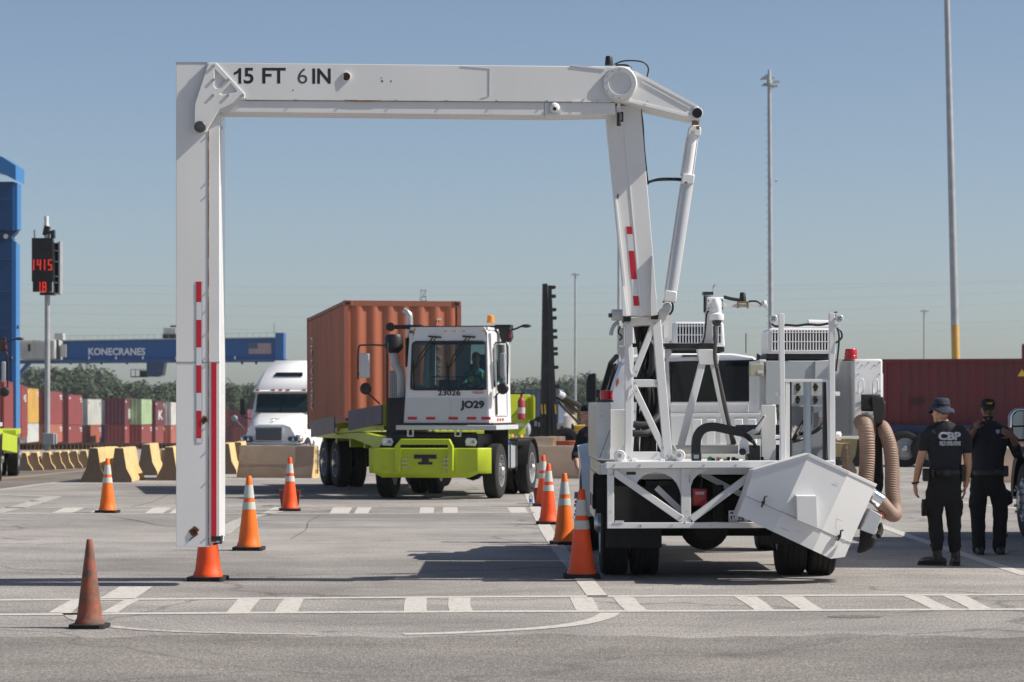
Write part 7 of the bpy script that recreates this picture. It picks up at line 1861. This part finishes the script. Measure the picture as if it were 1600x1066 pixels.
    b = MB(); b.tube([Vector((x(1431.8), .068, z(754.8)))+Vector((.034*math.cos(a), .034*math.sin(a), .006*math.cos(a))) for a in [i*.5236 for i in range(13)]], .011, 8); b.build('watch', BLACK, o)
    b = MB(); b.tube([Vector((x(1511.3), -.005, z(712)+.02*k)) + Vector((0,0,0)) for k in range(2)], .055, 12)
    b.bm.free()
    return o
def officer_front():
    D = F*HC/(866-HZ) + .02; X = (1546-800)*D/F; s = F/D
    o = thing('person', 'bearded man in black cap and sunglasses, hands raised to his chest', 'person', (X, D, 0), 0, local=True)
    def x(px): return (px-1546)/s
    def z(py): return (866-py)/s
    b = MB()
    hc = (x(1543.5), -.02, z(640.5))
    q = head(b, hc, R(172))
    limb(b, [(x(1544), .0, z(655), .060), (x(1545), .01, z(664), .064), (x(1546), .01, z(676), .075)])
    # left picture arm: fist raised beside the shoulder
    limb(b, [(x(1517), 0, z(676), .058), (x(1510), -.03, z(696), .052), (x(1510.5), -.10, z(690), .046), (x(1515), -.14, z(679), .040), (x(1519), -.155, z(672), .033)])
    hand(b, (x(1519.5), -.158, z(671)), (.42, .05, 1), (.9, .5, -.2), .75, 1.0, thumb=-1)
    limb(b, [(x(1575), 0, z(676), .058), (x(1584), -.02, z(695), .052), (x(1588), -.08, z(708), .048), (x(1583), -.15, z(695), .042), (x(1576.5), -.20, z(682), .033)])
    hand(b, (x(1576), -.205, z(681)), (-.95, -.05, .55), (-.1, 1, .1), .55, 1.0, thumb=1)
    limb(b, [(x(1546), 0, z(690), .11), (x(1545), 0, z(735), .11)])
    link(remesh(b, .0055, 1), 'body', SKIN2, o)
    BEARD = M('dark_beard', (.010,.008,.007), .9)
    b = MB(); rot = Matrix.Rotation(R(172), 4, 'Z')
    rg = []
    for zz, ry, rx in ((-.078,.083,.066),(-.10,.080,.058),(-.122,.066,.042),(-.132,.05,.02)):
        rg.append([Vector(hc)+rot@Vector((rx*math.cos(a), .016+ry*math.sin(a), zz)) for a in [R(-15+210*i/16) for i in range(17)]])
    b.rings(rg, cap=False, closed=False); be = b.build('beard', BEARD, o); be.modifiers.new('t','SOLIDIFY').thickness = -.012
    # cap
    b = MB(); c = Vector(hc)+Vector((0,.008,.045)); rg = []
    for zz, r0 in ((-.012,.093),(.02,.094),(.055,.086),(.078,.066),(.088,.035),(.09,.002)): rg.append([c+Vector((r0*math.cos(a)*.92, r0*math.sin(a)*1.1, zz)) for a in [2*math.pi*i/30 for i in range(30)]])
    b.rings(rg, cap=False); cp_ = b.build('cap', TROU, o, ang=70)
    b = MB(); rg = []
    for t in (0, .35, .7, 1.0):
        rg.append([c+rot@Vector(((.082-.02*t*t)*math.cos(a), .070+.03*math.sin(a)+.075*t*math.sin(a), -.006-.020*t-.03*abs(math.cos(a))**2*.5)) for a in [R(10+160*i/14) for i in range(15)]])
    b.rings(rg, cap=False, closed=False); br = b.build('cap_brim', TROU, cp_, ang=70); br.modifiers.new('t','SOLIDIFY').thickness = .006
    text('cap_lettering', 'CBP', M('gold_thread', (.45,.30,.02), .6), cp_, c+Vector((-.037,-.106,.018)), .075, .026, up=(0,.25,.97), bold=.04, depth=.003)
    # sunglasses
    b = MB()
    for sx in (-1, 1):
        b.rings([[Vector(hc)+rot@Vector((sx*.036+.030*math.cos(a)*(1 if k else .98), .102-.10*abs(sx*.036+.03*math.cos(a))**1.3+(.006 if k else 0), .004+.020*math.sin(a))) for a in [2*math.pi*i/14 for i in range(14)]] for k in (0, 1)])
        b.bar(Vector(hc)+rot@Vector((sx*.066,.085,.010)), Vector(hc)+rot@Vector((sx*.078,.0,.006)), .004, .008)
    b.bar(Vector(hc)+rot@Vector((-.012,.105,.010)), Vector(hc)+rot@Vector((.012,.105,.010)), .006, .006)
    b.build('sunglasses', GLD, o)
    b = MB()
    stack(b, [(z(748), x(1543), .0, .185, .14), (z(735), x(1543), .0, .190, .150), (z(712), x(1543.5), -.01, .195, .150), (z(694), x(1545), -.01, .215, .145), (z(680), x(1546), -.005, .235, .128), (z(670), x(1546), 0, .215, .105), (z(663), x(1546), 0, .13, .085), (z(658), x(1545), .0, .078, .074)])
    limb(b, [(x(1524), 0, z(676), .085), (x(1516), 0, z(683), .080), (x(1509.5), -.03, z(697), .066), (x(1510), -.09, z(692), .060)])
    limb(b, [(x(1568), 0, z(676), .085), (x(1577), 0, z(684), .080), (x(1584), -.02, z(696), .070), (x(1588.5), -.08, z(709), .062), (x(1584), -.14, z(697), .056)])
    sh = link(remesh(b, .009, 3, (.012, 8, .5)), 'shirt', NAVY, o)
    b = MB(); p = Vector((x(1555.5), -.168, z(674.5))); b.rings([[p+Vector((xx*.001, .0, zz*.001)) for xx, zz in ((-22,18),(-10,26),(0,22),(10,26),(22,18),(22,-8),(0,-30),(-22,-8))], [p+Vector((xx*.001, .02, zz*.001)) for xx, zz in ((-22,18),(-10,26),(0,22),(10,26),(22,18),(22,-8),(0,-30),(-22,-8))]]); b.build('badge', M('badge_blue', (.22,.30,.42), .5), sh)
    b = MB()
    stack(b, [(z(733), x(1543), .0, .188, .145), (z(745), x(1543), .0, .195, .15), (z(765), x(1543), -.0, .198, .145), (z(775), x(1544), .0, .175, .12)])
    limb(b, [(x(1530), 0, z(764), .108), (x(1528.5), -.01, z(785), .100), (x(1529), -.01, z(812), .086), (x(1529.5), .005, z(835), .084), (x(1530), .005, z(853), .078), (x(1530), .005, z(858), .074)])
    limb(b, [(x(1559), 0, z(764), .108), (x(1562.5), -.01, z(785), .100), (x(1563.5), -.01, z(812), .086), (x(1563), .005, z(835), .084), (x(1562), .005, z(853), .078), (x(1561.5), .005, z(858), .074)])
    limb(b, [(x(1518), 0, z(775), .03), (x(1518), 0, z(790), .035)]); limb(b, [(x(1575), 0, z(770), .04), (x(1576.5), 0, z(785), .042)])
    link(remesh(b, .010, 3, (.016, 7, 1.0)), 'trousers', TROU, o)
    boots(o, None, (x(1530), .0, 0), (x(1523), -.5), BOOT); boots(o, None, (x(1561.5), .0, 0), (x(1562), -1), BOOT)
    b = MB(); stack(b, [(z(742), x(1543), .0, .205, .158), (z(735.5), x(1543), .0, .203, .156)], 28); bl = b.build('belt', BELT, o)
    for px0, px1, y0, y1, yy in ((1567, 1575, 728, 745, -.02), (1550, 1560, 733, 741, -.16), (1512, 1517, 733, 747, -.02)):
        b = MB(); b.box(x(px0), x(px1), yy-.03, yy+.06, z(y1), z(y0)); b.build('pouch', BELT, bl, bev=.012)
    return o
def person_by_truck():
    D = 35.6; X = P(925, 0, D).x; s = F/D
    o = thing('person', 'person in black leaning at the front of the scanner truck, mostly hidden behind its mirror', 'person', (X, D, 0), 0, local=True)
    def x(px): return (px-925)/s
    b = MB()
    hc = (x(919), 0, 1.66); head(b, hc, R(60))
    limb(b, [(x(921), 0, 1.53, .058), (x(923), 0, 1.45, .065)])
    limb(b, [(x(911), -.02, 1.40, .055), (x(901), -.05, 1.16, .05), (x(899), -.12, 1.10, .044), (x(901), -.20, 1.02, .036), (x(901.5), -.24, .98, .03)])
    hand(b, (x(901.5), -.245, .975), (.1, -.3, -1), (1, .3, 0), .4, 1.0, thumb=1)
    limb(b, [(x(940), 0, 1.4, .055), (x(944), .05, 1.15, .05), (x(940), -.12, 1.0, .04)])
    limb(b, [(x(925), 0, 1.35, .1), (x(925), 0, 1.0, .1)])
    link(remesh(b, .007, 1), 'body', SKIN, o)
    b = MB(); rg = []; c = Vector(hc)+Vector((0,0,.05)); rot = Matrix.Rotation(R(60), 4, 'Z')
    for zz, r0 in ((-.012,.093),(.03,.092),(.06,.078),(.08,.045),(.085,.002)): rg.append([c+Vector((r0*math.cos(a), r0*math.sin(a), zz)) for a in [2*math.pi*i/24 for i in range(24)]])
    b.rings(rg, cap=False); cp_ = b.build('cap', TROU, o, ang=70)
    b = MB(); b.prism([c+rot@Vector((xx, yy, -.01)) for xx, yy in ((-.07,.06),(.07,.06),(.06,.14),(0,.165),(-.06,.14))], (0,0,.008)); b.build('cap_brim', TROU, cp_)
    b = MB()
    stack(b, [(.88, x(925), 0, .175, .12), (1.0, x(925), 0, .18, .13), (1.2, x(925), 0, .20, .13), (1.36, x(925), 0, .215, .12), (1.45, x(924), 0, .16, .09), (1.50, x(923), 0, .075, .07)])
    limb(b, [(x(915), 0, 1.38, .085), (x(908), -.02, 1.28, .08), (x(900.5), -.05, 1.14, .07), (x(899.5), -.12, 1.10, .062)]); limb(b, [(x(936), 0, 1.38, .085), (x(943), .03, 1.15, .075)])
    link(remesh(b, .011, 3, (.008, 9, .6)), 'shirt', NAVY, o)
    b = MB(); stack(b, [(1.0, x(925), 0, .18, .13), (.9, x(925), 0, .185, .135), (.78, x(925), 0, .16, .11)])
    for dx in (-8, 8): limb(b, [(x(925+dx), 0, .85, .10), (x(925+dx), 0, .5, .08), (x(925+dx), 0, .12, .072)])
    link(remesh(b, .011, 2, (.009, 8, .8)), 'trousers', TROU, o)
    for dx in (-8, 8): boots(o, None, (x(925+dx), .0, 0), (x(925+dx), -1), BOOT)
def driver():
    # seated in the yard tractor, in tractor coordinates
    o = thing('person', 'driver in turquoise shirt and lime vest at the wheel of the yard tractor', 'person', YT.location, YT.rotation_euler.z, local=True)
    b = MB()
    head(b, (.66, .12, 2.72), R(188)); limb(b, [(.66,.18,2.60,.055),(.66,.22,2.50,.065)])
    limb(b, [(.90,.20,2.38,.05),(1.08,.05,2.20,.045),(1.27,-.08,2.14,.042),(1.20,-.25,2.18,.035),(1.12,-.33,2.22,.03)]); hand(b, (1.10,-.34,2.23), (-1,-.2,.1), (0,-.2,-1), .7, 1, thumb=1)
    limb(b, [(.44,.20,2.38,.05),(.40,.0,2.18,.045),(.56,-.28,2.20,.036),(.60,-.33,2.22,.03)]); hand(b, (.605,-.34,2.225), (.6,-.5,.2), (0,-.3,-1), .8, 1, thumb=1)
    limb(b, [(.66,.25,2.35,.1),(.66,.25,2.0,.1)])
    link(remesh(b, .007, 1), 'body', SKIN, o)
    b = MB(); b.ball((.66,.14,2.76), .10, .85, 1, .8, 3); b.build('hair', M('brown_hair', (.03,.02,.012), .8), o)
    b = MB(); stack(b, [(1.92,.66,.25,.17,.13),(2.15,.66,.25,.19,.14),(2.36,.66,.24,.215,.125),(2.46,.66,.23,.15,.09),(2.52,.66,.22,.07,.07)])
    limb(b, [(.85,.22,2.40,.075),(.95,.14,2.30,.07),(1.10,.03,2.21,.06)]); limb(b, [(.47,.22,2.40,.075),(.42,.08,2.26,.066)])
    sh = link(remesh(b, .011, 2, (.006, 9, .6)), 'shirt', M('turquoise_cloth', (.10,.38,.42), .8), o)
    VEST = M('lime_vest', (.55,.75,.05), .7)
    for sx in (-1, 1):
        b = MB(); b.prism([(.66+sx*.06,.095,2.02),(.66+sx*.15,.10,2.02),(.66+sx*.13,.10,2.42),(.66+sx*.09,.16,2.48),(.66+sx*.05,.11,2.34)], (0,.03,0)); b.build('vest_panel', VEST, sh)
    b = MB(); stack(b, [(1.96,.66,.25,.18,.14),(1.86,.66,.2,.18,.15)])
    for sx in (-1, 1): limb(b, [(.66+sx*.09,.2,1.93,.09),(.66+sx*.11,-.22,1.92,.075),(.66+sx*.11,-.30,1.62,.06)])
    link(remesh(b, .014, 2), 'trousers', TROU, o)
officer_back(); officer_front(); person_by_truck(); driver()
# ------------------------------------------------------------------ light summer haze
b = MB(); b.box(-500, 500, -40, 930, -5.5, 48)
hz = b.build('haze', None, ang=0)
hm = bpy.data.materials.new('haze'); hm.use_nodes = True
n, l = hm.node_tree.nodes, hm.node_tree.links
n.remove(n['Principled BSDF'])
pv = n.new('ShaderNodeVolumePrincipled')
pv.inputs['Color'].default_value = (.86, .90, .96, 1)
pv.inputs['Density'].default_value = .00013
pv.inputs['Anisotropy'].default_value = 0
l.new(pv.outputs[0], n['Material Output'].inputs['Volume'])
hz.data.materials.append(hm)
tag(hz, kind='stuff')
